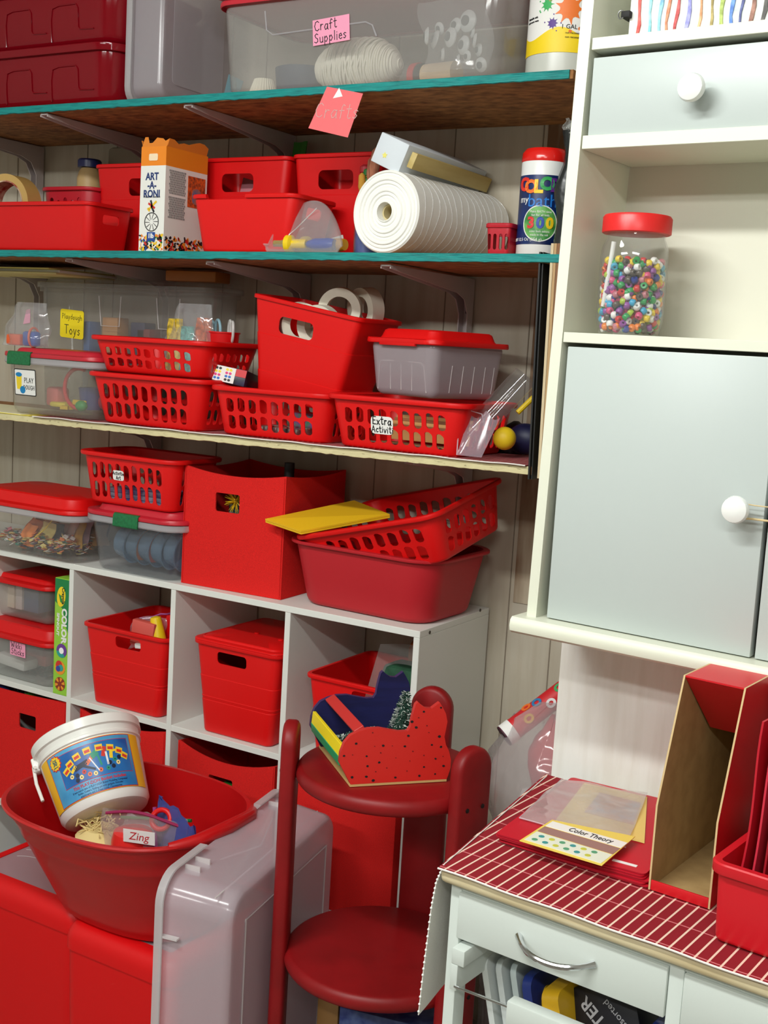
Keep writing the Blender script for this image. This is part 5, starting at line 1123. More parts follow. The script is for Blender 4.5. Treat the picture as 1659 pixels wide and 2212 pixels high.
# yellow folders
fo = [P(573, 1122, Y=2.0), P(765, 1082, Y=2.17), P(842, 1112, Y=2.12), P(650, 1148, Y=1.99)]
c0 = (fo[0]+fo[1]+fo[2]+fo[3])/4
for k in range(2):
    up_ = ((fo[2]-fo[0]).cross(fo[1]-fo[3])).normalized(); up_ = up_ if up_.z > 0 else -up_
    mb = MB(); vs = [tuple(p-c0-up_*(.0022+.0045*k)) for p in fo]+[tuple(p-c0+up_*(.0014-.0045*k)) for p in fo]
    mb.add(vs, [(0, 1, 2, 3), (4, 7, 6, 5), (0, 4, 5, 1), (1, 5, 6, 2), (2, 6, 7, 3), (3, 7, 4, 0)])
    fm = pm('yellow folder', (240, 190, 30), .5)
    tf_ = T('yellow_booklet', ('upper' if k == 0 else 'lower')+' yellow booklet poking out of the tilted basket', 'booklet', Matrix.Translation(c0)); mb.build('cover', fm, tf_)
    if k:
        e1 = (fo[1]-fo[0]).normalized(); mm = flat_frame(tuple(-up_*.0067+(fo[2]-fo[0])*.12), tuple(e1), tuple(-up_)); rnd = random.Random(3); mb = MB()
        for j in range(40):
            a = rnd.uniform(-.6, .6); r0_ = rnd.uniform(.0, .03); L = rnd.uniform(.012, .03); x, y = r0_*cos(a*5), r0_*sin(a*5); dx, dy = L*cos(a), L*sin(a)
            mb.prism([[(x, y), (x+dx, y+dy), (x+dx-.001, y+dy+.0012), (x-.001, y+.0012)]], 0, .0003, rnd.choice([0, 1, 2]), M=mm)
        mb.build('scribble', [col('crayon red', (196, 50, 30)), col('crayon brown', (130, 60, 40)), col('crayon orange', (240, 120, 30))], tf_)

# ------------------------------------------------------------------ cubbies
ZM = .613+.0004
def cub_bin(label, xl, xr, yb, xtl, xtr, yt, Y, hole, lid=False, contents=False, mat=None, depth=.23):
    a, b = P(xl, yb, Y=Y).x, P(xr, yb, Y=Y).x; at_, bt_ = P(xtl, yt, Y=Y).x, P(xtr, yt, Y=Y).x
    w0 = b-a; h = hz((xtl+xtr)/2, yt, Y)-ZM; w1 = (bt_-at_)-.012
    M = TR((at_+bt_)/2, Y+.012, ZM); d0 = depth
    t = handled_bin(label, M, w0, d0, w1, d0+.022, h, [('y', grip(hole[0], h-hole[1], hole[2], hole[3]), -.04, .05)] if hole else [], mat=mat or REDB, ribs=((h*.36, -.0007), (h*.40, -.0007), (h*.62, -.0007)), r=.016, lip=.007)
    return t, M, w1, d0+.022, h
b1, m1, w1, d1, h1 = cub_bin('red bin with a wrapped bag and yellow piece, upper row second cubby', 206, 350, 1520, 176, 362, 1362, 2.006, (.012, .03, .075, .026))
b2, m2, w2, d2, h2 = cub_bin('red bin closed with a red lid, upper row third cubby', 443, 592, 1565, 415, 606, 1398, 2.008, (-.01, .032, .078, .026))
flat_lid(b2, w2, d2, h2+.002, .006, .018, REDB, C=.115, skirt=.003, inset=.014, out=.006)
for (x, y) in ((.0, .06), (.06, .09), (.075, .045)): MB().lathe([(.006, 0), (.006, .002), (.003, .003)], 14).build('lid_stud', REDB, b2, TR(x-.02, y+.03, h2+.0085))
b3, m3, w3, d3, h3 = cub_bin('red bin with a green bag inside, upper row right cubby', 690, 858, 1590, 657, 872, 1476, 2.012, (.035, .03, .075, .028))
p = m1.translation
mb = MB(); mb.sheet(lambda u, v: ((u-.5)*.13+.02*v, .07*u+.01*sin(v*6), .02+.075*v+.025*u+.006*sin(u*8)), 14, 10, .0006)
tw = T('zip_bag', 'clear zip bag with violet seal in the second cubby red bin', 'bag', TR(p.x+.02, 2.07, p.z+h1-.085)); mb.build('film', cm('rosy film', (230, 190, 200), .22, .08, gl=.7), tw)
MB().tube([(-.045+.013*k, .007*k, .094+.004*k+.002*sin(k*2)) for k in range(9)], .0022, 8).build('zip_seal', pm('violet seal', (150, 60, 130), .4), tw)
thing('toy_cone', 'yellow plastic cone in the second cubby red bin', 'cone', MB().lathe([(.019, 0), (.016, .03), (.012, .06), (.004, .063)], 24), YP, TR(p.x+.045, 2.075, p.z+h1-.035, 0, 0, -12))
thing('paper_pack', 'rose coloured packet in the second cubby red bin', 'packet', MB().box(-.03, .03, -.01, .01, 0, .06, bev=.003), pm('rose packet', (214, 90, 80), .5), TR(p.x+.01, 2.06, p.z+h1-.045, 8, 0, 6))
thing('white_clip', 'white plastic clip seen through the second cubby bin grip', 'clip', MB().box(-.016, .016, -.004, .004, -.006, .006, bev=.0018), PAPER, TR(p.x+.032, 2.030, p.z+h1-.035, 0, 0, -6))
thing('red_tub', 'small red plastic tub inside the second cubby red bin', 'tub', MB().box(-.035, .035, 0, .07, 0, .07, bev=.012), RED, TR(p.x+.07, 2.10, p.z+h1-.04))
p = m3.translation
mb = MB(); mb.sheet(lambda u, v: ((u-.5)*.12*(1-.2*v), .04*sin(3*u)+.03*v, .01+.11*v), 12, 12, .0008)
tgb = T('foil_bag', 'clear bag with dark green and orange craft stuff in the right cubby bin', 'bag', TR(p.x+.055, 2.07, p.z+h3-.055)); mb.build('film', cm('cloudy film', (214, 214, 210), .2, .08, gl=.8), tgb)
thing('green_bundle', 'dark green felt bundle in the right cubby bin', 'felt bundle', MB().box(-.055, .055, 0, .08, 0, .10, bev=.02), pm('dark green felt', (34, 84, 56), .8, rgb2=(20, 60, 40), vs=40), TR(p.x+.06, 2.10, p.z+h3-.075))
thing('orange_bundle', 'orange brown bundle behind the green one in the right cubby bin', 'felt bundle', MB().box(-.05, .05, 0, .05, 0, .13, bev=.02), pm('orange felt', (176, 96, 34), .8), TR(p.x+.065, 2.19, p.z+h3-.07))
# left cubby: two clear boxes and the tall craft box
Mw, ww = pxM(-75, 116, 1484, 2.02, ZM); hw = hz(50, 1374, 2.02)-ZM
bW = clear_box('clear box with red lid labelled Wikki Sticks in the left cubby', Mw, ww-.02, .19, ww-.005, .205, hw-.012, lidh=.026, r=.03, lidmat=RED, mat=cm('sticks box plastic', (222, 226, 222), .20, .12), flange=False)
q = P(38, 1403, Y=2.012)
sticker(bW, flat_frame((q.x-Mw.translation.x, -.0075, q.z-ZM), (1, 0, -.02), (0, -1, -.06)), .052, .034, PINK, [('Wikki', .0135, -.004, .008), ('Sticks', .0135, 0, -.008)], th=.09)
wo = Mw.translation
for k in range(3): thing('craft_bag', ('white', 'coral', 'pale')[k]+' packet lying in the Wikki Sticks box', 'packet', MB().box(-.05, .05, 0, .05, 0, .03, bev=.01), pm(('white', 'coral', 'pale')[k]+' packet', ((232, 230, 226), (214, 92, 80), (210, 200, 180))[k], .6), TR(wo.x-.02+.02*k, 2.04+.052*k, ZM+.018, 0, 0, 4-6*k))
zw = ZM+hw+.0245
Mv, wv = pxM(-75, 112, 1310, 2.06, zw); hv = hz(40, 1258, 2.06)-zw
bV = clear_box('clear box of card packs stacked on the Wikki Sticks box', Mv, wv-.02, .15, wv-.005, .165, hv-.005, lidh=.012, r=.02, lidmat=RED, mat=cm('packs box plastic', (220, 218, 210), .16, .12), flange=False)
for k, (dx, sx, hh, c, nm) in enumerate(((-.02, .03, .055, (222, 212, 190), 'cream'), (.012, .022, .07, (206, 200, 196), 'grey'), (.055, .05, .06, (60, 84, 120), 'slate blue'), (-.055, .03, .06, (220, 150, 70), 'amber'))):
    thing('card_pack', nm+' card pack in the box above the Wikki Sticks', 'card pack', MB().box(-sx/2, sx/2, 0, .09, 0, min(hh, hv-.03), bev=.001), pm(nm+' card pack', c, .6), TR(Mv.translation.x+dx, 2.085, zw+.0165))
# tall craft box
ca, cb_ = P(116, 1490, Y=2.006), P(147, 1490, Y=2.006); wcr = cb_.x-ca.x; hcr = hz(118, 1246, 2.006)-ZM
tcs = T('spinner_box', 'tall green and yellow Color Spinout box beside the cubby divider', 'box', TR((ca.x+cb_.x)/2-.001, 2.004, ZM))
GRN = pm('box green', (18, 128, 66), .4); LIME = pm('box lime', (150, 206, 60), .4)
bb = MB(); bb.box(-wcr/2, wcr/2, 0, .24, 0, hcr, bev=.0008, seg=1); bo = bb.build('carton', [LIME], tcs)
Mf = flat_frame((0, -.0003, 0), (1, 0, 0), (0, -1, 0))
mb = MB(); mb.prism([[(-wcr*.48, hcr*.995), (-wcr*.48, hcr*.80), (wcr*.1, hcr*.74), (wcr*.3, hcr*.6), (wcr*.48, hcr*.55), (wcr*.48, hcr*.995)]], 0, .0004, M=Mf); mb.build('green_panel', GRN, bo)
mb = MB(); n = 24
mb.prism([[(-.002+.0135*cos(2*pi*k/n)+.004*sin(2*pi*k/n)*.4, hcr*.845+.024*sin(2*pi*k/n)) for k in range(n)]], .0004, .0008, M=Mf); ov = mb.build('oval_badge', pm('badge yellow', (246, 212, 30), .4), bo)
MRt = Mf @ Matrix.Translation((.004, hcr*.855, 0)) @ Matrix.Rotation(radians(-90), 4, 'Z')
mb = MB(); text_mb(mb, 'Crayola', .0125, 0, .001, M=MRt, z0=.0008, z1=.0013, bold=.0003); mb.build('lettering', pm('ink green', (20, 60, 40), .5), bo)
mb = MB(); mb.prism([[(-.010, hcr*.87), (-.004, hcr*.80), (.003, hcr*.79), (-.002, hcr*.85)]], .0008, .0012, M=Mf); mb.build('swoosh', pm('badge green', (30, 140, 60), .4), bo)
mb = MB(); text_mb(mb, 'COLOR', .0215, hcr*.0, .0, M=Mf @ Matrix.Translation((.0085, hcr*.60, 0)) @ Matrix.Rotation(radians(-90), 4, 'Z'), z0=.0004, z1=.0009, bold=.001, sx=1.12)
text_mb(mb, 'SPINOUT', .0105, hcr*.0, .0, M=Mf @ Matrix.Translation((-.0105, hcr*.605, 0)) @ Matrix.Rotation(radians(-90), 4, 'Z'), z0=.0004, z1=.0009, bold=.0004, sx=1.25); mb.build('lettering', PAPER, bo)
pal = [col('spin violet', (110, 60, 150)), col('spin teal', (40, 160, 150)), col('spin red', (206, 50, 40)), col('spin orange', (240, 150, 40)), col('spin brown', (140, 50, 30)), col('spin yellow', (250, 220, 80)), col('spin white', (250, 250, 250)), col('spin blue', (50, 70, 160))]
mb = MB()
def disc(mb, x, y, r, mi, z, a0=0, a1=2*pi):
    k = 20; pts = [(x+r*cos(a0+(a1-a0)*j/k), y+r*sin(a0+(a1-a0)*j/k)) for j in range(k+(0 if a1-a0 > 6.2 else 1))]
    if a1-a0 < 6.2: pts.append((x, y))
    mb.prism([pts], z-.0003, z, mi, M=Mf)
disc(mb, .003, hcr*.385, .0165, 0, .0006); disc(mb, .003, hcr*.385, .0165, 1, .0009, 3.3, 5.4); disc(mb, .003, hcr*.385, .0075, 6, .0012)
disc(mb, -.001, hcr*.235, .0165, 3, .0006); disc(mb, -.004, hcr*.26, .010, 2, .0009); disc(mb, .002, hcr*.235, .008, 1, .0012); disc(mb, -.006, hcr*.225, .007, 7, .0015)
disc(mb, 0, hcr*.095, .0165, 4, .0006)
for k in range(6): disc(mb, 0, hcr*.095, .0155, 3, .0009, k*pi/3, k*pi/3+.5)
disc(mb, 0, hcr*.095, .0062, 4, .0012); mb.build('spin_picture', pal, bo)
# lower row felt bins
ZL = .308+.0004
lowb = []
for k, (lab, xl, xr, Y, ytl, hole, sg) in enumerate((('red felt bin with a wide dark grip hole, lower row far left', P(-120, 1500, Y=2.01).x, P(143, 1510, Y=2.01).x, 2.012, (0, 1478), (58, 1560), .008), ('red felt bin behind the white bucket, lower row second cubby', P(172, 1530, Y=2.012).x, P(357, 1570, Y=2.012).x, 2.014, (172, 1530), None, .016), ('red felt bin with green things inside, lower row third cubby', P(384, 1600, Y=2.012).x, P(594, 1640, Y=2.012).x, 2.014, (384, 1598), (475, 1697), .022))):
    h = hz(ytl[0], ytl[1], Y)-ZL
    M = TR((xl+xr)/2, Y, ZL)
    ho = None
    if hole: hq_ = P(hole[0], hole[1], Y=Y-.004); ho = (hq_.x-M.translation.x, hq_.z-ZL)
    lowb.append((felt_bin(lab, M, xr-xl, .26, h, sag=sg, hole=ho, holew=.056 if k == 0 else .065, holeh=.036), M, h))
p = lowb[0][1].translation
mb = MB(); mb.ball((0, 0, 0), 1, 18, sc=(.11, .07, .03))
rnd = random.Random(4); mb.v = [(x+rnd.uniform(-.006, .006), y+rnd.uniform(-.006, .006), z+rnd.uniform(-.008, .008)) for x, y, z in mb.v]
tbx = T('craft_bag', 'dark shiny bag of craft bits in the lower far left felt bin', 'bag', TR(p.x+.03, 2.11, p.z+lowb[0][2]-.008)); mb.build('film', cm('dark crinkled film', (60, 64, 64), .6, .12, gl=2, bump=.8, bs=120), tbx)
for (dx, c, nm) in ((.05, (70, 160, 50), 'bright green'), (-.04, (26, 50, 120), 'navy'), (.09, (60, 54, 54), 'dark grey')):
    thing('pom_pom', nm+' pom pom in the lower far left felt bin', 'pom pom', MB().ball((0, 0, 0), .022, 14), pm(nm+' pom', c, .9, bump=1, bs=200), TR(p.x+dx, 2.06, p.z+lowb[0][2]-.012))
p = lowb[2][1].translation
thing('green_pack', 'bright green packet seen through the third lower felt bin hole', 'packet', MB().box(-.035, .035, 0, .05, 0, .03, bev=.008), pm('bright green packet', (60, 170, 60), .5), TR(P(500, 1712, Y=2.05).x, 2.055, P(500, 1712, Y=2.05).z-.015))
thing('pink_pack', 'violet packet above the green one in the third lower felt bin', 'packet', MB().box(-.03, .03, 0, .05, 0, .02, bev=.006), pm('violet packet', (130, 70, 110), .5), TR(P(500, 1690, Y=2.05).x, 2.06, P(500, 1712, Y=2.05).z+.0165))
thing('fabric_bin', 'red felt bin in the lower row right cubby behind the tower', 'fabric bin', MB().box(-.13, .13, 0, .26, 0, .24, bev=.003), FELT, TR(-1.255, 2.014, ZL))
# bottom row, far left: white jar
jq = P(20, 1790, Y=2.06)
tj3 = T('glitter_jar', 'round white rimmed jar of violet glitter lying in the bottom left cubby', 'jar', TR(P(48, 1790, Y=2.06).x, 2.06, .0135+.0565, 0, 90, 0))
MB().lathe([(.056, -.004), (.056, .01), (.050, .012), (.049, -.004)], 40).build('rim', PAPER, tj3, Matrix.Translation((0, 0, .0)))
MB().lathe([(.048, -.14), (.050, -.13), (.050, -.002), (.03, .002)], 36).build('contents', pm('violet glitter', (150, 130, 170), .8, rgb2=(220, 214, 226), vs=18), tj3)
# ================================================================== floor: red lidded boxes, oval tub, standing clear tote
def window_box(label, x0, x1, y0, y1, h):
    t = T('lidded_box', label, 'storage box', TR((x0+x1)/2, y0, 0), 'big red boxes with clear lid windows'); w, d = x1-x0, y1-y0
    R = lambda q, z, r=.03: [(x, y+d/2, z) for x, y in rr(w-2*q, d-2*q, max(r-q*.5, .006), 6)]
    b = MB().loft([R(.02, 0), R(.012, .006), R(.006, h*.5), R(.004, h-.056), R(.004, h-.05)]).build('body', RED, t)
    fr = .036
    lid = MB().loft([R(.003, h-.0495), R(0, h-.049), R(0, h-.03), R(.003, h-.016), R(.010, h-.005), R(.020, h-.0005), R(.026, h), R(fr, h, .02), R(fr, h-.004, .02)])
    lid.build('lid', RED, t)
    wn = MB(); wn.loft([[(x, y+d/2, z) for x, y in rr(w-2*fr-.001, d-2*fr-.001, .018, 5)] for z in (h-.0038, h-.002)])
    wo_ = wn.build('lid_window', cm('frosted window', (196, 176, 182), .72, .25), t)
    mb = MB()
    for k in range(5):
        r = .05+.035*k; pts = [(-.02+r*1.2*cos(a)-.05, .09+r*sin(a)*.9, h-.0018) for a in [radians(35+9*j) for j in range(13)]]
        pts = [p for p in pts if abs(p[0]) < w/2-fr-.004 and fr+.004 < p[1] < d-fr-.004]
        if len(pts) > 2: mb = MB(); mb.tube(pts, .0008, 6); mb.build('moulded_ridge', cm('ridge', (240, 236, 236), .6), wo_)
    return t
HB_ = .337
window_box('left of the two big red boxes with clear lid windows on the floor', -1.965, -1.6185, 1.645, 1.985, HB_)
window_box('right of the two big red boxes, half hidden by the clear tote', -1.6165, -1.335, 1.605, 1.985, HB_)
# oval tub
tt_ = T('oval_tub', 'red oval party tub full of bags on the two red boxes', 'tub', TR(-1.535, 1.72, HB_+.0006))
H_ = .238
def er(a, b, cy, z, n=72): return [(x, y+cy, z) for x, y in ell(2*a, 2*b, n, 2.5)]
prof = []
for f in [0, .02, .08, .1, .12, .3, .55, .70, .72, .74, .86, .88, .9, .965]:
    a = .166+.064*f; b = .116+.078*f; cy = .022-.052*f; g = .0015 if f in (.1, .72, .88) else 0
    if f == 0: a -= .012; b -= .012
    prof.append(er(a+g, b+g, cy, f*H_))
prof += [er(.2345, .1985, -.03, H_*.97), er(.236, .200, -.03, H_*.985), er(.2345, .1985, -.03, H_), er(.227, .191, -.03, H_), er(.2255, .1895, -.029, H_*.96), er(.160, .110, .022, .008)]
MB().loft(prof).build('body', pm('red tub plastic', (190, 14, 18), .35, coat=.15), tt_)
hd = MB(); hd.tube([(.200, -.14, H_-.004), (.232, -.10, H_+.004), (.242, -.03, H_+.008), (.234, .05, H_+.004), (.205, .10, H_-.004)], [.008, .012, .013, .012, .008], 12); hd.build('handle', pm('red tub plastic', (190, 14, 18), .35, coat=.15), tt_)
# bucket
Fv, Rv, Uv = ray(190, 1680).normalized(), None, None
Rv = (rt - Fv*rt.dot(Fv)).normalized(); Uv = Rv.cross(Fv)
ax = (Rv*-.30+Uv*.93+Fv*.34).normalized()
yax = (Fv - ax*Fv.dot(ax)).normalized(); xax = yax.cross(ax)
cb0 = P(232, 1762, Y=1.715)
Mbk = Matrix(((xax.x, yax.x, ax.x, cb0.x), (xax.y, yax.y, ax.y, cb0.y), (xax.z, yax.z, ax.z, cb0.z), (0, 0, 0, 1)))
bk = T('dough_bucket', 'white bucket with a blue picture label tipped in the oval tub', 'bucket', Mbk)
rb0, rb1, hbk = .088, .104, .172
rad = lambda z: rb0+(rb1-rb0)*z/hbk
WB = pm('bucket white', (238, 238, 232), .3)
MB().lathe([(rb0-.014, 0), (rb0-.006, .003), (rb0, .012), (rad(.13), .13), (rad(.135)+.003, .132), (rad(.14)+.003, .137), (rad(.14), .140), (rad(hbk), hbk-.022), (rb1+.005, hbk-.02), (rb1+.006, hbk-.002), (rb1+.004, hbk), (rb1-.004, hbk), (rb1-.005, hbk-.006), (rb0-.004, .006)], 56).build('body', WB, bk)
MB().lathe([(rb1-.0055, hbk-.010), (rb1-.0055, hbk-.006), (.01, hbk-.006)], 48).build('lid', WB, bk)
MB().tube([(-(rb1+.004)*cos(a), -.03-.02*sin(a)*0-.10*sin(a*.5)*0, hbk-.035-.10*sin(a)) for a in [radians(4+8*k) for k in range(1)]]+[(-rb1-.008, .0, hbk-.03), (-rb1-.010, -.012, hbk-.07), (-rb1-.006, -.02, hbk-.11)], .0035, 8).build('handle', WB, bk)
MB().box(-rb1-.010, -rb1+.004, -.012, .012, hbk-.045, hbk-.015, bev=.003).build('handle_lug', WB, bk)
fb_ = lambda x, y, z: ((rad(y)+z)*sin(x/rb1), -(rad(y)+z)*cos(x/rb1), y)
mb = MB(); curved(mb, -.135, .125, .020, .128, fb_, .0002, .0005, n=44, ny=4); yl = mb.build('label', pm('label amber', (242, 190, 40), .45), bk)
mb = MB(); curved(mb, -.102, .094, .021, .127, fb_, .0005, .0008, n=36, ny=4); mb.build('red_border', pm('label red', (206, 40, 50), .45), yl)
mb = MB(); curved(mb, -.100, .092, .0225, .1255, fb_, .0008, .0011, n=36, ny=4); mb.build('blue_field', pm('label sky', (86, 170, 212), .35, rgb2=(30, 120, 186), vs=9), yl)
mb = MB(); curved(mb, -.074, .084, .050, .118, fb_, .0011, .0014, n=30, ny=3); mb.build('red_border', pm('label red', (206, 40, 50), .45), yl)
mb = MB(); curved(mb, -.073, .083, .051, .117, fb_, .0014, .0017, n=30, ny=3); mb.build('picture_field', pm('label blue', (24, 84, 160), .35, rgb2=(40, 120, 190), vs=12), yl)
PC = [col('pic yellow', (246, 208, 50)), col('pic red', (214, 56, 44)), col('pic dark', (26, 34, 60)), col('pic green', (40, 150, 120)), col('pic orange', (236, 110, 60)), col('pic cream', (248, 224, 150)), col('pic white', (240, 240, 240))]
mb = MB()
def pdot(x, y, r, mi, z=.0020, k=12): mb.prism([[(x+r*cos(2*pi*j/k), y+r*sin(2*pi*j/k)) for j in range(k)]], .0017, z, mi, fn=fb_, sub=.008)
def pbar(x, y, L, w, a, mi, z=.0020):
    c, s = cos(radians(a)), sin(radians(a)); mb.prism([[(x+c*p*L-s*q*w, y+s*p*L+c*q*w) for p, q in ((-1, -1), (1, -1), (1, 1), (-1, 1))]], .0017, z, mi, fn=fb_, sub=.008)
for k in range(8):
    a = radians(165-21.4*k); x, y = .006+.066*cos(a), .074+.032*sin(a); pbar(x, y, .0065, .0075, 90+(a-1.57)*20, 0); pbar(x, y-.001, .0055, .0028, (a-1.57)*20, 1, .0023)
for (x, y, c) in ((-.05, .068, 5), (-.038, .066, 2), (-.030, .060, 5), (-.022, .068, 1), (-.040, .057, 2), (-.012, .060, 4), (.0, .058, 5), (.012, .062, 4), (.028, .062, 3), (.040, .064, 2), (.034, .072, 2), (.052, .070, 5), (.046, .077, 3), (.056, .080, 2)): pdot(x, y, .0045, c); pdot(x, y, .0014, 2, .0023)
pbar(-.025, .082, .016, .005, 12, 2); pbar(-.042, .080, .008, .003, 40, 0); pbar(-.006, .086, .010, .0035, 40, 4); pbar(-.012, .074, .016, .0022, -30, 2); pbar(.014, .082, .002, .012, 10, 3); pbar(.026, .096, .004, .010, -20, 1); pbar(.030, .082, .002, .013, 0, 6); pbar(.040, .088, .0035, .008, -10, 0); pbar(.050, .095, .008, .002, 10, 0); pbar(.006, .095, .008, .006, 30, 3); pbar(.002, .076, .0012, .016, 25, 6)
mb.build('toy_picture', PC, yl)
mb = MB(); k = 24; mb.prism([[(-.079+(.0165 if j % 2 else .0135)*cos(2*pi*j/k), .108+(.0165 if j % 2 else .0135)*sin(2*pi*j/k)) for j in range(k)]], .0017, .0021, fn=fb_, sub=.006); mb.build('starburst_border', pm('label red', (206, 40, 50), .45), yl)
mb = MB(); mb.prism([[(-.079+(.014 if j % 2 else .0115)*cos(2*pi*j/k), .108+(.014 if j % 2 else .0115)*sin(2*pi*j/k)) for j in range(k)]], .0021, .0025, fn=fb_, sub=.006); mb.build('starburst', pm('pic yellow', (246, 208, 50)), yl)
mb = MB(); text_mb(mb, '30', .0115, -.079, .1075, fn=fb_, z0=.0025, z1=.003, bold=.0003); text_mb(mb, 'Over', .0058, -.079, .1145, fn=fb_, z0=.0025, z1=.003); text_mb(mb, 'pieces!', .005, -.079, .1005, fn=fb_, z0=.0025, z1=.003); mb.build('lettering', pm('ink teal', (20, 90, 110), .5), yl)
mb = MB(); text_mb(mb, 'This PLAY-DOH Bucket includes:', .0088, .004, .0435, fn=fb_, z0=.0011, z1=.0016, bold=.0002); mb.build('lettering', pm('ink red', (200, 50, 60), .5), yl)
mb = MB()
for j, s_ in enumerate(('8 two-ounce cans of PLAY-DOH Brand Modeling Compound', 'Roller, Cutters, Rolling pin with gadgets, Extruder', 'attachments and 2 shape molds, 7 accessories')): text_mb(mb, s_, .0056, .002, .0365-.0058*j, fn=fb_, z0=.0011, z1=.0016, sx=.9)
mb.build('lettering', pm('ink navy', (24, 40, 90), .5), yl)
# tub contents
def pillow(w, h, d, seed=1, n=18):
    rnd = random.Random(seed); a, b, c = [rnd.uniform(0, 6) for _ in range(3)]
    mb = MB()
    rings = []
    for j in range(n+1):
        v = j/n; th_ = d*max(.04, sin(pi*v))**.7
        rings.append([(w*(.5+.06*sin(v*7+a))*cos(2*pi*k/28)+.004*sin(k*1.7+v*11+b), th_*.5*sin(2*pi*k/28)+.003*sin(k*2.3+v*9+c), h*v+.006*sin(k*.9+a)*v) for k in range(28)])
    return mb.loft(rings)
zt_ = HB_+.0095
tz1 = T('zip_bag', 'clear zip bag with a Zing tag and red rings in the oval tub', 'bag', TR(-1.475, 1.685, zt_, 20, 6, 0))
pillow(.15, .225, .05, 3).build('film', cm('tub bag film', (236, 226, 226), .22, .06, gl=1.0), tz1)
tagq = MB().box(-.028, .034, -.034, -.033, .186, .212).build('paper_tag', PAPER, tz1)
mb = MB(); text_mb(mb, 'Zing', .022, .002, .199, M=flat_frame((0, -.0341, 0), (1, 0, 0), (0, -1, 0)), shear=.2); mb.build('lettering', pm('ink red', (200, 50, 60), .5), tagq)
MB().tube([(-.075+.0188*k, -.004, .222+.010*sin(k*.5)) for k in range(9)], .003, 8).build('zip_seal', pm('violet red seal', (150, 30, 80), .4), tz1)
thing('craft_ring', 'red ring with white edge in the Zing bag', 'ring', MB().tube([(.018*cos(a), 0, .018*sin(a)) for a in [2*pi*k/24 for k in range(24)]], .005, 10, closed=True), RED, TR(-1.445, 1.685, zt_+.215, 20, -30, 0))
tz2 = T('zip_bag', 'blue and violet zip bags bunched at the right of the oval tub', 'bag', TR(-1.435, 1.72, zt_, -20, 4, 6))
pillow(.12, .235, .05, 8).build('film', cm('blue violet film', (96, 110, 196), .62, .12, tint=(180, 186, 230)), tz2)
MB().tube([(-.045, -.022, .23), (-.02, -.03, .15), (.005, -.032, .10)], .004, 8).build('zip_seal', pm('violet seal', (130, 60, 150), .4), tz2)
tz3 = T('zip_bag', 'pale bag with a green zip seal behind the Zing bag in the oval tub', 'bag', TR(-1.50, 1.715, zt_, 10, 0, 6))
pillow(.14, .185, .05, 12).build('film', cm('pale bag film', (230, 232, 236), .5, .1), tz3)
MB().tube([(-.075+.0188*k, -.012, .182+.005*k) for k in range(9)], .0035, 8).build('zip_seal', pm('green seal', (20, 120, 60), .4), tz3)
tcu = P(262, 1790, Y=1.60)
thing('dough_tub', 'red rounded plastic tub beneath the white bucket', 'tub', MB().lathe([(.036, 0), (.040, .004), (.040, .17), (.036, .185), (.02, .19)], 32), pm('coral red plastic', (222, 44, 40), .35), TR(tcu.x-.03, 1.665, zt_))
rf = MB(); rnd = random.Random(14)
for k in range(70):
    x, y = rnd.uniform(-.045, .03), rnd.uniform(-.03, .03); a = rnd.uniform(0, 6); L = rnd.uniform(.015, .03); z = .155+rnd.uniform(0, .035)
    rf.tube([(x, y, z), (x+L*.6*cos(a), y+L*.6*sin(a), z+.006), (x+L*1.2*cos(a+.5), y+L*1.2*sin(a+.5), z+rnd.uniform(-.006, .008))], .0014, 4)
rf.lathe([(.045, 0), (.05, .02), (.05, .15), (.03, .165)], 20)
o = thing('raffia', 'pale raffia strips beside the red tub in the oval tub', 'raffia', rf, pm('raffia straw', (226, 204, 140), .8), TR(P(195, 1805, Y=1.65).x+.005, 1.675, zt_)); o['kind'] = 'stuff'
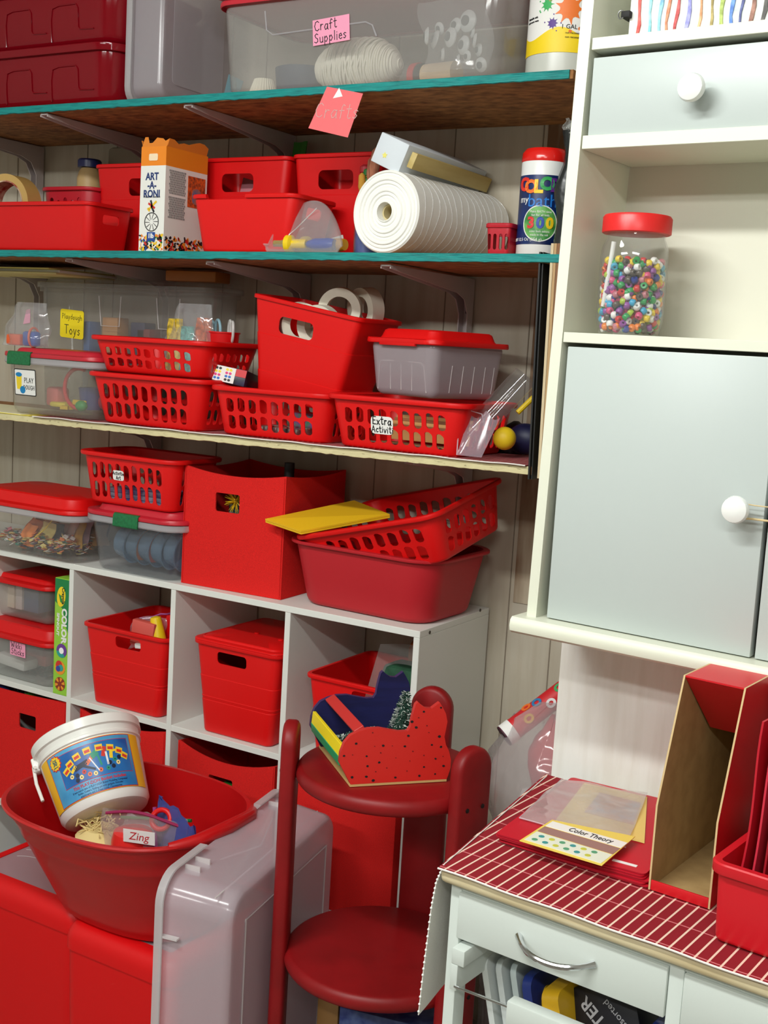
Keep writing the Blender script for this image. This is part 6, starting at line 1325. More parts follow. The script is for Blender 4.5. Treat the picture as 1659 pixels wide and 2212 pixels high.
# big clear tote on end
O_ = P(338, 1893, Y=1.45)
def big_tote():
    ln = O_.z-.0005; dy = .49; hx = .128; tp = .024; rim = .012
    M = Matrix.Translation((O_.x, O_.y, 0)) @ Matrix.Rotation(radians(11), 4, 'Z') @ Matrix(((0, 0, -1, hx), (0, 1, 0, 0), (1, 0, 0, ln/2+.0005), (0, 0, 0, 1)))
    t = T('clear_tote', 'large empty clear tote standing on end on the floor by the red tower', 'storage box', M)
    mat = cm('big tote plastic', (232, 220, 228), .40, .16)
    cut = MB(); cut.loft([[(x, y, z) for x, y in ((ln/2-.05, .15), (ln/2+.05, .15), (ln/2+.05, .36), (ln/2-.05, .36))] for z in (hx-.034, hx+.05)])
    cut2 = MB(); cut2.loft([[(x, y, z) for x, y in ((ln/2-.05, .15), (ln/2+.05, .15), (ln/2+.05, .36), (ln/2-.05, .36))] for z in (hx-.034, hx+.05)])
    b = tub(t, ln-2*tp, dy-2*tp, ln-2*rim, dy-2*rim, hx, r=.045, th=.0018, mat=mat, lip=0, liph=.01, rb=.014, n=8, parent_M=Matrix.Translation((0, tp, 0)))
    w, d = ln-2*tp, dy-2*tp
    MB().loft([[(x, y+dy/2, z) for x, y in rr(q[0], q[1], .012, 4)] for q, z in (((w-.10, d-.09), -.0016), ((w-.104, d-.094), -.0004))]).build('base_panel', mat, t)
    rings = [[(x, y+dy/2, z) for x, y in rr(ln+2*q, dy+2*q, .05, 8)] for q, z in ((-.0125, hx-.004), (-.002, hx-.014), (.0, hx-.013), (.0, hx+.001), (-.0125, hx+.001))]; rings.append(rings[0])
    MB().loft(rings, False, False).build('rim', cm('tote rim milky', (226, 224, 226), .62, .2), t, None, cut2)
    rg = cm('ridge', (240, 236, 236), .6)
    qx, qy = (w-.11)/2, (d-.10)/2
    MB().tube([(qx, dy/2-qy, -.0012), (qx, dy/2+qy, -.0012), (-qx, dy/2+qy, -.0012), (-qx, dy/2-qy, -.0012)], .0022, 8, closed=True).build('moulded_ridge', rg, t)
    for y in (.075, .11, .40): MB().box(ln/2-.022, ln/2-.006, y-.0015, y+.0015, hx-.040, hx-.012).build('rim_rib', rg, t)
    MB().box(ln/2-.105, ln/2-.102, .002, .012, hx-.04, hx-.010).build('rim_rib', rg, t)
    for pts in ([(ln/2-.021, .15, hx-.04), (ln/2-.024, .24, .055), (ln/2-.021, .36, hx-.04)], [(ln/2-.0245, .02+.03*k, .03) for k in range(15)]): MB().tube(pts, .0014, 6).build('moulded_ridge', rg, t)
big_tote()

# ------------------------------------------------------------------ red tower stand
TC_ = Vector((-.974, 1.722))
BRICK = pm('brick red paint', (140, 16, 20), .45, spec=.35, bump=.06, bs=60, rgb2=(126, 13, 16), vs=12)
def tower():
    t = T('tiered_stand', 'brick red round tiered wooden stand with three rounded uprights', 'stand', TR(TC_.x, TC_.y, 0))
    for z, r in ((.765, .163), (.44, .168), (.115, .168)):
        pr = [(.001, z-.028)]+[(r-.011+.011*cos(a), z-.014+.014*sin(a)*1.0) for a in [radians(-90+18*k) for k in range(11)]]+[(.001, z)]
        MB().lathe(pr, 72).build('disc_shelf', BRICK, t)
    for ang, R_, tp in ((209, .174, .834), (345, .174, .850), (98, .178, .862)):
        a = radians(ang); M = TR(R_*cos(a), R_*sin(a), 0, ang-90)
        W_ = .078; n = 16; th = .013; bv = .007
        def lp(q): return [(-W_/2+q, .0)]+[((W_/2-q)*-cos(pi*k/n), tp-W_/2+(W_/2-q)*sin(pi*k/n)) for k in range(n+1)]+[(W_/2-q, .0)]
        rings = [[(x, yy, z) for x, z in lp(q)] for q, yy in ((.007, -th), (.002, -th+.003), (0, -th+.007), (0, th-.007), (.002, th-.003), (.007, th))]
        up_ = MB().loft(rings).build('upright', BRICK, t, M)
        for (x, z) in ((-.018, .752), (.018, .752), (-.018, .427), (.018, .427)):
            MB().lathe([(.0038, -.001), (.0038, .0012), (.002, .0018)], 12).build('bolt', pm('dark bolt', (40, 24, 22), .5, metal=.4), up_, Matrix.Translation((x, th, z)) @ Matrix.Rotation(radians(-90), 4, 'X'))
tower()
# cat caddy
zc0 = .7660
a_ = P(757, 1700, Z=zc0); b_ = P(964, 1688, Z=zc0); e_ = (b_-a_).normalized(); nrm_ = Vector((e_.y, -e_.x, 0))
Mcat = Matrix(((e_.x, -nrm_.x, 0, a_.x), (e_.y, -nrm_.y, 0, a_.y), (0, 0, 1, a_.z), (0, 0, 0, 1)))
catpx = [(540,1290),(430,1050),(440,950),(480,850),(540,780),(620,740),(720,710),(830,705),(940,725),(1030,740),(1110,735),(1140,690),(1150,620),(1170,540),(1190,470),(1215,445),(1240,470),(1290,505),(1350,510),(1390,480),(1430,450),(1460,500),(1490,560),(1505,640),(1490,720),(1475,790),(1490,870),(1520,930),(1540,1020),(1535,1100),(1510,1180),(1495,1235)]
catl = []
for x, y in catpx:
    q = PM(640+x/4.608, 1420+y/4.608, Mcat); catl.append((q.x, max(q.z, .004)))
catl[0] = (catl[0][0], .004); catl[-1] = (catl[-1][0], .004)
tcat = T('cat_caddy', 'wooden caddy with a red speckled cat front and navy cat back', 'caddy', Mcat)
CR_ = pm('cat red paint', (214, 42, 34), .45); NV = pm('navy paint', (24, 30, 84), .5, rgb2=(18, 22, 66), vs=30, stretch=(.3, 1, 3)); CRE = pm('cat red edge', (196, 50, 46), .5); NVE = pm('cat navy edge', (56, 40, 90), .55)
fn_ = lambda y0: (lambda x, z, q: (x, y0+q, z))
MB().prism([catl], 0, .009, 0, fn=fn_(0), mi_side=1).build('front_panel', [CR_, CRE], tcat)
DP = .185
MB().prism([catl], 0, .009, 0, fn=fn_(DP), mi_side=1).build('back_panel', [NV, NVE], tcat)
x0c, x1c = catl[0][0], catl[-1][0]
MB().box(x0c-.001, x1c, 0, DP+.009, 0, .0038).build('base_board', pm('plywood', (206, 172, 110), .6), tcat)
def catslat(i, mat, nm, tilt, wd):
    x, z = catl[i]; x += .004
    M = TR(x, .0092, z, 0, 0, tilt); MB().box(-.003, .003, 0, DP-.0095, -wd, wd, bev=.0008, seg=1).build('slat', mat, tcat, M)
catslat(5, CRE, 'red', 60, .009); catslat(2, pm('yellow paint', (240, 216, 30), .5), 'yellow', 5, .011); catslat(1, pm('green paint', (20, 150, 96), .5), 'green', -8, .008)
mb = MB(); rnd = random.Random(12)
sp = [(595, 858), (865, 878), (1080, 885), (700, 983), (825, 1045), (708, 1082), (1270, 1090), (1385, 1008), (1465, 1080), (1380, 1160), (1225, 1178), (985, 1195), (555, 1193), (697, 1187), (1193, 697), (1150, 640), (1115, 780), (1350, 870), (1440, 890), (1440, 500), (475, 980), (765, 1225), (1270, 540), (1425, 787), (560, 970), (780, 885), (990, 1000), (1130, 1030), (1160, 935), (840, 950), (900, 1100), (1100, 1130), (790, 1137), (1300, 680), (1218, 600), (1320, 747), (955, 880), (760, 750), (1270, 975), (1460, 985)]
for k, (x, y) in enumerate(sp):
    q = PM(640+x/4.608, 1420+y/4.608, Mcat); r = (.0022 if k < 24 else .0011)*rnd.uniform(.8, 1.3)
    mb.prism([[(q.x+r*cos(2*pi*j/9)*rnd.uniform(.8, 1.2), q.z+r*.8*sin(2*pi*j/9)) for j in range(9)]], 0, .0004, 0 if k < 24 else 1, M=flat_frame((0, -.0001, 0), (1, 0, 0), (0, -1, 0)))
mb.build('speckles', [BLACK, pm('dark red speck', (120, 20, 20), .6)], tcat)
def brush_tree(label, M, h, r):
    t = T('bottle_brush_tree', label, 'mini tree', M); mb = MB(); rnd = random.Random(label)
    mb.lathe([(r*.82, .012), (r*.5, h*.5), (.002, h*.96)], 14, 1)
    for k in range(1500):
        u = rnd.random()**1.4; z = .010+(h-.010)*u; rr_ = r*(1-u)+.003; a = rnd.uniform(0, 6.283); L = .0045
        x, y = rr_*cos(a), rr_*sin(a); mi = 0 if rnd.random() < .42 else 1
        dx, dy = cos(a+rnd.uniform(-.7, .7))*L, sin(a+rnd.uniform(-.7, .7))*L; w_ = .0006
        p = Vector((x-dx*.4, y-dy*.4, z)); q = Vector((x+dx, y+dy, z+rnd.uniform(-.003, .003))); sd = Vector((-dy, dx, .003)).normalized()*w_; s2 = Vector((0, 0, w_))
        mb.add([p-sd, p+sd, p+s2, q-sd, q+sd, q+s2], [(0, 1, 2), (3, 5, 4), (0, 3, 4, 1), (1, 4, 5, 2), (2, 5, 3, 0)], mi)
    o = mb.build('needles', [pm('tree snow', (214, 222, 214), .9), pm('tree green', (30, 66, 52), .9)], t)
    MB().lathe([(.007, 0), (.007, .004), (.0012, .005), (.0012, .014)], 12).build('base', pm('tree base', (180, 170, 150), .7), t)
    return t
q1 = PM(640+1050/4.608, 1420+345/4.608, Mcat, .095); qb = PM(640+950/4.608, 1420+700/4.608, Mcat, .105)
brush_tree('frosted bottle brush tree standing in the cat caddy', Mcat @ TR(q1.x-.004, .095, .0042, 0, 0, 6), q1.z-.004, .026)
brush_tree('frosted bottle brush tree lying behind the red cat', Mcat @ TR(qb.x-.02, .105, .030, 0, 0, -82), .085, .024)
# things behind and under the tower
thing('blue_carton', 'dark blue carton on the lowest disc of the red stand', 'carton', MB().box(-.085, .085, -.05, .06, 0, .215, bev=.002), pm('carton blue', (40, 56, 120), .5, rgb2=(90, 110, 160), vs=30), TR(-.955, 1.75, .1156, 12))
thing('amber_carton', 'amber carton standing on the lowest disc beside the blue one', 'carton', MB().box(-.02, .02, -.03, .03, 0, .20, bev=.002), pm('carton amber', (150, 110, 60), .6), TR(-1.075, 1.74, .1156, 12))
tcl = T('clothes_bag', 'big clear bag of red clothes between the stand and the wall end', 'bag', TR(-.80, 2.03, 0, -8))
MB().loft([[(a*cos(2*pi*k/36)+.006*sin(k*1.9+z*30), b*sin(2*pi*k/36)+.006*sin(k*2.7+z*40), z) for k in range(36)] for a, b, z in ((.09, .10, .001), (.105, .12, .05), (.105, .12, .3), (.11, .125, .52), (.10, .12, .60), (.125, .13, .66), (.125, .12, .74), (.085, .08, .81), (.04, .03, .84))]).build('film', cm('garment film', (226, 220, 222), .40, .08, gl=.9, bump=.4, bs=28), tcl)
thing('red_cloth', 'folded red cloth seen inside the clear clothes bag', 'cloth', pillow(.15, .16, .13, 5), pm('red cloth', (200, 24, 40), .9, bump=1, bs=30), TR(-.785, 2.02, .645, -8, 0, 10))
thing('white_cloth', 'white cloth lower in the clear clothes bag', 'cloth', pillow(.16, .16, .15, 6), pm('white cloth', (220, 220, 214), .9), TR(-.800, 2.03, .50, -8))
thing('grey_bundle', 'grey bundle at the bottom of the clear clothes bag', 'cloth', MB().box(-.065, .065, -.07, .07, .003, .49, bev=.03), pm('grey cloth dull', (150, 146, 146), .9), TR(-.80, 2.03, 0, -8))
rpA = P(1092, 1588, Y=1.98); rpB = P(1200, 1506, Y=2.05); ex = (rpB-rpA).normalized()
tro = T('wrapping_roll', 'rolled red patterned paper lying on top of the clear clothes bag', 'paper roll', Matrix.Translation(rpA)); L_ = .25
MB().tube([tuple(ex*L_*k/10) for k in range(11)], .020, 28).build('paper', pm('pattern red', (206, 40, 46), .45), tro)
MB().tube([tuple(ex*(-.0015)), tuple(ex*.018)], .0212, 28).build('white_edge', PAPER, tro)
MB().tube([tuple(ex*(-.004)), tuple(ex*-.0012)], .0205, 28).build('dark_end', pm('plum end', (70, 14, 40), .6), tro)
sd = ex.cross(Vector((0, 0, 1))).normalized(); s2 = sd.cross(ex)
for k, (d, a, c) in enumerate(((.05, -35, (240, 190, 40)), (.08, -80, (50, 120, 170)), (.10, -30, (240, 240, 240)), (.13, -70, (60, 160, 90)), (.06, -100, (240, 120, 50)))):
    nn = sd*cos(radians(a-30))*-1+s2*-sin(radians(a-30))*1
    nn = (-sd*sin(radians(-a))*0 + (Vector((0, -1, .4)) - ex*Vector((0, -1, .4)).dot(ex)).normalized())
    nn = (Matrix.Rotation(radians(a+60), 3, ex) @ nn)
    mm = flat_frame(tuple(ex*d+nn*.0203), tuple(ex), tuple(nn)); MB().prism([[(.010*cos(j*pi/8), .0085*sin(j*pi/8)) for j in range(16)], [(.005*cos(j*pi/8), .004*sin(j*pi/8)) for j in range(16)][::-1]], -.001, .0006, M=mm).build('printed_ring', col('ring '+str(c), c), tro)

# ================================================================== on the cart
ZW = -.0078   # worktop in cart coordinates
CLOTH = stripes('red table runner', (140, 6, 26), (236, 206, 186), 72, .17, 18, .035, (214, 120, 124), rough=.95)
trn = T('table_runner', 'dark red table runner with cream stripes hanging over the cart side', 'cloth', MK)
def pk(x, y, zz): q = MK.inverted() @ P(x, y, Z=.87+zz); return q
Lf, Lb = pk(962, 1864, ZW), pk(1172, 1680, ZW)
def clothfn(u, v):
    yb = .38*v-.004; xl = Lf.x+(Lb.x-Lf.x)*(yb-Lf.y)/(Lb.y-Lf.y)
    x = xl+(.595-xl)*u
    return (x, yb, ZW+.0012+.0012*(sin(x*52)+1)*max(0, 1-yb/.10)*.5 - .0*u)
mb = MB(); mb.sheet(clothfn, 120, 26, .0012); mb.build('cloth', CLOTH, trn)
MB().tube([(clothfn(k/120, 0)[0], clothfn(k/120, 0)[1]-.0006, clothfn(k/120, 0)[2]) for k in range(121)], .0012, 6).build('hem', HEM, trn)
fl = [(962, 1866), (945, 1905), (935, 1960), (925, 2040), (915, 2110), (904, 2192)]
flp = [MK.inverted() @ P(x, y, Y=1.225) for x, y in fl]
def flapfn(u, v):
    s_ = v*5; i = min(int(s_), 4); p = flp[i].lerp(flp[i+1], s_-i); return (p.x-.0015+u*(Lb.x-Lf.x)*(1-v*.4)-.0015*sin(u*14+v*4)*v, p.y+.36*u, p.z-.0006+.025*u*v+.004*sin(u*9)*v)
mb = MB(); mb.sheet(flapfn, 24, 24, .0012); mb.build('hanging_flap', pm('cloth white back', (226, 222, 214), .95, bump=.4, bs=400), trn)
for k in range(26): 
    p = flapfn(0, (k+.5)/26); MB().ball(p, .0016, 8).build('fringe_bead', PAPER, trn) if k % 1 == 0 else None
# red folders
FO = [pk(1068, 1803, ZW+.014), pk(1410, 1897, ZW+.014), pk(1410, 1700, ZW+.014), pk(1165, 1684, ZW+.014)]
fx = (FO[1]-FO[0]).normalized(); 
FR = pm('red folder card', (200, 24, 44), .45); FR2 = pm('dark red folder card', (168, 14, 36), .5)
for k in range(6):
    z = ZW+.0032+.0022*k; j = random.Random(k).uniform(-.003, .003)
    M = MK @ Matrix.Translation((FO[0].x+j+.003*(5-k)*.4, FO[0].y+j*.6+.0012*(5-k), z)) @ Matrix.Rotation(atan2(fx.y, fx.x)+radians(.8*(k-5)), 4, 'Z')
    fwid = (FO[1]-FO[0]).length-.010; lp = rr(fwid, .255, .006, 3); lp = [(x+fwid/2, y+.1275) for x, y in lp]
    fo_ = MB().prism([lp], 0, .0016, 0, mi_side=1).build('folder', [FR, FR2], None, M)
    tag(fo_, ('bottom', 'second lowest', 'third lowest', 'third highest', 'second highest', 'topmost')[k]+' red pocket folder in the pile on the cart', 'folder', 'red folders piled on the cart')
    if k == 5: topM = M
ts_ = T('white_strip', 'white label strips stuck on the topmost red folder', 'label', topM @ Matrix.Translation((0, 0, .0019)))
MB().box(.036, .072, .018, .024, 0, .0004).build('strip', PAPER, ts_); MB().box(fwid-.045, fwid-.015, .012, .018, 0, .0004).build('strip', PAPER, ts_)
# sleeves and card
def quad_sheet(mb, q4, th, mi=0): 
    vs = [tuple(v) for v in q4]+[tuple(v+Vector((0, 0, th))) for v in q4]; mb.add(vs, [(3, 2, 1, 0), (4, 5, 6, 7), (0, 1, 5, 4), (1, 2, 6, 5), (2, 3, 7, 6), (3, 0, 4, 7)], mi)
zs = ZW+.0166
def qpx(pts, zz): return [pk(x, y, zz) for x, y in pts]
tsl = T('plastic_sleeve', 'clear page sleeve with yellow sheets on the red folders', 'plastic sleeve', MK)
mb = MB(); quad_sheet(mb, qpx([(1200, 1772), (1392, 1822), (1398, 1722), (1262, 1692)], zs), .0006); mb.build('yellow_sheet', pm('soft yellow sheet', (236, 208, 120), .7), tsl)
mb = MB(); quad_sheet(mb, qpx([(1262, 1755), (1368, 1782), (1385, 1735), (1295, 1712)], zs+.0007), .0004); mb.build('picture', pm('soft picture', (206, 150, 110), .7, rgb2=(180, 176, 176), vs=50), tsl)
mb = MB(); q4 = qpx([(1122, 1768), (1352, 1832), (1398, 1720), (1212, 1686)], zs+.0016)
mb.sheet(lambda u, v: tuple(q4[0].lerp(q4[1], u).lerp(q4[3].lerp(q4[2], u), v)+Vector((0, 0, .003*sin(u*5+v*3)**2+.002*sin(v*8)**2))), 20, 14, .0005); mb.build('film', cm('sleeve clear film', (240, 236, 236), .30, .08, gl=1.2, bump=.4, bs=30), tsl)
MB().tube([tuple(v+Vector((0, 0, .001))) for v in (q4[3], q4[0], q4[1])], .0009, 6).build('edge', cm('sleeve edge', (240, 226, 236), .6), tsl)
tcd = T('theory_card', 'yellow edged Color Theory card lying on the red folders', 'card', MK)
cq = qpx([(1122, 1817), (1300, 1871), (1372, 1808), (1192, 1772)], zs+.0085)
mb = MB(); quad_sheet(mb, cq, .0008); cdo = mb.build('card_stock', pm('card yellow', (238, 212, 96), .5), tcd)
xv = (cq[1]-cq[0]); yv_ = (cq[3]-cq[0]); Lx, Ly = xv.length, yv_.length
cmap = lambda a, b, z: tuple(cq[0]+xv*(a)+yv_*(b)+Vector((0, 0, .0008+z)))
mb = MB(); mb.prism([[(.03, .07), (.97, .05), (.97, .42), (.03, .45)]], .0, .0003, 0, fn=cmap); mb.prism([[(.03, .47), (.97, .44), (.97, .70), (.03, .70)]], 0, .0003, 1, fn=cmap); mb.prism([[(.03, .72), (.97, .72), (.97, .95), (.03, .95)]], 0, .0003, 2, fn=cmap)
mb.build('print_panels', [pm('card pale', (228, 232, 214), .5), pm('card mauve', (160, 120, 112), .5), pm('card white', (240, 238, 232), .5)], cdo)
mb = MB()
for k in range(6):
    for r in range(2): mb.prism([[(.12+.13*k+.035*cos(j*pi/6)+.02*r, .17+.16*r+.045*sin(j*pi/6)) for j in range(12)]], .0003, .0006, (k+r) % 3, fn=cmap)
mb.build('colour_swatches', [col('sw green', (90, 160, 120)), col('sw teal', (60, 150, 150)), col('sw yellow', (200, 200, 70))], cdo)
mb = MB(); text_mb(mb, 'Color Theory', .155, .56, .835, fn=lambda x, y, z: cmap(x, (y-.835)*1.25+.835, z), z0=.0003, z1=.0007, sx=.62); mb.build('lettering', BLACK, cdo)
# magazine file
A1, B1 = pk(1400, 1921, ZW+.003), pk(1533, 1965, ZW+.003)
mfx = (B1-A1); wmf = mfx.length; Mmf = MK @ Matrix.Translation((A1.x, A1.y, ZW+.0032)) @ Matrix.Rotation(atan2(mfx.y, mfx.x), 4, 'Z')
def mfz(x, y, X):  # on the left or right side plane
    Mi = Mmf.inverted(); c = Mi @ CAM; d = Mi.to_3x3() @ ray(x, y); return c + d*((X-c.x)/d.x)
f0 = PM(1400, 1735, Mmf, 0).z
tp_ = mfz(1477, 1458, 0); dmf = .25
yt_ = min(max(tp_.y, .05), .16); ztp = min(tp_.z, .215)
yt_ = tp_.y; ztp = tp_.z
print('magfile front h', f0, 'top', tp_[:], 'w', wmf)
tmf = T('magazine_file', 'open red cardboard magazine file with brown inside on the cart', 'magazine file', Mmf)
KR = pm('kraft card', (176, 146, 96), .8, rgb2=(164, 134, 86), vs=40); RF = pm('red file card', (206, 24, 34), .4); KE = pm('card edge', (206, 180, 132), .8)
side = [(0, 0), (dmf, 0), (dmf, ztp), (yt_, ztp), (0, f0)]
for x0_, x1_, inner in ((0, .0022, 1), (wmf-.0022, wmf, -1)):
    mb = MB(); xm = (x0_+x1_)/2
    mb.prism([side], x0_, xm, 0 if inner == 1 else 1, fn=lambda a, b, c: (c, a, b), mi_side=2); mb.prism([side], xm, x1_, 1 if inner == 1 else 0, fn=lambda a, b, c: (c, a, b), mi_side=2)
    mb.build('side_panel', [RF, KR, KE], tmf)
MB().box(.0023, wmf-.0023, .003, dmf-.003, 0, .0022).build('bottom_panel', KR, tmf)
MB().box(.0023, wmf-.0023, dmf-.0025, dmf, 0, ztp).build('back_panel', KR, tmf)
MB().box(.0023, wmf-.0023, .0, .003, 0, .012, bev=.0008).build('front_lip', RF, tmf)
MB().box(.0023, wmf-.0023, yt_, dmf, ztp-.002, ztp).build('top_panel', RF, tmf)
mb = MB(); yb_, zb_f = yt_+.085, ztp-.078
mb.add([(.0024, yt_, ztp-.0022), (wmf-.0024, yt_, ztp-.0022), (wmf-.006, yb_, zb_f), (.006, yb_, zb_f), (.0024, yt_+.002, ztp-.0042), (wmf-.0024, yt_+.002, ztp-.0042), (wmf-.006, yb_+.001, zb_f-.002), (.006, yb_+.001, zb_f-.002)], [(0, 1, 2, 3), (7, 6, 5, 4), (0, 4, 5, 1), (1, 5, 6, 2), (2, 6, 7, 3), (3, 7, 4, 0)]); mb.build('inner_flap', RF, tmf)
MB().box(.012, wmf-.012, dmf-.004, dmf-.0026, .004, ztp*.42).build('inner_patch', KR, tmf)
# red book bin with folders
A2, B2 = pk(1536, 2030, ZW+.003), pk(1659, 2074, ZW+.003)
bxv = (B2-A2); Mbb = MK @ Matrix.Translation((A2.x, A2.y, ZW+.0032)) @ Matrix.Rotation(atan2(bxv.y, bxv.x), 4, 'Z')
hbb = PM(1536, 1850, Mbb, 0).z
tbb = T('book_bin', 'red book bin full of upright red folders at the cart right', 'bin', Mbb @ Matrix.Translation((.075, 0, 0)))
tub(tbb, .148, .25, .152, .26, hbb, r=.010, th=.003, mat=pm('book bin red', (206, 26, 38), .35), lip=.007, liph=.012)
for k in range(7):
    hF = .235+.012*((k*3) % 4); x = .008+.013*k; tl = 7-1.2*k
    mb = MB().sheet(lambda u, v: (.006*sin(v*5+k)*v+.004*u, .004+.20*u, hF*v-.0*u), 8, 14, .0022)
    o = mb.build('folder', pm('bin folder '+str(k % 3), ((190, 20, 40), (206, 44, 66), (160, 14, 32))[k % 3], .5), None, Mbb @ TR(x, .02, .004, 0, 0, 5))
    tag(o, ('leftmost', 'second', 'third', 'fourth', 'fifth', 'sixth', 'seventh')[k]+' upright red folder from the left in the book bin', 'folder', 'folders in the red book bin')
thing('red_tube', 'rose coloured rolled sheet between the folders in the book bin', 'paper roll', MB().tube([(0, 0, 0), (.018, 0, .22)], .010, 20), pm('rose tube', (196, 60, 84), .4), Mbb @ TR(.104, .018, .004))
# things in the pull-out rack
RK = MK @ Matrix.Translation((0, 0, -.2875))
WPK = pm('pouch white', (226, 232, 230), .3)
for k, (x, c, nm) in enumerate(((.040, (228, 234, 232), 'left white pouch leaning in the cart rack'), (.058, (222, 230, 230), 'second white pouch leaning in the cart rack'), (.076, (200, 214, 214), 'third pale pouch leaning in the cart rack'))):
    t = T('pouch', nm, 'pouch', RK @ TR(x+.02, .06+.004*k, .001, 0, 0, -14)); MB().prism([rr(.10, .155, .012, 4)], -.004, .004, fn=lambda a, b, c: (c, a+.055, b+.078)).build('film', pm('pouch '+str(c), c, .25), t)
    MB().tube([(-.0045, .008, .10), (-.0045, .008, .02)], .001, 6).build('seam', WPK, t)
t = T('case', 'navy pouch with a yellow disc in the cart rack', 'pouch', RK @ TR(.118, .06, .001, 0, 0, -14))
MB().prism([rr(.10, .15, .014, 4)], -.006, .006, fn=lambda a, b, c: (c, a+.055, b+.076)).build('body', pm('navy pouch', (34, 54, 130), .35), t)
MB().prism([[(.018*cos(j*pi/12), .03*sin(j*pi/12)) for j in range(24)]], -.0005, .001, fn=lambda a, b, c: (.0062+c, a+.04, b+.10)).build('yellow_disc', pm('disc yellow', (226, 190, 30), .4), t)
t = T('case', 'amber yellow case leaning in the middle of the cart rack', 'case', RK @ TR(.160, .05, .001, 0, 0, -16))
MB().prism([rr(.09, .15, .012, 4)], -.011, .011, fn=lambda a, b, c: (c, a+.05, b+.077)).build('body', pm('amber case', (230, 180, 30), .35), t)
MB().box(-.001, .001, .0, .0062, .06, .10).build('slot', BLACK, t)
t = T('marker', 'green yellow marker lying in the cart rack', 'marker', RK @ TR(.192, .12, .09, 0, -30, -10)); MB().tube([(0, 0, 0), (0, 0, .06)], .005, 12).build('barrel', pm('lime marker', (150, 180, 40), .4), t)
MB().box(-.004, .004, -.004, .004, -.088, -.001).build('stem', pm('marker grey', (60, 60, 64), .5), t)
t = T('glitter_pack', 'black pack printed GLITTER in the cart rack', 'pack', RK @ TR(.225, .06, .001, 0, -12, -22))
gp = MB().box(-.045, .045, 0, .05, 0, .17, bev=.001).build('carton', pm('pack black', (26, 26, 36), .4), t)
mb = MB(); text_mb(mb, 'GLITTER', .021, 0, 0, M=flat_frame((.0, -.0003, .125), (-.6, 0, .8), (0, -1, 0)), bold=.0004); text_mb(mb, 'assorted', .012, .0, -.022, M=flat_frame((.0, -.0003, .125), (-.6, 0, .8), (0, -1, 0))); mb.build('lettering', pm('pack grey print', (190, 190, 196), .4), gp)
thing('blue_pack', 'blue striped pack at the right of the cart rack', 'pack', MB().box(-.012, .012, 0, .06, 0, .15, bev=.002), pm('pack blue', (40, 60, 140), .4, rgb2=(150, 160, 190), vs=60), RK @ TR(.262, .07, .001, 0, 0, -4))
thing('red_pack', 'dull red box low at the back of the cart rack', 'pack', MB().box(-.05, .05, 0, .03, 0, .12, bev=.002), pm('pack dull red', (140, 40, 36), .5), RK @ TR(.09, .30, .001))

# ================================================================== in the cabinet
jb = PM(1355, 717, MCAB, .055)
rj_ = .0435; hj = PM(1380, 462, MCAB, .04).z+.2294
print('jar h', hj)
tjar = T('bead_jar', 'clear jar with red screw lid full of coloured beads in the nook', 'jar', MCAB @ TR(jb.x, .058, -.2292))
hb_j = hj-.020
JAR = cm('jar clear', (232, 236, 236), .04, .03, gl=1.3)
MB().lathe([(rj_*.86, 0), (rj_*.90, .003), (rj_*1.0, .022), (rj_*1.0, hb_j-.035), (rj_*.97, hb_j-.022), (rj_*.86, hb_j-.010), (rj_*.86, hb_j), (rj_*.82, hb_j), (rj_*.82, hb_j-.010), (rj_*.93, hb_j-.023), (rj_*.965, hb_j-.036), (rj_*.965, .022), (rj_*.86, .004)], 56).build('body', JAR, tjar)
lid = MB(); n = 120
lid.loft([[((r+(.0006 if k % 2 and kk in (1, 2) else 0))*cos(2*pi*k/n), (r+(.0006 if k % 2 and kk in (1, 2) else 0))*sin(2*pi*k/n), z) for k in range(n)] for kk, (r, z) in enumerate(((.0425, hb_j-.004), (.0435, hb_j-.003), (.0435, hb_j+.016), (.042, hb_j+.019), (.036, hb_j+.020)))]); lid.build('lid', pm('jar lid red', (216, 34, 34), .35), tjar)
BC = [((240, 240, 236), 'white'), ((238, 130, 40), 'orange'), ((40, 160, 84), 'green'), ((150, 80, 160), 'violet'), ((226, 80, 130), 'pink'), ((240, 210, 50), 'yellow'), ((60, 170, 210), 'sky blue'), ((40, 60, 150), 'navy'), ((210, 50, 50), 'red'), ((170, 200, 60), 'lime'), ((196, 120, 130), 'dusty rose'), ((90, 80, 70), 'brown')]
mb = MB(); n = 14
mb.loft([[(r*cos(2*pi*k/n), r*sin(2*pi*k/n), z) for k in range(n)] for r, z in ((.0016, -.0031), (.0038, -.0034), (.0048, -.0018), (.0048, .0018), (.0038, .0034), (.0016, .0031), (.0016, -.0031))], False, False)
bm_ = [mb.mesh('pony_bead', pm('bead '+nm, c, .3)) for c, nm in BC]
rnd = random.Random(31); placed = []
zmax = hb_j-.038
tries = 0
while len(placed) < 290 and tries < 60000:
    tries += 1
    a = radians(-135+rnd.uniform(-20, 200)); ra = rj_*.965-.0056-rnd.random()**2*.012; z = .0075+(zmax-.0075)*rnd.random()
    if z < .022: ra = min(ra, rj_*(.86+.10*(z-.004)/.018)-.0060)
    p = Vector((ra*cos(a), ra*sin(a), z))
    if any((p-q).length < .0072 for q in placed): continue
    placed.append(p)
MJ = tjar.matrix_world.copy()
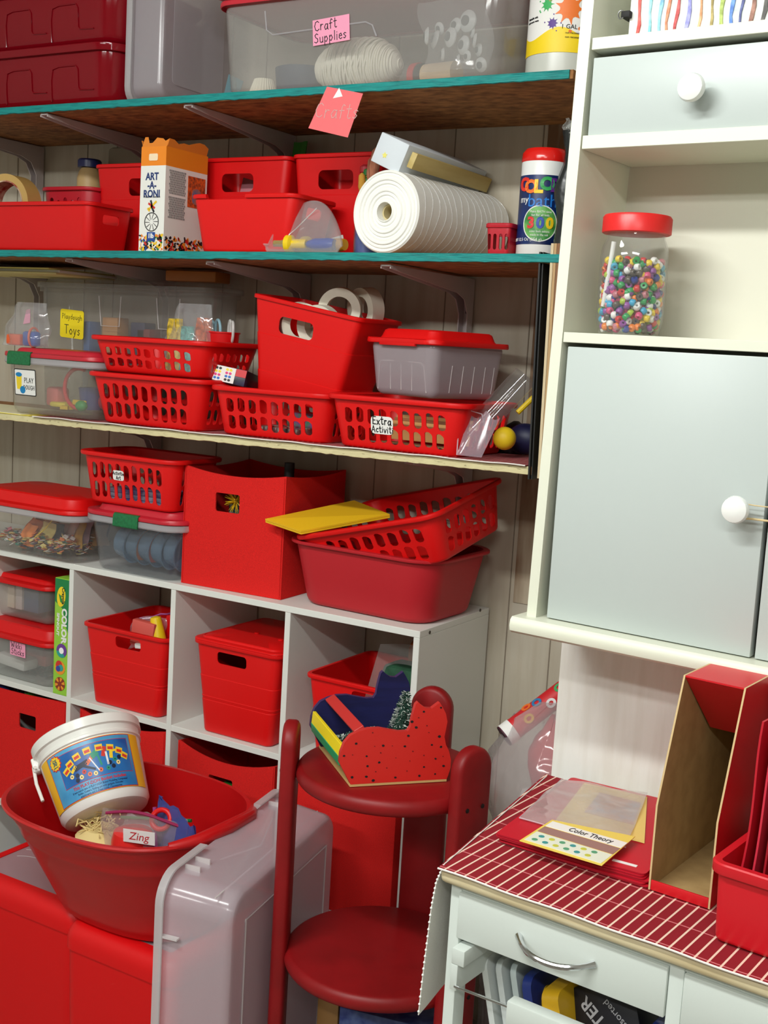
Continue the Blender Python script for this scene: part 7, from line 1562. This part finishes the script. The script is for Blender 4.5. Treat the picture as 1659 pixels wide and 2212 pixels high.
for k, p in enumerate(placed):
    ci = rnd.choice((0, 0, 0, 1, 1, 2, 2, 3, 3, 4, 5, 5, 6, 7, 8, 9, 10, 11)); o = bpy.data.objects.new('pony_bead', bm_[ci]); COL.objects.link(o)
    o.matrix_world = MJ @ Matrix.Translation(p) @ Matrix.Rotation(rnd.uniform(0, 3), 4, 'X') @ Matrix.Rotation(rnd.uniform(0, 3), 4, 'Y')
    tag(o, BC[ci][1]+' pony bead inside the red lidded jar', 'bead', BC[ci][1]+' beads in the jar')
mb = MB(); inner = []
for k in range(420):
    a = rnd.uniform(0, 6.283); ra = rj_*.80*math.sqrt(rnd.uniform(.25, 1)); z = .007+(zmax-.010)*rnd.random()
    mb.ball((ra*cos(a), ra*sin(a), z), .0046, 6, rnd.randrange(len(BC)))
co_ = mb.build('bead_heap', [pm('bead '+nm, c, .3) for c, nm in BC], None, MJ); tag(co_, 'mixed small beads heaped in the middle of the jar', 'beads', None, 'stuff')
# letter bead string
thing('letter_strip', 'white string of letter beads against the jar wall', 'bead string', MB().tube([(0, 0, 0), (.003, 0, .03), (.006, 0, .06), (.008, 0, .082)], .0032, 10), PAPER, MJ @ TR(-.024, -.0305, .035))
# striped canvas and clip on the top shelf
cl0, cl1 = PM(1357, 72, MCAB, .045), PM(1659, 46, MCAB, .045)
tcv = T('striped_painting', 'dripped stripe painting standing on the cabinet top shelf', 'painting', MCAB @ TR(cl0.x, .045, .1352))
MB().box(0, .25, .001, .016, 0, .2).build('canvas', pm('canvas white', (232, 230, 222), .8, rgb2=(206, 214, 214), vs=60, bump=1, bs=120), tcv)
rnd = random.Random(17); PCs = [(196, 50, 40), (120, 190, 200), (110, 170, 200), (180, 100, 60), (170, 40, 40), (120, 120, 190), (196, 130, 80), (150, 130, 60), (140, 160, 60), (60, 110, 190), (50, 60, 120), (120, 70, 50), (60, 56, 50), (40, 150, 90), (40, 80, 160), (220, 120, 140)]
x = .012
for k in range(18):
    c = PCs[k % 16]; pts = []; wv = rnd.uniform(.0025, .0045); ln = rnd.uniform(.0, .010)
    n = 14
    L = [(x-.5*wv+.0014*sin(j*1.3+k)+.006*j/n, ln+(.2-ln)*j/n) for j in range(n+1)]; R_ = [(a+wv*(1+.5*sin(j*2.1+k)*.5), b) for j, (a, b) in enumerate(L)]
    MB().prism([L+R_[::-1]], 0, .0018, fn=lambda a, b, c_: (a, .001-c_, b)).build('paint_drip', pm('drip '+str(k % 16), c, .5, rgb2=tuple(min(255, v+50) for v in c), vs=90), tcv)
    x += rnd.uniform(.010, .0155)
cq_ = PM(1352, 36, MCAB, .05)
tcp = T('binder_clip', 'small black clip on the left edge of the striped painting', 'clip', MCAB @ TR(cl0.x-.003, .042, cq_.z))
MB().box(-.006, .006, -.004, .022, -.004, .004, bev=.001).build('clip_body', BLACK, tcp)
MB().tube([(.004*cos(a)-.006, -.003, .005*sin(a)) for a in [2*pi*k/14 for k in range(14)]], .0009, 6, closed=True).build('clip_handle', pm('clip metal', (150, 150, 150), .3, metal=1), tcp)
thing('grey_case', 'grey plastic case behind the book bin below the cabinet', 'case', MB().box(-.04, .04, 0, .02, 0, .19, bev=.004), pm('grey blue plastic', (130, 146, 148), .5), MK @ TR(.40, .352, ZW+.0032))
